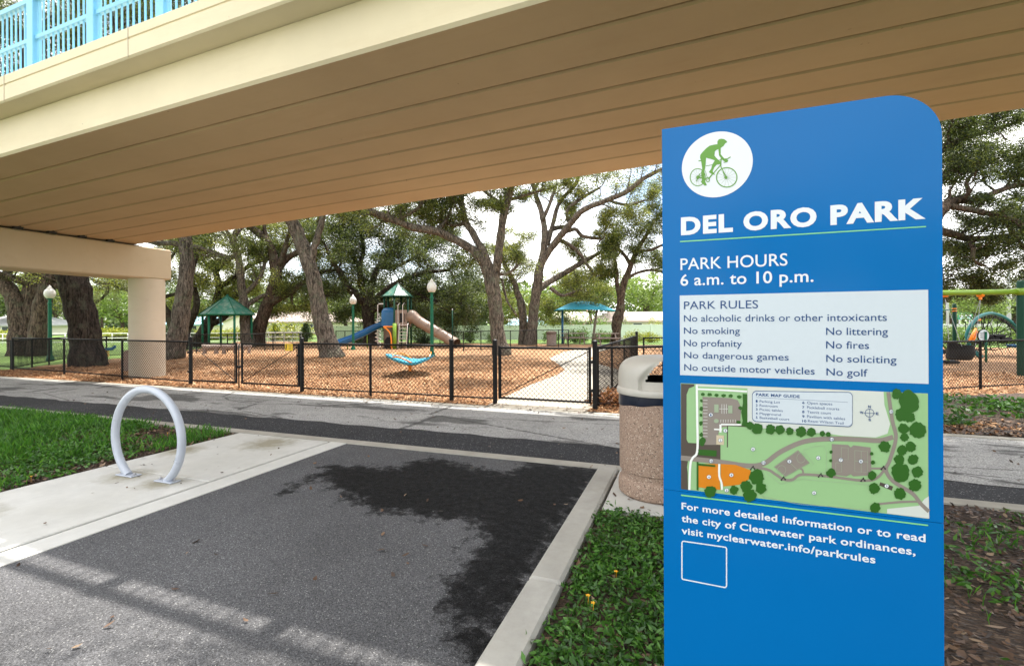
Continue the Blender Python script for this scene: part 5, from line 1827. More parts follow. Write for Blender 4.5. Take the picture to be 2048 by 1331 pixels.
def shrub(name, label, loc, rad, leafm, n, leaf, seed, group=None, sig=.12, cone=False, cat='shrub', flower=None):
    r_ = np.random.default_rng(seed)
    o = thing(name, label, cat, loc, 0, group)
    st = MB()
    C = []
    rx, ry, rz_ = rad
    for k in range(n):
        v = unit(r_.normal(size=3)) * r_.uniform(.55, 1.0) ** .5
        z = .5 + .5 * v[2]
        k_ = (1.05 - z) if cone else (1 + .25 * math.sin(3 * math.atan2(v[1], v[0]) + seed))
        c = np.array((v[0] * rx * k_, v[1] * ry * k_, z * rz_ * (1 if cone else (.85 + .3 * r_.uniform()))))
        C.append(c + r_.normal(size=(16, 3)) * sig * (rx if rx > .6 else 1))
        if k % 3 == 0:
            b_ = np.array((r_.normal() * .05, r_.normal() * .05, 0))
            st.tube([b_, b_ + c * (.5, .5, .6) + (0, 0, .02), c], [.018, .012, .005], 4, cap=False)
    C = np.concatenate(C)
    C = C[C[:, 2] > .01]
    st.build('stems', M['bark'], o, True)
    V, Fq = leaf_cards(C, *leaf, up=.3)
    link('leaves', np_mesh('leaves', V, Fq), leafm, o)
    if flower is not None:
        V, Fq = leaf_cards(C[r_.choice(len(C), len(C) // 16)] * 1.03, leaf[0] * .8, leaf[1], up=.1)
        link('flowers', np_mesh('flowers', V, Fq), flower, o)
    return o


HG = 'yellow green hedge bushes beyond the rail'
for i, (px, Y, rx, h, lb) in enumerate([(212, 44, 1.1, .95, 'yellow green bush beyond the rail, first one left of the column'), (246, 45, 1.2, .9, 'yellow green bush beyond the rail, touching the column edge'),
                                        (575, 40, 1.75, 1.35, 'large round yellow green bush between the two dark conifers'), (478, 44, 1.1, .95, 'yellow green bush seen through the shelter posts'),
                                        (400, 46, 1.2, .8, 'yellow green bush left of the shelter, behind the dark trunk'), (340, 45, 1.0, .8, 'yellow green bush between column and lichen trunk'),
                                        (20, 46, 1.2, .8, 'yellow green bush behind the far left rail'), (430, 45, 1.0, .8, 'small yellow green bush between shelter posts, left pair')]):
    p_ = P(px, 680, Y)
    shrub('hedge_bush', lb, (p_[0], p_[1], -.02), (rx, rx * .8, h), M['hedge'], 150, (.16, .09), 200 + i, HG)
for i, (px, Y, rx, h, lb) in enumerate([(612, 38, .62, 1.55, 'dark conifer right of the round yellow bush'), (551, 40, .62, 1.35, 'dark conifer left of the round yellow bush'), (332, 44, .55, 1.2, 'dark little conifer right of the bridge column'), (377, 44, .5, 1.1, 'dark little conifer just right of the lichen trunk')]):
    p_ = P(px, 680, Y)
    shrub('conifer', lb, (p_[0], p_[1], -.02), (rx, rx, h), M['conifer'], 120, (.16, .06), 230 + i, 'dark conifers beyond the rail', cone=True, cat='conifer')
SG = 'garden shrubs along the white fence'
for i, (px, Y, rx, h, m_, lb, fl) in enumerate([
        (940, 36, .45, .8, 'shrub', 'small green shrub against the white fence, left of the forked oak', None), (984, 36, .5, .8, 'shrub', 'small green shrub behind the short fence, half hidden by the forked oak', None),
        (1103, 36, .6, .75, 'shrub', 'green shrub behind the grey bin', None), (1150, 35, .55, .85, 'shrub', 'green shrub left of the brown canopy post', None), (1166, 36, .55, .95, 'shrub', 'taller green shrub behind the picnic table', None),
        (1200, 35.5, .5, .75, 'shrub', 'green shrub just right of the brown canopy post', None), (1216, 36, .5, .6, 'shrub', 'low green shrub at the foot of the knobbly oak', None),
        (1270, 35, .75, .75, 'hedge', 'yellow flowering shrub before the white fence, nearer the oak', None), (1303, 35.4, .7, .65, 'hedge', 'yellow flowering shrub before the white fence, nearer the sign', None),
        (1172, 43, 2.3, 2.1, 'shrub', 'big flowering vine mound spilling over the white fence below the canopy', 'pinkflower'), (1100, 42.5, 1.0, 1.7, 'shrub', 'green bush topping the white fence left of the blue canopy post', None),
        (1245, 46, .9, 1.9, 'shrub', 'palm like green bush behind the white fence, right of the knobbly oak', None), (1312, 45, .9, 2.0, 'hedge', 'yellow green bush above the white fence beside the sign', None),
        (835, 44, 1.9, 2.6, 'shrub', 'tall glossy green bush behind the white fence, between lamp and tube slide', None), (850, 34, .5, .45, 'conifer', 'low dark plant bed under the tube slide', None), (720, 34, .5, .5, 'conifer', 'low dark plant left of the spiral pole', None)]):
    p_ = P(px, 690, Y)
    shrub('garden_shrub', lb, (p_[0], p_[1], -.03), (rx, rx * .7, h), M[m_], 150 if rx > .9 else 60, (.17, .09) if rx > .9 else (.12, .065), 260 + i, SG, flower=M[fl] if fl else None)
# hedge along the road, right
for i, (px, lb) in enumerate([(1880, 'clipped hedge section beyond the climber, partly behind the sign'), (1945, 'clipped hedge section behind the climbing arch'), (2010, 'clipped hedge section right behind the round climber panel'), (2070, 'clipped hedge section leaving the picture at right')]):
    p_ = P(px, 690, 30)
    shrub('road_hedge', lb, (p_[0], p_[1], 0), (1.4, .7, .95), M['shrub'], 160, (.13, .07), 300 + i, 'hedge along the road')
for px_, py_, a_, sc_, sz, lb in ((-6.5, -24, .4, .9, .8, 'tree standing across the street behind the viewpoint, left of the sign reflection'), (-.5, -21, 1.9, .8, .62, 'tree standing across the street straight behind the viewpoint'), (4.5, -27, 3.1, 1.0, .9, 'tree standing across the street behind the viewpoint, farthest one')):
    dup(pb, (px_, py_, -.05), a_, lb, (sc_, sc_, sz))

# far wood closing the horizon
xx = rng.uniform(-190, 190, 30000)
top = 7.0 + 3.0 * np.sin(xx * .09) + 2.2 * np.sin(xx * .23 + 1) + 1.2 * np.sin(xx * .71)
C = np.stack([xx, 118 + rng.uniform(-7, 7, len(xx)), np.clip(top, 3, 14) * rng.uniform(0, 1, len(xx)) ** .7], 1)
V, Fq = leaf_cards(C, 1.25, .85, up=.2)
fw_ = link('far_wood', np_mesh('far_wood', V, Fq), M['far_leaf'])
fw_['kind'] = 'stuff'

# brown dead fern at the gate post
p_ = G(1216, 812)
o = shrub('dead_fern', 'dry rust brown fern clump at the foot of the gate post', (p_[0], p_[1], 0), (.24, .2, .22), M['deadfern'], 60, (.13, .028), 320, sig=.07, cat='fern')
p_ = P(1036, 530, 30.3)

# ------------------------------------------------------------------ lamp posts
def lamp(label, loc, sc_):
    o = thing('lamp_post', label, 'lamp post', loc, 0, 'green lamp posts with frosted globes')
    o.scale = (sc_, sc_, sc_)
    smooth_by_angle(MB().lathe([(.15, -.1), (.15, .05), (.135, .07), (.12, .16), (.095, .19), (.085, .26), (.082, .3), (.07, 2.55), (.085, 2.57), (.085, 2.62), (.062, 2.65), (.06, 2.78), (.11, 2.80), (.115, 2.84)], 18).build('pole', M['green'], o), 35)
    gl_ = MB().lathe([(.11, 2.84), (.15, 2.87), (.195, 2.95), (.212, 3.04), (.205, 3.13), (.17, 3.22), (.12, 3.27), (.10, 3.285)], 24).build('globe', M['globe'], o, True)
    smooth_by_angle(MB().lathe([(.115, 3.285), (.118, 3.30), (.085, 3.325), (.06, 3.335), (.075, 3.36), (.05, 3.40), (.018, 3.42), (.022, 3.44), (0, 3.47)], 20).build('finial', M['globe'], o), 35)
    return o


x = P(100, 700, 20.2); lamp('green lamp post with globe before the multi trunk oak at far left', (x[0], x[1], 0), .90)
x = P(706.5, 699, 26.4); lamp('green lamp post with globe left of the slide tower, above the blue slide', (x[0], x[1], 0), .875)
x = P(864, 712.5, 21.2); lamp('green lamp post with globe right of the slide tower, in front of the tan tube', (x[0], x[1], 0), .985)

# ------------------------------------------------------------------ play shelter
def hexroof(b, c, R0, z0, R1, z1, n=6, a0=0.0, th=.05):
    lo = [(c[0] + R0 * math.cos(a0 + i * 2 * math.pi / n), c[1] + R0 * math.sin(a0 + i * 2 * math.pi / n)) for i in range(n)]
    vs = [(x, y, z0) for x, y in lo] + [(x, y, z0 - th) for x, y in lo] + [(c[0], c[1], z1), (c[0], c[1], z1 - th * 1.5)]
    fs = [(i, (i + 1) % n, 2 * n) for i in range(n)] + [(n + (i + 1) % n, n + i, 2 * n + 1) for i in range(n)] + [(n + i, n + (i + 1) % n, (i + 1) % n, i) for i in range(n)]
    b.add(vs, fs)


Y = 29.5
q = P(455, 690, Y)
sh = thing('play_shelter', 'six post play shelter with green shingled hexagonal roof', 'shelter', (q[0], q[1], 0))
s_ = Y / F
ap, ev = EYE + (643 - 588) * s_, EYE + (643 - 624) * s_ - .04
R0 = 49.5 * s_
b = MB(); hexroof(b, (0, 0), R0, ev, 0, ap, 6, .28)
b.build('roof', M['shingle'], sh)
eb = MB()
cr_ = [((R0 + .015) * math.cos(.28 + i * math.pi / 3), (R0 + .015) * math.sin(.28 + i * math.pi / 3)) for i in range(6)]
for i in range(6):
    eb.tube([(*cr_[i], ev - .04), (*cr_[(i + 1) % 6], ev - .04)], .045, 6)
    eb.tube([(*cr_[i], ev), (0, 0, ap + .01)], .028, 5)
smooth_by_angle(eb.build('roof_trim', M['green'], sh))
MB().lathe([(.09, ap - .03), (.07, ap + .03), (.02, ap + .07), (0, ap + .08)], 8).build('roof_cap', M['green'], sh, True)
for i in range(6):
    a_ = .28 + i * math.pi / 3
    MB().cyl((R0 * .88 * math.cos(a_), R0 * .88 * math.sin(a_), -.1), (R0 * .88 * math.cos(a_), R0 * .88 * math.sin(a_), ev + .02), .065, 14).build('post', M['green'], sh, True)

# weathered log bench line in front of the shelter
for k, (px0, px1, lb) in enumerate([(404, 438, 'weathered wooden log bench before the shelter, leftmost of three'), (443, 476, 'weathered wooden log bench in the middle, below the shelter'), (482, 501, 'weathered wooden log bench, short one at the right below the shelter')]):
    p0, p1 = P(px0, 700, 23.2 + k * .3), P(px1, 700, 23.4 + k * .3)
    L_ = np.linalg.norm((p1 - p0)[:2])
    lgb = thing('log_bench', lb, 'bench', ((p0[0] + p1[0]) / 2, (p0[1] + p1[1]) / 2, 0), math.atan2(p1[1] - p0[1], p1[0] - p0[0]), 'weathered log benches')
    pts = np.stack([np.linspace(-L_ / 2, L_ / 2, 9), .02 * np.sin(np.arange(9) * 2.), .34 + .012 * np.sin(np.arange(9) * 1.3)], 1)
    MB().tube(pts, .13 + .012 * np.sin(np.arange(9) * 2.7), 12).build('log', M['weather'], lgb, True)
    for sx in (-.34, .34):
        MB().box((sx * L_, 0, .12), (.14, .22, .30), bev=.02).build('leg', M['weather'], lgb)
# weathered slatted end of a bench beside the column
q = G(258, 744)
bs = thing('park_bench', 'weathered brown bench end leaning beside the bridge column', 'bench', (q[0], q[1], 0), math.radians(12))
MB().prism([(-.20, 0), (-.06, 0), (.0, .32), (.16, .60), (.10, .66), (-.04, .68), (-.14, .62), (-.11, .36)], -.05, .05, 'y').build('side', M['weather'], bs)
for z in (.38, .5, .62):
    MB().box((.28, .02, z), (.5, .05, .08), bev=.01).build('slat', M['weather'], bs)

# spring riders
def spring_rider(label, px, py, Y, col):
    q = P(px, py, Y)
    o = thing('spring_rider', label, 'play rider', (q[0], q[1], 0), .4)
    o.scale = (.7, .7, .8)
    smooth_by_angle(MB().tube([(.09 * math.cos(k * .7), .09 * math.sin(k * .7), .02 + k * .011) for k in range(34)], .016, 6).build('spring', M['orange'], o))
    MB().prism([(-.36, .46), (-.30, .40), (.28, .40), (.42, .52), (.44, .66), (.34, .64), (.24, .54), (-.2, .52), (-.34, .56)], -.1, .1, 'y').build('seat', M[col], o)
    smooth_by_angle(MB().tube([(.3, -.2, .66), (.3, 0, .68), (.3, .2, .66)], .016, 6).build('handle', M['rope'], o))
    return o


spring_rider('blue seated spring rider on orange spring between dark oak and column', 215, 707, 21.5, 'slideblue')
spring_rider('orange and blue spring rider peeking out right of the bridge column', 327, 700, 24.5, 'dish')

# ------------------------------------------------------------------ slide tower
Y = 28.5
s_ = Y / F
q = P(796, 690, Y)
tw = thing('slide_tower', 'green roofed play tower with blue open slide and tan tube slide', 'play structure', (q[0], q[1], 0))
lx = lambda px: (px - 796) * s_
lz = lambda py: EYE + (643 - py) * s_
b = MB(); hexroof(b, (0, 0), 31 * s_, lz(591), 0, lz(565), 6, .5)
b.build('roof', M['shingle'], tw)
eb = MB()
for i in range(6):
    a_, a2_ = .5 + i * math.pi / 3, .5 + (i + 1) * math.pi / 3
    r_ = 31.3 * s_
    eb.tube([(r_ * math.cos(a_), r_ * math.sin(a_), lz(591) - .03), (r_ * math.cos(a2_), r_ * math.sin(a2_), lz(591) - .03)], .04, 6)
    eb.tube([(r_ * math.cos(a_), r_ * math.sin(a_), lz(591)), (0, 0, lz(564.6))], .022, 5)
eb.build('roof_trim', M['dkgreen'], tw)
pr6 = [(27 * s_ * math.cos(.5 + i * math.pi / 3), 27 * s_ * math.sin(.5 + i * math.pi / 3)) for i in range(6)]
for x, y in pr6:
    MB().cyl((x, y, -.1), (x, y, lz(590)), .055, 12).build('post', M['dkgreen'], tw, True)
zd = lz(650)
MB().prism([(x * 1.04, y * 1.04) for x, y in pr6], zd - .07, zd).build('deck', M['brown'], tw)


def holed_panel(o, name, p0, p1, z0, z1, m, slots):
    d = np.array(p1) - np.array(p0)
    L_ = np.linalg.norm(d)
    pn = MB().box((0, 0, 0), (L_, .04, z1 - z0), bev=.012).build(name, m, o, loc=((p0[0] + p1[0]) / 2, (p0[1] + p1[1]) / 2, (z0 + z1) / 2), rz=math.atan2(d[1], d[0]))
    for x, z, w_, h_ in slots:
        MB().box((x * L_, 0, z * (z1 - z0)), (w_, .046, h_), bev=.01).build('slot', M['void'], pn)
    return pn


for i in (4, 5, 0, 1, 2):
    holed_panel(tw, 'panel', pr6[i], pr6[(i + 1) % 6], zd, lz(619), M['tan'] if i != 4 else M['tan'], [(-.25, 0, .05, .5), (.25, 0, .05, .5)] + ([(0, 0, .2, .56)] if i in (4, 5) else []))
# handrails above the deck
for x in (lx(803), lx(812)):
    smooth_by_angle(MB().tube([(x, -.85, zd), (x, -.85, lz(610)), (x + .05, -.7, lz(606)), (x + .05, -.5, lz(606))], .018, 6).build('handrail', M['offwhite'], tw))
# blue slide: hood and chute
xe = lx(778)
hood = MB()
hz0, hz1 = zd - .02, lz(613)
prof = [(-.42, 0), (-.42, .62), (-.38, .88), (-.28, 1.02), (0, 1.07), (.28, 1.02), (.38, .88), (.42, .62), (.42, 0)]
N_ = len(prof)
vs = []
for dx_, k in ((lx(793), 1.0), (lx(784), 1.02), (lx(773), 1.0), (lx(769), .9)):
    for y_, z_ in prof:
        vs.append((dx_, y_ * k - .28, hz0 + z_ * k))
for dx_, k in ((lx(770), .78), (lx(775), .72), (lx(792), .74)):
    for y_, z_ in prof:
        vs.append((dx_, y_ * k - .28, hz0 + .06 + z_ * k))
fs = [(r_ * N_ + i, r_ * N_ + i + 1, (r_ + 1) * N_ + i + 1, (r_ + 1) * N_ + i) for r_ in range(6) for i in range(N_ - 1)]
smooth_by_angle(MB().add(vs, fs).build('slide_hood', M['slideblue'], tw), 50)


def trough(path, wd, hgt, th=.035):
    """half-pipe chute along path"""
    path = crom(path, 5)
    b = MB()
    prof_ = [(-wd, hgt), (-wd * .97, hgt * .45), (-wd * .7, .06), (-wd * .3, 0), (wd * .3, 0), (wd * .7, .06), (wd * .97, hgt * .45), (wd, hgt)]
    prof_ = prof_ + [(p[0] * (1 + th / wd), p[1] - (th if abs(p[0]) < wd * .9 else 0)) for p in prof_[::-1]]
    k = len(prof_)
    t_ = np.gradient(path, axis=0)
    vs_ = []
    for p, tt in zip(path, t_):
        sd_ = unit(np.cross(tt, (0, 0, 1)))
        up_ = unit(np.cross(sd_, tt))
        vs_ += [tuple(p + sd_ * a + up_ * c) for a, c in prof_]
    fs_ = [(i * k + j, i * k + (j + 1) % k, (i + 1) * k + (j + 1) % k, (i + 1) * k + j) for i in range(len(path) - 1) for j in range(k)]
    fs_ += [tuple(range(k)), tuple(range(len(path) * k - 1, (len(path) - 1) * k - 1, -1))]
    return fixn(smooth_by_angle(b.add(vs_, fs_).build('blue_chute', M['slideblue'], tw), 50))


ct = [(lx(784), -.28, zd + .0), (lx(770), -.34, zd - .04), (lx(755), -.5, lz(658)), (lx(738), -.8, lz(668)), (lx(722), -1.2, lz(677)), (lx(706), -1.7, lz(685) + .02), (lx(694), -2.3, lz(690) + .0), (lx(684), -2.9, .20)]
trough(ct, .27, .30)
for px, z in ((742, .95), (712, .42)):
    MB().cyl((lx(px), -.75 if px > 730 else -1.5, -.1), (lx(px), -.75 if px > 730 else -1.5, z), .03, 10).build('chute_post', M['lime'], tw, True)
# tan tube slide
tp_ = crom([(lx(818), -.1, lz(634)), (lx(828), -.25, lz(633)), (lx(842), -.35, lz(643)), (lx(860), -.5, lz(653)), (lx(880), -.65, lz(664)), (lx(898), -.8, lz(674)), (lx(910), -1.0, lz(681)), (lx(918), -1.2, .28)], 6)
tr_ = np.interp(np.linspace(0, 1, len(tp_)), [0, .12, .2, 1], [.40, .40, .31, .29])
tb = MB().tube(tp_, tr_, 22, cap=False).tube(tp_, tr_ - .025, 22, cap=False)
smooth_by_angle(tb.build('tube_slide', M['tan'], tw), 50)
for i in (12, 18, 24, 30, 36):
    MB().tube([tp_[i] - (tp_[i + 1] - tp_[i]) * .12, tp_[i] + (tp_[i + 1] - tp_[i]) * .12], tr_[i] + .022, 22).build('tube_flange', M['tan'], tw, True)
# lime post and orange climbing bar
MB().cyl((lx(799.5), -1.25, -.1), (lx(799.5), -1.25, lz(645)), .11, 16).build('lime_post', M['lime'], tw, True)
smooth_by_angle(MB().tube(crom([(lx(803), -1.25, lz(651)), (lx(790), -1.25, lz(651.5)), (lx(779), -1.25, lz(651.5)), (lx(785), -1.3, lz(656)), (lx(792), -1.35, lz(664)), (lx(794.5), -1.4, lz(676)), (lx(795), -1.4, lz(690)), (lx(797), -1.4, lz(700))], 5), .042, 10).build('climbing_bar', M['orange'], tw))
# ladder
for px in (806.5, 822.5):
    MB().tube([(lx(px), -1.35, .0), (lx(px), -1.0, lz(648)), (lx(px), -.85, lz(646))], .024, 8).build('ladder_rail', M['offwhite'], tw, True)
for k in range(7):
    z = .2 + k * .19
    y_ = -1.35 + .35 * z / lz(648)
    MB().cyl((lx(806.5), y_, z), (lx(822.5), y_, z), .018, 6).build('ladder_rung', M['offwhite'], tw)
# brown crawl stump under the deck
st_ = MB().lathe([(.50, -.05), (.47, .15), (.43, .5), (.42, .9), (.45, zd - .08)], 16, (lx(786), -.35, 0))
st_.v = [(x + .05 * math.sin(z * 6 + x * 9), y, z) for x, y, z in st_.v]
smooth_by_angle(st_.build('crawl_stump', M['brown'], tw))
MB().prism([(lx(786) - .26, .05), (lx(786) + .26, .05), (lx(786) + .27, .45), (lx(786) + .15, .66), (lx(786) - .12, .66), (lx(786) - .27, .45)], -.90, -.70, 'y').build('crawl_opening', M['void'], tw)
# corkscrew climber
smooth_by_angle(MB().tube([(lx(754), .2, -.05), (lx(754), .2, lz(608)), (lx(757), .2, lz(606.2)), (lx(764), .15, lz(606)), (lx(768), .1, lz(606.5))], .03, 8).build('corkscrew_pole', M['offwhite'], tw))
sc = [(lx(754) + .16 * math.cos(a) + .0, .2 + .16 * math.sin(a), .05 + a * .0355) for a in np.arange(0, 2 * math.pi * 7, .4)]
smooth_by_angle(MB().tube(sc, .02, 6).build('corkscrew', M['offwhite'], tw))
smooth_by_angle(MB().tube(crom([(lx(757), .1, lz(625)), (lx(758), .1, lz(631)), (lx(763), .1, lz(636)), (lx(768), .1, lz(638))], 4), .025, 6).build('hand_loop', M['offwhite'], tw))

# thin dark post near the tube
q = P(905, 690, 26.5)
tp2 = thing('thin_post', 'thin dark green post with pale tip beside the end of the tan tube', 'post', (q[0], q[1], 0))
MB().cyl((0, 0, -.1), (0, 0, 2.15), .035, 10).build('pole', M['dkgreen'], tp2, True)
MB().lathe([(.036, 2.15), (.036, 2.2), (0, 2.23)], 10).build('tip', M['steelgrey'], tp2, True)

# ------------------------------------------------------------------ spinner dish
q = W(-7.23, 11.55)
sp0 = thing('spinner_dish', 'turquoise spinner dish with orange handles on mulch mound', 'play spinner', (q[0], q[1], .12), -.06)
R0 = .62


def dishz(a, r):
    return .30 + .12 * (r ** 2.2) + .085 * r * r * math.cos(2 * a - .25) - .03 * r * math.cos(a) + .02 * r * math.cos(3 * a)


nr, na = 12, 64
vs, fs = [], []
for lay in (0, 1):
    for j in range(nr + 1):
        for i in range(na):
            a = 2 * math.pi * i / na
            r_ = j / nr
            rr_ = R0 * r_ * (1 + .06 * math.cos(2 * a))
            vs.append((rr_ * math.cos(a), rr_ * math.sin(a), dishz(a, r_) - lay * (.055 + .06 * (1 - r_))))
for lay in (0, 1):
    o0 = lay * (nr + 1) * na
    for j in range(nr):
        for i in range(na):
            i2 = (i + 1) % na
            q_ = (o0 + j * na + i, o0 + j * na + i2, o0 + (j + 1) * na + i2, o0 + (j + 1) * na + i)
            fs.append(q_ if lay == 0 else q_[::-1])
k_ = (nr + 1) * na
fs += [(nr * na + i, k_ + nr * na + i, k_ + nr * na + (i + 1) % na, nr * na + (i + 1) % na) for i in range(na)]
smooth_by_angle(fixn(MB().add(vs, fs).build('dish', M['dish'], sp0)), 60)
smooth_by_angle(MB().lathe([(.055, -.2), (.05, .05), (.042, .2), (.06, .24), (.14, .27)], 14).build('pedestal', M['orange'], sp0))
for a0_ in (2.3, -1.75, .35):
    pts = [(R0 * .92 * math.cos(a0_ + t_), R0 * .92 * math.sin(a0_ + t_), dishz(a0_ + t_, .92) + .10 * math.sin(math.pi * (t_ + .55) / 1.1) - .01) for t_ in np.linspace(-.55, .55, 16)]
    smooth_by_angle(MB().tube(pts, .02, 8).build('handle', M['orange'], sp0))

# ------------------------------------------------------------------ shade canopy, picnic tables, far bin
Y = 33.0
s_ = Y / F
q = P(1171, 690, Y)
sc0 = thing('shade_canopy', 'arched turquoise fabric shade canopy on blue and brown posts', 'canopy', (q[0], q[1], 0))
lx = lambda px: (px - 1171) * s_
lz = lambda py: EYE + (643 - py) * s_
nu_, nv_ = 25, 11
vs, fs = [], []
for lay in (0, .025):
    for j in range(nv_):
        for i in range(nu_):
            uu, vv_ = i / (nu_ - 1) * 2 - 1, j / (nv_ - 1) * 2 - 1
            z = lz(621.5) + (lz(602.5) - lz(621.5)) * (1 - abs(uu) ** 2.2) * (1 - max(0, -vv_) ** 1.6 * .92) * (1 - .25 * max(0, vv_)) - .05 * uu
            x_ = uu * 60.5 * s_ * (1 - .05 * (1 - vv_ * vv_))
            vs.append((x_, vv_ * 1.5 * (1 - .10 * (1 - uu * uu)), z - lay))
    o0 = 0 if lay == 0 else nu_ * nv_
    for j in range(nv_ - 1):
        for i in range(nu_ - 1):
            q_ = (o0 + j * nu_ + i, o0 + j * nu_ + i + 1, o0 + (j + 1) * nu_ + i + 1, o0 + (j + 1) * nu_ + i)
            fs.append(q_ if lay == 0 else q_[::-1])
K = nu_ * nv_
bd = [i for i in range(nu_)] + [j * nu_ + nu_ - 1 for j in range(1, nv_)] + [(nv_ - 1) * nu_ + i for i in range(nu_ - 2, -1, -1)] + [j * nu_ for j in range(nv_ - 2, 0, -1)]
fs += [(bd[i], K + bd[i], K + bd[(i + 1) % len(bd)], bd[(i + 1) % len(bd)]) for i in range(len(bd))]
fixn(smooth_by_angle(MB().add(vs, fs).build('canopy', M['canvas'], sc0), 60))
MB().cyl((lx(1125), 0, -.1), (lx(1125), 0, lz(618.5)), .075, 14).build('blue_post', M['slideblue'], sc0, True)
MB().cyl((lx(1186), .3, -.1), (lx(1195), .1, lz(617)), .085, 14).build('brown_post', M['weather'], sc0, True)
for sy in (-1, 1):
    smooth_by_angle(MB().tube([(lx(1125), 0, lz(622)), (lx(1117), sy * .7, lz(621)), (lx(1112), sy * 1.3, lz(620.5))], .035, 8).build('arm', M['slideblue'], sc0))


def picnic(label, px, Y, rz):
    q = P(px, 690, Y)
    o = thing('picnic_table', label, 'picnic table', (q[0], q[1], 0), rz, 'brown picnic tables')
    for k in range(4):
        MB().box((0, -.27 + k * .18, .72), (1.6, .16, .05), bev=.008).build('top_board', M['weather'], o)
    for sy in (-.68, .68):
        MB().box((0, sy, .44), (1.6, .24, .05), bev=.008).build('bench', M['weather'], o)
    for sx in (-.55, .55):
        lg_ = MB()
        for sy in (-1, 1):
            lg_.tube([(sx, sy * .62, 0), (sx, sy * .22, .7)], .045, 6)
        lg_.box((sx, 0, .40), (.06, 1.5, .08))
        lg_.build('leg_frame', M['weather'], o)
    return o


picnic('brown picnic table on the lawn below the shade canopy', 1148, 32.0, .12)
picnic('brown picnic table mostly hidden by the fence, right of the brown canopy post', 1211, 31.0, .2)
q = P(1103, 690, 30.0)
fb = thing('park_bin', 'grey slatted park bin behind the short black fence', 'bin', (q[0], q[1], 0), 0)
smooth_by_angle(MB().lathe([(.26, 0), (.30, .05), (.30, .72), (.27, .76)], 20, cap=True).build('body', M['weather'], fb), 30)
smooth_by_angle(MB().lathe([(.33, .72), (.33, .82), (.29, .88), (.15, .92), (0, .92)], 20).build('lid', M['brown'], fb), 30)

# ------------------------------------------------------------------ right-hand playground
Y = 12.75
s_ = Y / F
q = P(2043, 690, Y)
sw0 = thing('swing_set', 'swing frame with lime crossbeam and thick green post at right edge', 'swing set', (q[0], q[1], 0))
zb_ = EYE + (643 - 587.5) * s_
pth = P(1640, 590, 14.2) - np.array((q[0], q[1], 0))
MB().lathe([(.094, -.1), (.094, zb_ + .25), (.07, zb_ + .29), (0, zb_ + .30)], 20).build('post', M['dkgreen'], sw0, True)
MB().lathe([(.094, -.1), (.094, zb_ + .25), (.07, zb_ + .29), (0, zb_ + .30)], 20, (pth[0], pth[1], 0)).build('post', M['dkgreen'], sw0, True)
MB().tube([(0, 0, zb_), (pth[0], pth[1], zb_ + .02)], .072, 16).build('crossbeam', M['lime'], sw0, True)
MB().lathe([(.105, zb_ - .09), (.105, zb_ + .09)], 20, cap=True).build('collar', M['lime'], sw0, True)
MB().lathe([(.105, zb_ - .09), (.105, zb_ + .09)], 20, (pth[0], pth[1], 0), cap=True).build('collar', M['lime'], sw0, True)
hp = P(1961, 588, 13.05)
hang = hp - np.array((q[0], q[1], 0))
MB().tube([hang + (-.04, 0, 0), hang + (.04, 0, 0)], .088, 14).build('hanger', M['orange'], sw0, True)
MB().box(hang + (0, 0, -.10), (.05, .06, .10), bev=.01).build('hanger', M['orange'], sw0)
hp2 = P(1890, 588, 13.35)
hang2 = hp2 - np.array((q[0], q[1], 0))
MB().tube([hang2 + (-.04, 0, 0), hang2 + (.04, 0, 0)], .088, 14).build('hanger', M['orange'], sw0, True)
# swing seat
se = P(1922, 708, 13.1)
ss = thing('bucket_swing', 'black full bucket swing seat hanging on chains beneath the lime beam', 'swing', (se[0], se[1], 0), .1)
zs_ = se[2]
sb = MB()
vs, fs = [], []
nn_ = 28
for j, (k, z) in enumerate([(.62, -.13), (.85, -.15), (1.0, -.10), (1.05, .02), (1.02, .16), (.98, .24), (.90, .24), (.92, .14), (.9, .0), (.7, -.08)]):
    for i in range(nn_):
        a = 2 * math.pi * i / nn_
        bk = .10 * max(0, math.cos(a - 2.8)) if 3 <= j <= 7 else 0
        vs.append((.30 * k * math.cos(a) - (.06 if z < 0 else 0), .26 * k * math.sin(a), zs_ + z + bk))
for j in range(9):
    for i in range(nn_):
        fs.append((j * nn_ + i, j * nn_ + (i + 1) % nn_, (j + 1) * nn_ + (i + 1) % nn_, (j + 1) * nn_ + i))
fs.append(tuple(range(nn_ - 1, -1, -1)))
fs.append(tuple(9 * nn_ + i for i in range(nn_)))
smooth_by_angle(sb.add(vs, fs).build('seat', M['seatblack'], ss), 50)
Rz = Matrix.Rotation(-.1, 3, 'Z')
for hpt, off in ((hp, (.24, .1)), (hp2, (-.24, .1)), (hp, (.2, -.2)), (hp2, (-.2, -.2))):
    e = Rz @ Vector(tuple(hpt - np.array((se[0], se[1], 0))))
    p0 = np.array((off[0], off[1], zs_ + .22)); p1 = np.array((e.x, e.y, e.z - .12))
    ch = MB()
    n_ = 60
    for k in range(n_):
        a, c = p0 + (p1 - p0) * k / n_, p0 + (p1 - p0) * (k + .9) / n_
        ch.tube([a, c], .007 if k % 2 else .010, 4)
    ch.build('chain', M['bolt'], ss)
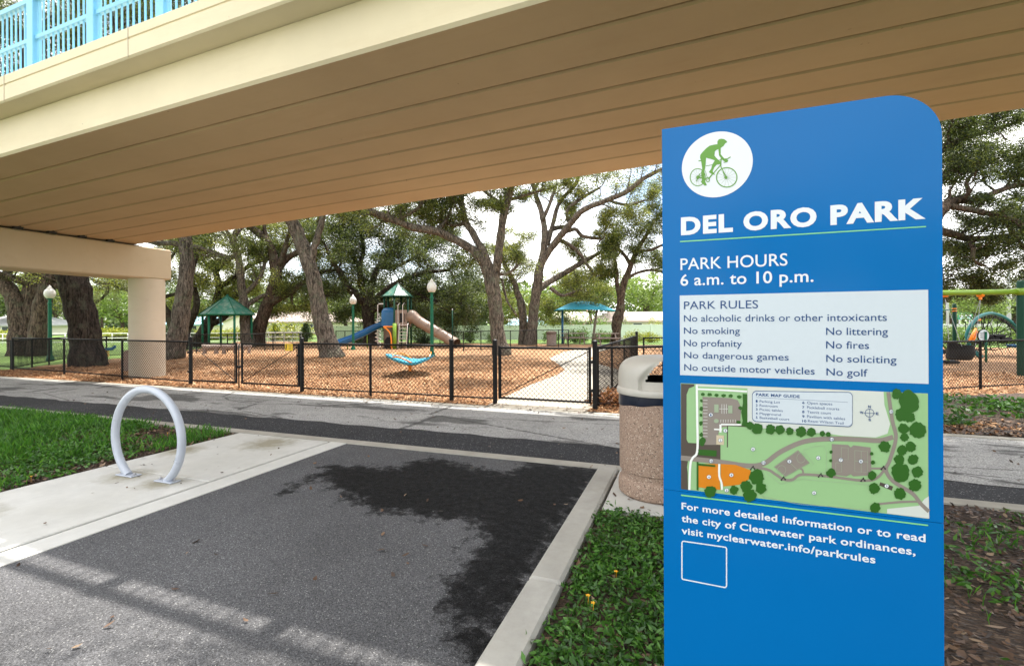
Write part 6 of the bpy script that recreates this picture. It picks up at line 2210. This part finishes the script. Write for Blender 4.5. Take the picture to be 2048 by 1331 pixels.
# net climber arch
Y = 19.5
s_ = Y / F
q = P(1995, 690, Y)
nc = thing('net_climber', 'domed rope net climber with teal arch, orange rungs and black netting', 'climbing frame', (q[0], q[1], 0))
lx = lambda px: (px - 1995) * s_
lz = lambda py: EYE + (643 - py) * s_
archp = crom([(lx(1955), -.2, 0), (lx(1945), 0, lz(706)), (lx(1937), 0, lz(690)), (lx(1939), .1, lz(672)), (lx(1952), .2, lz(654)), (lx(1975), .4, lz(639)), (lx(2000), .6, lz(632)), (lx(2028), .8, lz(631)), (lx(2060), .9, lz(642)), (lx(2085), .9, lz(665)), (lx(2096), .8, lz(700)), (lx(2097), .7, 0)], 5)
smooth_by_angle(MB().tube(archp, .07, 12).build('arch', M['teal'], nc))
arch2 = archp + np.array((1.5, 1.6, 0))
smooth_by_angle(MB().tube(arch2, .06, 12).build('arch', M['teal'], nc))
net = MB()
r2 = np.random.default_rng(5)
for k in range(6, len(archp) - 6, 2):
    t_ = np.linspace(0, 1, 6)[:, None]
    p = archp[k] * (1 - t_) + arch2[k] * t_ - np.array((0, 0, 1)) * (np.sin(t_ * math.pi) * .18)
    net.tube(p, .016, 5)
for fr_ in (.2, .4, .6, .8):
    net.tube(archp[6:-6] * (1 - fr_) + arch2[6:-6] * fr_ - np.array((0, 0, .18 * math.sin(fr_ * math.pi))), .016, 5)
cpt = np.array((lx(1985), .6, .45))
for k in range(6, len(archp) - 5, 3):
    e = cpt + r2.normal(size=3) * np.array((.5, .3, .2))
    net.tube(crom([archp[k], (archp[k] + e) / 2 - (0, 0, .15), e], 4), .014, 5)
for z in (.35, .6, .85, 1.05):
    hw = 1.45 * math.sqrt(max(.05, 1 - (z / 1.75) ** 2))
    net.tube(crom([(-hw + .1, 0, z + .1), (-hw * .5, .1, z - .05), (0, .2, z - .08), (hw * .5, .3, z), (hw, .5, z + .1)], 4), .016, 5)
for x in np.linspace(-1.0, 1.3, 8):
    net.tube(crom([(x, .1, .1), (x + .1 * r2.normal(), .2, .5), (x + .15 * r2.normal(), .3, 1.0), (x + .1, .4, 1.4)], 3), .014, 5)
net.build('netting', M['rope'], nc, True)
for i, (pts, rr_) in enumerate([([(lx(1921), -.4, lz(683)), (lx(1930), -.35, lz(671)), (lx(1938), -.3, lz(661))], .05), ([(lx(1926), -.4, lz(686)), (lx(1935), -.35, lz(675)), (lx(1940), -.3, lz(666))], .04),
                                ([(lx(1962), .3, lz(646)), (lx(1972), .4, lz(643.5)), (lx(1984), .5, lz(643))], .05)]):
    MB().tube(pts, rr_, 8).build('orange_rung', M['orange'], nc, True)
for k in range(4):
    px = 1985 + k * 12
    MB().box((lx(px), .3, lz(676 + (k % 2) * 6)), (.42, .34, .13), bev=.03).build('net_pad', M['seatblack'], nc)
smooth_by_angle(MB().lathe([(0, 0), (.24, .02), (.30, .10), (.28, .13), (.18, .06), (0, .05)], 18, (lx(2022), -.2, lz(699))).build('blue_seat', M['slideblue'], nc))
MB().tube([(lx(2010), -.6, 0), (lx(2022), -.5, .5), (lx(2036), -.4, .95)], .055, 10).build('leg', M['teal'], nc, True)
# round information panel on a green post
q = P(1972, 690, 17.0)
ip = thing('round_panel', 'round pale information panel on a thin green post before the climber', 'sign', (q[0], q[1], 0), .1)
MB().cyl((.0, 0, -.1), (.0, 0, 1.08), .036, 12).build('post', M['green'], ip, True)
zc_ = EYE + (643 - 675) * 17 / F
MB().tube([(-.04, .045, zc_), (-.04, .075, zc_)], .225, 28).build('rim', M['seatblack'], ip)
MB().tube([(-.04, .035, zc_), (-.04, .044, zc_)], .205, 28).build('disc', M['board'], ip)
b = MB()
for k in range(7):
    b.box((-.14, .033, zc_ + .10 - k * .03), (.11 - (k % 3) * .02, .003, .010))
b.build('text_lines', M['ink'], ip)
# green post with orange rings and a thin teal rail
q = P(1909, 690, 21.0)
gp_ = thing('rail_frame', 'tall green post with two orange rings and thin teal side rail', 'play frame', (q[0], q[1], 0))
MB().lathe([(.075, -.1), (.075, 2.15), (.05, 2.2), (0, 2.21)], 14).build('post', M['dkgreen'], gp_, True)
for z in (1.88, 1.98):
    MB().lathe([(.085, z - .02), (.085, z + .02)], 14, cap=True).build('ring', M['orange'], gp_, True)
MB().cyl((0, 0, 1.93), (-2.0, .2, 1.90), .022, 8).build('rail', M['teal'], gp_, True)
MB().lathe([(.075, -.1), (.075, 2.15), (.05, 2.2), (0, 2.21)], 14, (-2.0, .2, 0)).build('post', M['dkgreen'], gp_, True)
# lime arcs rider
q = P(1902, 690, 16.5)
la = thing('see_saw', 'lime green curved play bars with black pads, left of the bucket swing', 'see saw', (q[0], q[1], 0))
smooth_by_angle(MB().tube(crom([(-.45, 0, .75), (-.25, 0, .62), (-.05, 0, .45), (.2, 0, .62), (.5, 0, .72)], 5), .045, 10).build('bar', M['lime'], la))
smooth_by_angle(MB().tube(crom([(-.12, 0, .0), (-.08, 0, .3), (.1, 0, .55), (.3, 0, .68)], 5), .045, 10).build('bar', M['lime'], la))
MB().box((-.42, 0, .42), (.34, .3, .16), bev=.04).build('seat', M['seatblack'], la)
MB().box((-.1, -.05, .08), (.4, .4, .10), bev=.03).build('seat', M['seatblack'], la)

# ------------------------------------------------------------------ rails, white fence, houses, road things
Y = 36.0
wr = thing('pipe_rail', 'long white three rail pipe fence across the lawn at left', 'fence', (P(300, 690, Y)[0], Y, 0))
ox = P(300, 690, Y)[0]
xa, xb = P(-120, 690, Y)[0] - ox, P(600, 690, Y)[0] - ox
for z in (.12, .42, .76):
    MB().cyl((xa, 0, z), (xb, 0, z), .026, 8).build('rail', M['whitepipe'], wr, True)
n_ = int((xb - xa) / 1.15)
for k in range(n_ + 1):
    x_ = xa + (xb - xa) * k / n_
    MB().cyl((x_, 0, -.1), (x_, 0, .77), .026, 8).build('post', M['whitepipe'], wr, True)
rp = P(515, 690, 33)
wr2 = thing('ramp_rail', 'short white ramp handrail with rounded end, left of the leaning oak', 'handrail', (rp[0], rp[1], 0))
x1_ = P(603, 690, 33)[0] - rp[0]
for z in (.35, .62, .88):
    MB().tube([(0, 0, z), (x1_ - .1, 0, z), (x1_, 0, z - .06), (x1_, 0, z - .2)], .024, 8).build('rail', M['whitepipe'], wr2, True)
for k in range(6):
    x_ = x1_ * k / 5
    MB().cyl((x_, 0, -.1), (x_, 0, .88), .024, 8).build('post', M['whitepipe'], wr2, True)
Y = 40.0
o_ = P(1000, 690, Y)
vf = thing('vinyl_fence', 'long white vinyl panel fence behind the playground', 'fence', (o_[0], Y, 0))
x0_, x1_ = P(655, 690, Y)[0] - o_[0], P(1420, 690, Y)[0] - o_[0]
n_ = 13
hf = 1.22
for k in range(n_):
    a, c = x0_ + (x1_ - x0_) * k / n_, x0_ + (x1_ - x0_) * (k + 1) / n_
    pb_ = MB()
    m_ = 12
    for j in range(m_):
        pb_.box((a + .07 + (c - a - .14) * (j + .5) / m_, .0, hf / 2), ((c - a - .14) / m_ - .012, .03, hf - .1))
    pb_.box(((a + c) / 2, 0, hf - .06), (c - a - .13, .06, .10)).box(((a + c) / 2, 0, .08), (c - a - .13, .06, .12)).box(((a + c) / 2, .016, hf / 2), (c - a - .14, .02, hf - .1))
    pb_.build('panel', M['vinylwhite'], vf)
for k in range(n_ + 1):
    a = x0_ + (x1_ - x0_) * k / n_
    MB().box((a, 0, hf / 2), (.13, .13, hf + .08), bev=.01).build('post', M['vinylwhite'], vf)


def house(label, px0, px1, Y, ridge, eave, roofm, depth=9.0, gable=None, wins=(), group='houses beyond the park'):
    a, c = P(px0, 640, Y), P(px1, 640, Y)
    wd_ = c[0] - a[0]
    o = thing('house', label, 'house', ((a[0] + c[0]) / 2, Y + depth / 2, 0), 0, group)
    MB().box((0, 0, eave / 2), (wd_ - 1.0, depth - 1.0, eave)).build('walls', M['wallpaint'], o)
    hw, hd = wd_ / 2, depth / 2
    ins = min(hw * .35, 3.5)
    vs = [(-hw, -hd, eave), (hw, -hd, eave), (hw, hd, eave), (-hw, hd, eave), (-hw + ins, 0, ridge), (hw - ins, 0, ridge)]
    vs += [(x, y, eave - .18) for x, y, z in vs[:4]]
    rf = MB().add(vs, [(0, 1, 5, 4), (1, 2, 5), (2, 3, 4, 5), (3, 0, 4), (6, 7, 1, 0), (7, 8, 2, 1), (8, 9, 3, 2), (9, 6, 0, 3), (9, 8, 7, 6)]).build('roof', roofm, o)
    for x, w_ in wins:
        fr_ = MB().box((x * wd_, -hd + .47, eave * .55), (w_, .12, .9), bev=.01).build('window', M['whitepipe'], o)
        MB().box((0, 0, 0), (w_ - .16, .13, .74)).build('pane', M['glass'], fr_, loc=(x * wd_, -hd + .465, eave * .55))
    if gable:
        gx, gw, gz = gable
        gx *= wd_
        gm = MB().prism([(gx - gw, 0), (gx + gw, 0), (gx + gw, eave + .1), (gx, gz), (gx - gw, eave + .1)], -hd - 1.2, -hd + .6, 'y').build('gable_wall', M['wallpaint'], o)
        MB().add([(gx - gw - .3, -hd - 1.5, eave), (gx, -hd - 1.5, gz + .12), (gx + gw + .3, -hd - 1.5, eave), (gx - gw - .3, 0, eave), (gx, 0, gz + .12), (gx + gw + .3, 0, eave),
                  (gx - gw - .3, -hd - 1.5, eave - .15), (gx, -hd - 1.5, gz - .03), (gx + gw + .3, -hd - 1.5, eave - .15)],
                 [(0, 1, 4, 3), (1, 2, 5, 4), (6, 7, 1, 0), (7, 8, 2, 1)]).build('gable_roof', roofm, o)
    return o


house('wide tan roofed house with gable, between the shelter and leaning oak', 440, 690, 62, 3.0, 1.65, M['rooftile'], 10, (-.28, 2.4, 2.6), ((.2, 1.2), (.34, 1.0), (.05, 1.4)))
house('tan roofed house beyond the white fence, right of the knobbly oak', 1195, 1400, 60, 2.75, 1.55, M['rooftile'], 9, None, ((-.1, 1.2), (.2, 1.2)))
house('white roofed house behind the flowering vine mound', 1075, 1205, 66, 2.9, 1.5, M['wallpaint'], 9, None, ((0, 1.2),))
house('pale blue roofed house glimpsed between forked oak and shade canopy', 1010, 1100, 52, 1.75, 1.1, M['roofblue'], 7, None, ((.2, 1.0),))
house('low grey roofed house at the far left behind the rail', -80, 42, 60, 2.6, 1.4, M['steelgrey'], 9, None, ((.2, 1.2),))
house('small pale blue roofed house just right of the bridge column', 318, 410, 64, 2.4, 1.4, M['roofblue'], 8, None, ((.2, 1.0),))
# gable end with green roof edge left of the column
# road sign and utility poles at right
q = P(1930, 640, 55)
rs = thing('road_sign', 'distant green highway sign on grey posts beyond the hedge', 'sign', (q[0], q[1], 0), .05)
zc_ = EYE + 8.0 * 55 / F
MB().box((0, 0, zc_), (1.75, .06, .85), bev=.02).build('board', M['roadgreen'], rs)
b = MB()
b.box((0, -.033, zc_), (1.45, .01, .22)).box((0, -.033, zc_ + .24), (1.0, .01, .10)).box((0, -.033, zc_ - .26), (1.2, .01, .10))
b.build('lettering', M['signwhite'], rs)
for x_ in (-.6, .6):
    MB().cyl((x_, .06, -.1), (x_, .06, zc_ + .4), .06, 8).build('post', M['steelgrey'], rs, True)
for i, (px, Y, h, r_, lb) in enumerate([(1895.5, 48, 6.5, .11, 'slim grey pole just right of the sign edge, beyond the hedge'), (1983, 60, 6.0, .13, 'slim grey pole right behind the small bright tree'), (2018, 50, 9.5, .16, 'thick pale utility pole at right, behind the climbing arch')]):
    q = P(px, 690, Y)
    up = thing('utility_pole', lb, 'pole', (q[0], q[1], 0), .2, 'utility poles along the road')
    MB().tube([(0, 0, -.1), (0, 0, h)], [r_ * 1.15, r_ * .8], 12).build('pole', M['steelgrey'], up, True)
    MB().box((0, 0, h - .5), (1.8, .09, .1)).build('crossarm', M['weather'], up)
gr = thing('guard_rail', 'long grey road guard rail beyond the hedge at right', 'guard rail', (*P(1960, 690, 44)[:2], 0), 0)
MB().box((0, 0, .95), (14, .08, .3), bev=.03).build('beam', M['steelgrey'], gr)
for k in range(7):
    MB().box((-6.6 + k * 2.2, .1, .5), (.12, .12, 1.0)).build('post', M['steelgrey'], gr)
rdp = P(1960, 690, 50)
struct(MB().add([(-4, 46, .0), (160, 46, .0), (160, 58, .0), (-4, 58, .0)], [(0, 1, 2, 3)]).build('road', M['trail'], loc=(20, 0, -.04)))

# ------------------------------------------------------------------ ground cover, grass, litter
def stuff(name, V, Fq, m):
    o = link(name, np_mesh(name, V, Fq), m)
    o['kind'] = 'stuff'
    return o


def to_world(C):
    o = np.empty_like(C)
    o[:, 0] = C[:, 1] * DU[0] + C[:, 0] * DU[1]
    o[:, 1] = C[:, 1] * DU[1] - C[:, 0] * DU[0]
    o[:, 2] = C[:, 2]
    return o


def cover_patch(n, v0, v1, u0, u1, dens, hmax, leaf, spread=.03):
    """sprigs of leaflets; dens(v,u) 0..1 keeps some"""
    v = rng.uniform(v0, v1, n); u = rng.uniform(u0, u1, n)
    k = rng.uniform(0, 1, n) < dens(v, u)
    v, u = v[k], u[k]
    h = hmax * rng.uniform(.25, 1, len(v)) * (.7 + .3 * np.sin(v * 5 + u * 3))
    C = np.stack([v, u, h], 1)
    C = np.repeat(C, 5, 0)
    C[:, :2] += rng.normal(0, spread, (len(C), 2))
    C[:, 2] = np.maximum(.012, C[:, 2] + rng.normal(0, .010, len(C)))
    return to_world(C)


def nz2(v, u, s, seed):
    return .5 + .25 * wave(v, u, s, seed)


C = cover_patch(7200, -.66, 1.0, .3, 3.86, lambda v, u: np.clip(1.1 - np.clip((v - .35) * 1.4, 0, 1.0) + 1.5 * (nz2(v, u, 3, 1) - .55), 0, 1) * np.clip((v + .70) * 9, .12, 1) * np.clip((3.95 - u) * 4, 0, 1), .065, None)
V, Fq = leaf_cards(C, .046, .017, up=.5)
stuff('ground_cover', V, Fq, M['cover'])
C = cover_patch(4200, .9, 4.6, .6, 4.8, lambda v, u: np.clip((nz2(v, u, 1.6, 4) - .40) * 2.4, .04, .9), .07, None)
V, Fq = leaf_cards(C, .055, .020, up=.5)
stuff('ground_cover', V, Fq, M['cover'])
C = cover_patch(15000, -13.5, -5.78, 1.2, 4.85, lambda v, u: np.clip((nz2(v, u, .9, 2) - .2) * 1.6, .05, 1) * np.clip((-5.7 - v) * 1.2 + .1 + .5 * (nz2(v, u, 2.5, 7) - .4), 0, 1) * np.where((u > 3.9) & (v > -7.3), .25, 1), .075, None, .035)
V, Fq = leaf_cards(C, .055, .026, up=.5)
stuff('ground_cover', V, Fq, M['cover'])
C = cover_patch(5200, 2.2, 8.5, 8.5, 11.3, lambda v, u: np.clip((nz2(v, u, 1.1, 5) - .38) * 1.8 + (u - 10) * .2, 0, 1), .28, None, .07)
V, Fq = leaf_cards(C, .085, .045, up=.4)
stuff('ground_cover', V, Fq, M['cover'])


def blades(n, v0, v1, u0, u1, dens, L_, wd_):
    v = rng.uniform(v0, v1, n); u = rng.uniform(u0, u1, n)
    k = rng.uniform(0, 1, n) < dens(v, u)
    C = to_world(np.stack([v[k], u[k], np.zeros(k.sum())], 1))
    m_ = len(C)
    h = L_ * rng.uniform(.5, 1.2, m_)
    a = rng.uniform(0, 2 * math.pi, m_)
    lean = rng.uniform(.1, .7, m_) * h
    dx_, dy_ = np.cos(a), np.sin(a)
    V = np.empty((m_, 4, 3))
    px_, py_ = -dy_ * wd_ / 2, dx_ * wd_ / 2
    V[:, 0] = C + np.stack([px_, py_, 0 * h - .01], 1)
    V[:, 1] = C - np.stack([px_, py_, 0 * h + .01], 1)
    V[:, 2] = C + np.stack([dx_ * lean * .4 - px_ * .7, dy_ * lean * .4 - py_ * .7, h * .6], 1)
    V[:, 3] = C + np.stack([dx_ * lean, dy_ * lean, h], 1)
    return V.reshape(-1, 3), np.arange(4 * m_).reshape(m_, 4)


V, Fq = blades(46000, -14, -5.8, 1.6, 4.88, lambda v, u: np.clip((nz2(v, u, 1.1, 6) - .42) * 2.6 + np.clip((u - 3.0) * .5, 0, .6) * np.clip((-6.6 - v), 0, 1), 0, 1), .11, .006)
stuff('grass', V, Fq, M['grass'])
V, Fq = blades(9000, .2, 4.6, .6, 4.8, lambda v, u: np.clip((nz2(v, u, 1.4, 9) - .55) * 1.5, 0, .4), .09, .005)
stuff('grass', V, Fq, M['grass'])


def flat_bits(C, length, width, tilt=.35):
    n = len(C)
    a = rng.uniform(0, 2 * math.pi, n)
    A = np.stack([np.cos(a), np.sin(a), rng.normal(0, tilt * .6, n)], 1)
    B = np.stack([-np.sin(a), np.cos(a), rng.normal(0, tilt, n)], 1)
    l = (length * rng.uniform(.5, 1.4, n))[:, None] * .5
    w_ = (width * rng.uniform(.6, 1.3, n))[:, None] * .5
    V = np.empty((n, 6, 3))
    V[:, 0] = C - A * l
    V[:, 1] = C - A * l * .35 + B * w_
    V[:, 2] = C + A * l * .35 + B * w_ * .9
    V[:, 3] = C + A * l + np.array((0, 0, 1)) * w_ * rng.uniform(0, 1, (n, 1))
    V[:, 4] = C + A * l * .35 - B * w_
    V[:, 5] = C - A * l * .35 - B * w_
    Fq = np.arange(6 * n).reshape(n, 6)[:, [[0, 1, 2, 5], [5, 2, 3, 4]]].reshape(-1, 4)
    Fq = np.concatenate([np.arange(6 * n).reshape(n, 6)[:, [0, 1, 5, 5]][:, :3].repeat(1, 0) if False else np.empty((0, 4), int), np.arange(6 * n).reshape(n, 6)[:, [1, 2, 4, 5]], ])
    base_ = np.arange(6 * n).reshape(n, 6)
    T1 = np.stack([base_[:, 0], base_[:, 1], base_[:, 5]], 1)
    T2 = np.stack([base_[:, 1], base_[:, 2], base_[:, 4]], 1)
    T3 = np.stack([base_[:, 1], base_[:, 4], base_[:, 5]], 1)
    T4 = np.stack([base_[:, 2], base_[:, 3], base_[:, 4]], 1)
    return V.reshape(-1, 3), np.concatenate([T1, T2, T3, T4])


def litter(n, v0, v1, u0, u1, dens, z, size):
    v = rng.uniform(v0, v1, n); u = rng.uniform(u0, u1, n)
    k = rng.uniform(0, 1, n) < dens(v, u)
    C = to_world(np.stack([v[k], u[k], z + rng.uniform(0, .014, k.sum())], 1))
    return flat_bits(C, size, size * .42)


one = lambda v, u: np.ones_like(v)
parts_ = [litter(15000, .2, 5.0, .5, 4.88, lambda v, u: np.clip(.35 + 1.1 * (nz2(v, u, 2.2, 3) - .3), .15, 1), .004, .046), litter(900, .2, 5.0, .5, 4.88, one, .008, .07), litter(2500, -.66, .6, .3, 4.9, lambda v, u: .5 + .4 * (u > 3.8), .004, .055),
          litter(9000, -9.5, -5.78, 1.6, 4.88, lambda v, u: np.clip((v + 8.2) * .7, .08, 1) * np.where(u > 2.6, 1, .5), .004, .055),
          litter(9000, 1.8, 10, 7.95, 9.6, one, .02, .075), litter(500, -7, 1.5, 7.6, 8.3, one, .018, .05)]
Vs, Fs, k0 = [], [], 0
for V, Fq in parts_:
    Vs.append(V); Fs.append(Fq + k0); k0 += len(V)
stuff('leaf_litter', np.concatenate(Vs), np.concatenate(Fs), M['litter'])
# stray leaves on the paving
sv = [G(*p) for p in [(1450, 1012), (1105, 800)]]
st = [litter(46, -4.0, -.9, .9, 4.9, one, .006, .045), litter(26, -5.7, -4.3, 2.0, 4.9, one, .014, .04), litter(220, -12, 3, 5.1, 7.8, one, .01, .05), litter(45, -.95, -.1, 3.7, 4.95, one, .034, .05), litter(160, 1.2, 5, 5.1, 7.8, lambda v, u: np.clip((u - 5.5) * .5, .1, 1), .01, .05)]
Vs, Fs, k0 = [], [], 0
for V, Fq in st:
    Vs.append(V); Fs.append(Fq + k0); k0 += len(V)
stuff('fallen_leaves', np.concatenate(Vs), np.concatenate(Fs), M['litter'])
# yellow flowers in the ground cover
for px, py, lb in ((1232, 1142, 'yellow flower in the bed right of the kerb, nearest the blue sign'), (1186, 1205, 'yellow flower in the bed right of the kerb, nearest the picture bottom'),
                   (1176, 1190, 'yellow flower in the bed right of the kerb, nearest the kerb'), (62, 952, 'yellow flower in the grass at far left'), (335, 865, 'yellow flower in the grass seen through the rack hoop')):
    q = G(px, py, .055)
    b = MB()
    for k in range(5):
        a = k * 1.257
        b.add([(0, 0, -.004), (.009 * math.cos(a - .5), .009 * math.sin(a - .5), .004), (.015 * math.cos(a), .015 * math.sin(a), .002), (.009 * math.cos(a + .5), .009 * math.sin(a + .5), .004)], [(0, 1, 2, 3)])
    b.tube([(0, 0, -.055), (.002, 0, -.003)], .0012, 4)
    tag(b.build('yellow_flower', M['flower'], loc=q), lb, 'flower', 'yellow flowers in the beds')
# wood chips
n = 120000
v = rng.uniform(-20.5, 9, n); u = 7.98 + 9.5 * rng.uniform(0, 1, n) ** 1.6
k = in_poly(v, u, mz) & ~in_poly(v, u, path_l + path_r)
C = to_world(np.stack([v[k], u[k], mulch_h(v[k], u[k]) + .012 + rng.uniform(0, .012, k.sum())], 1))
V, Fq = flat_bits(C, .062, .018, .5)
stuff('mulch_chips', V, Fq, M['chip'])
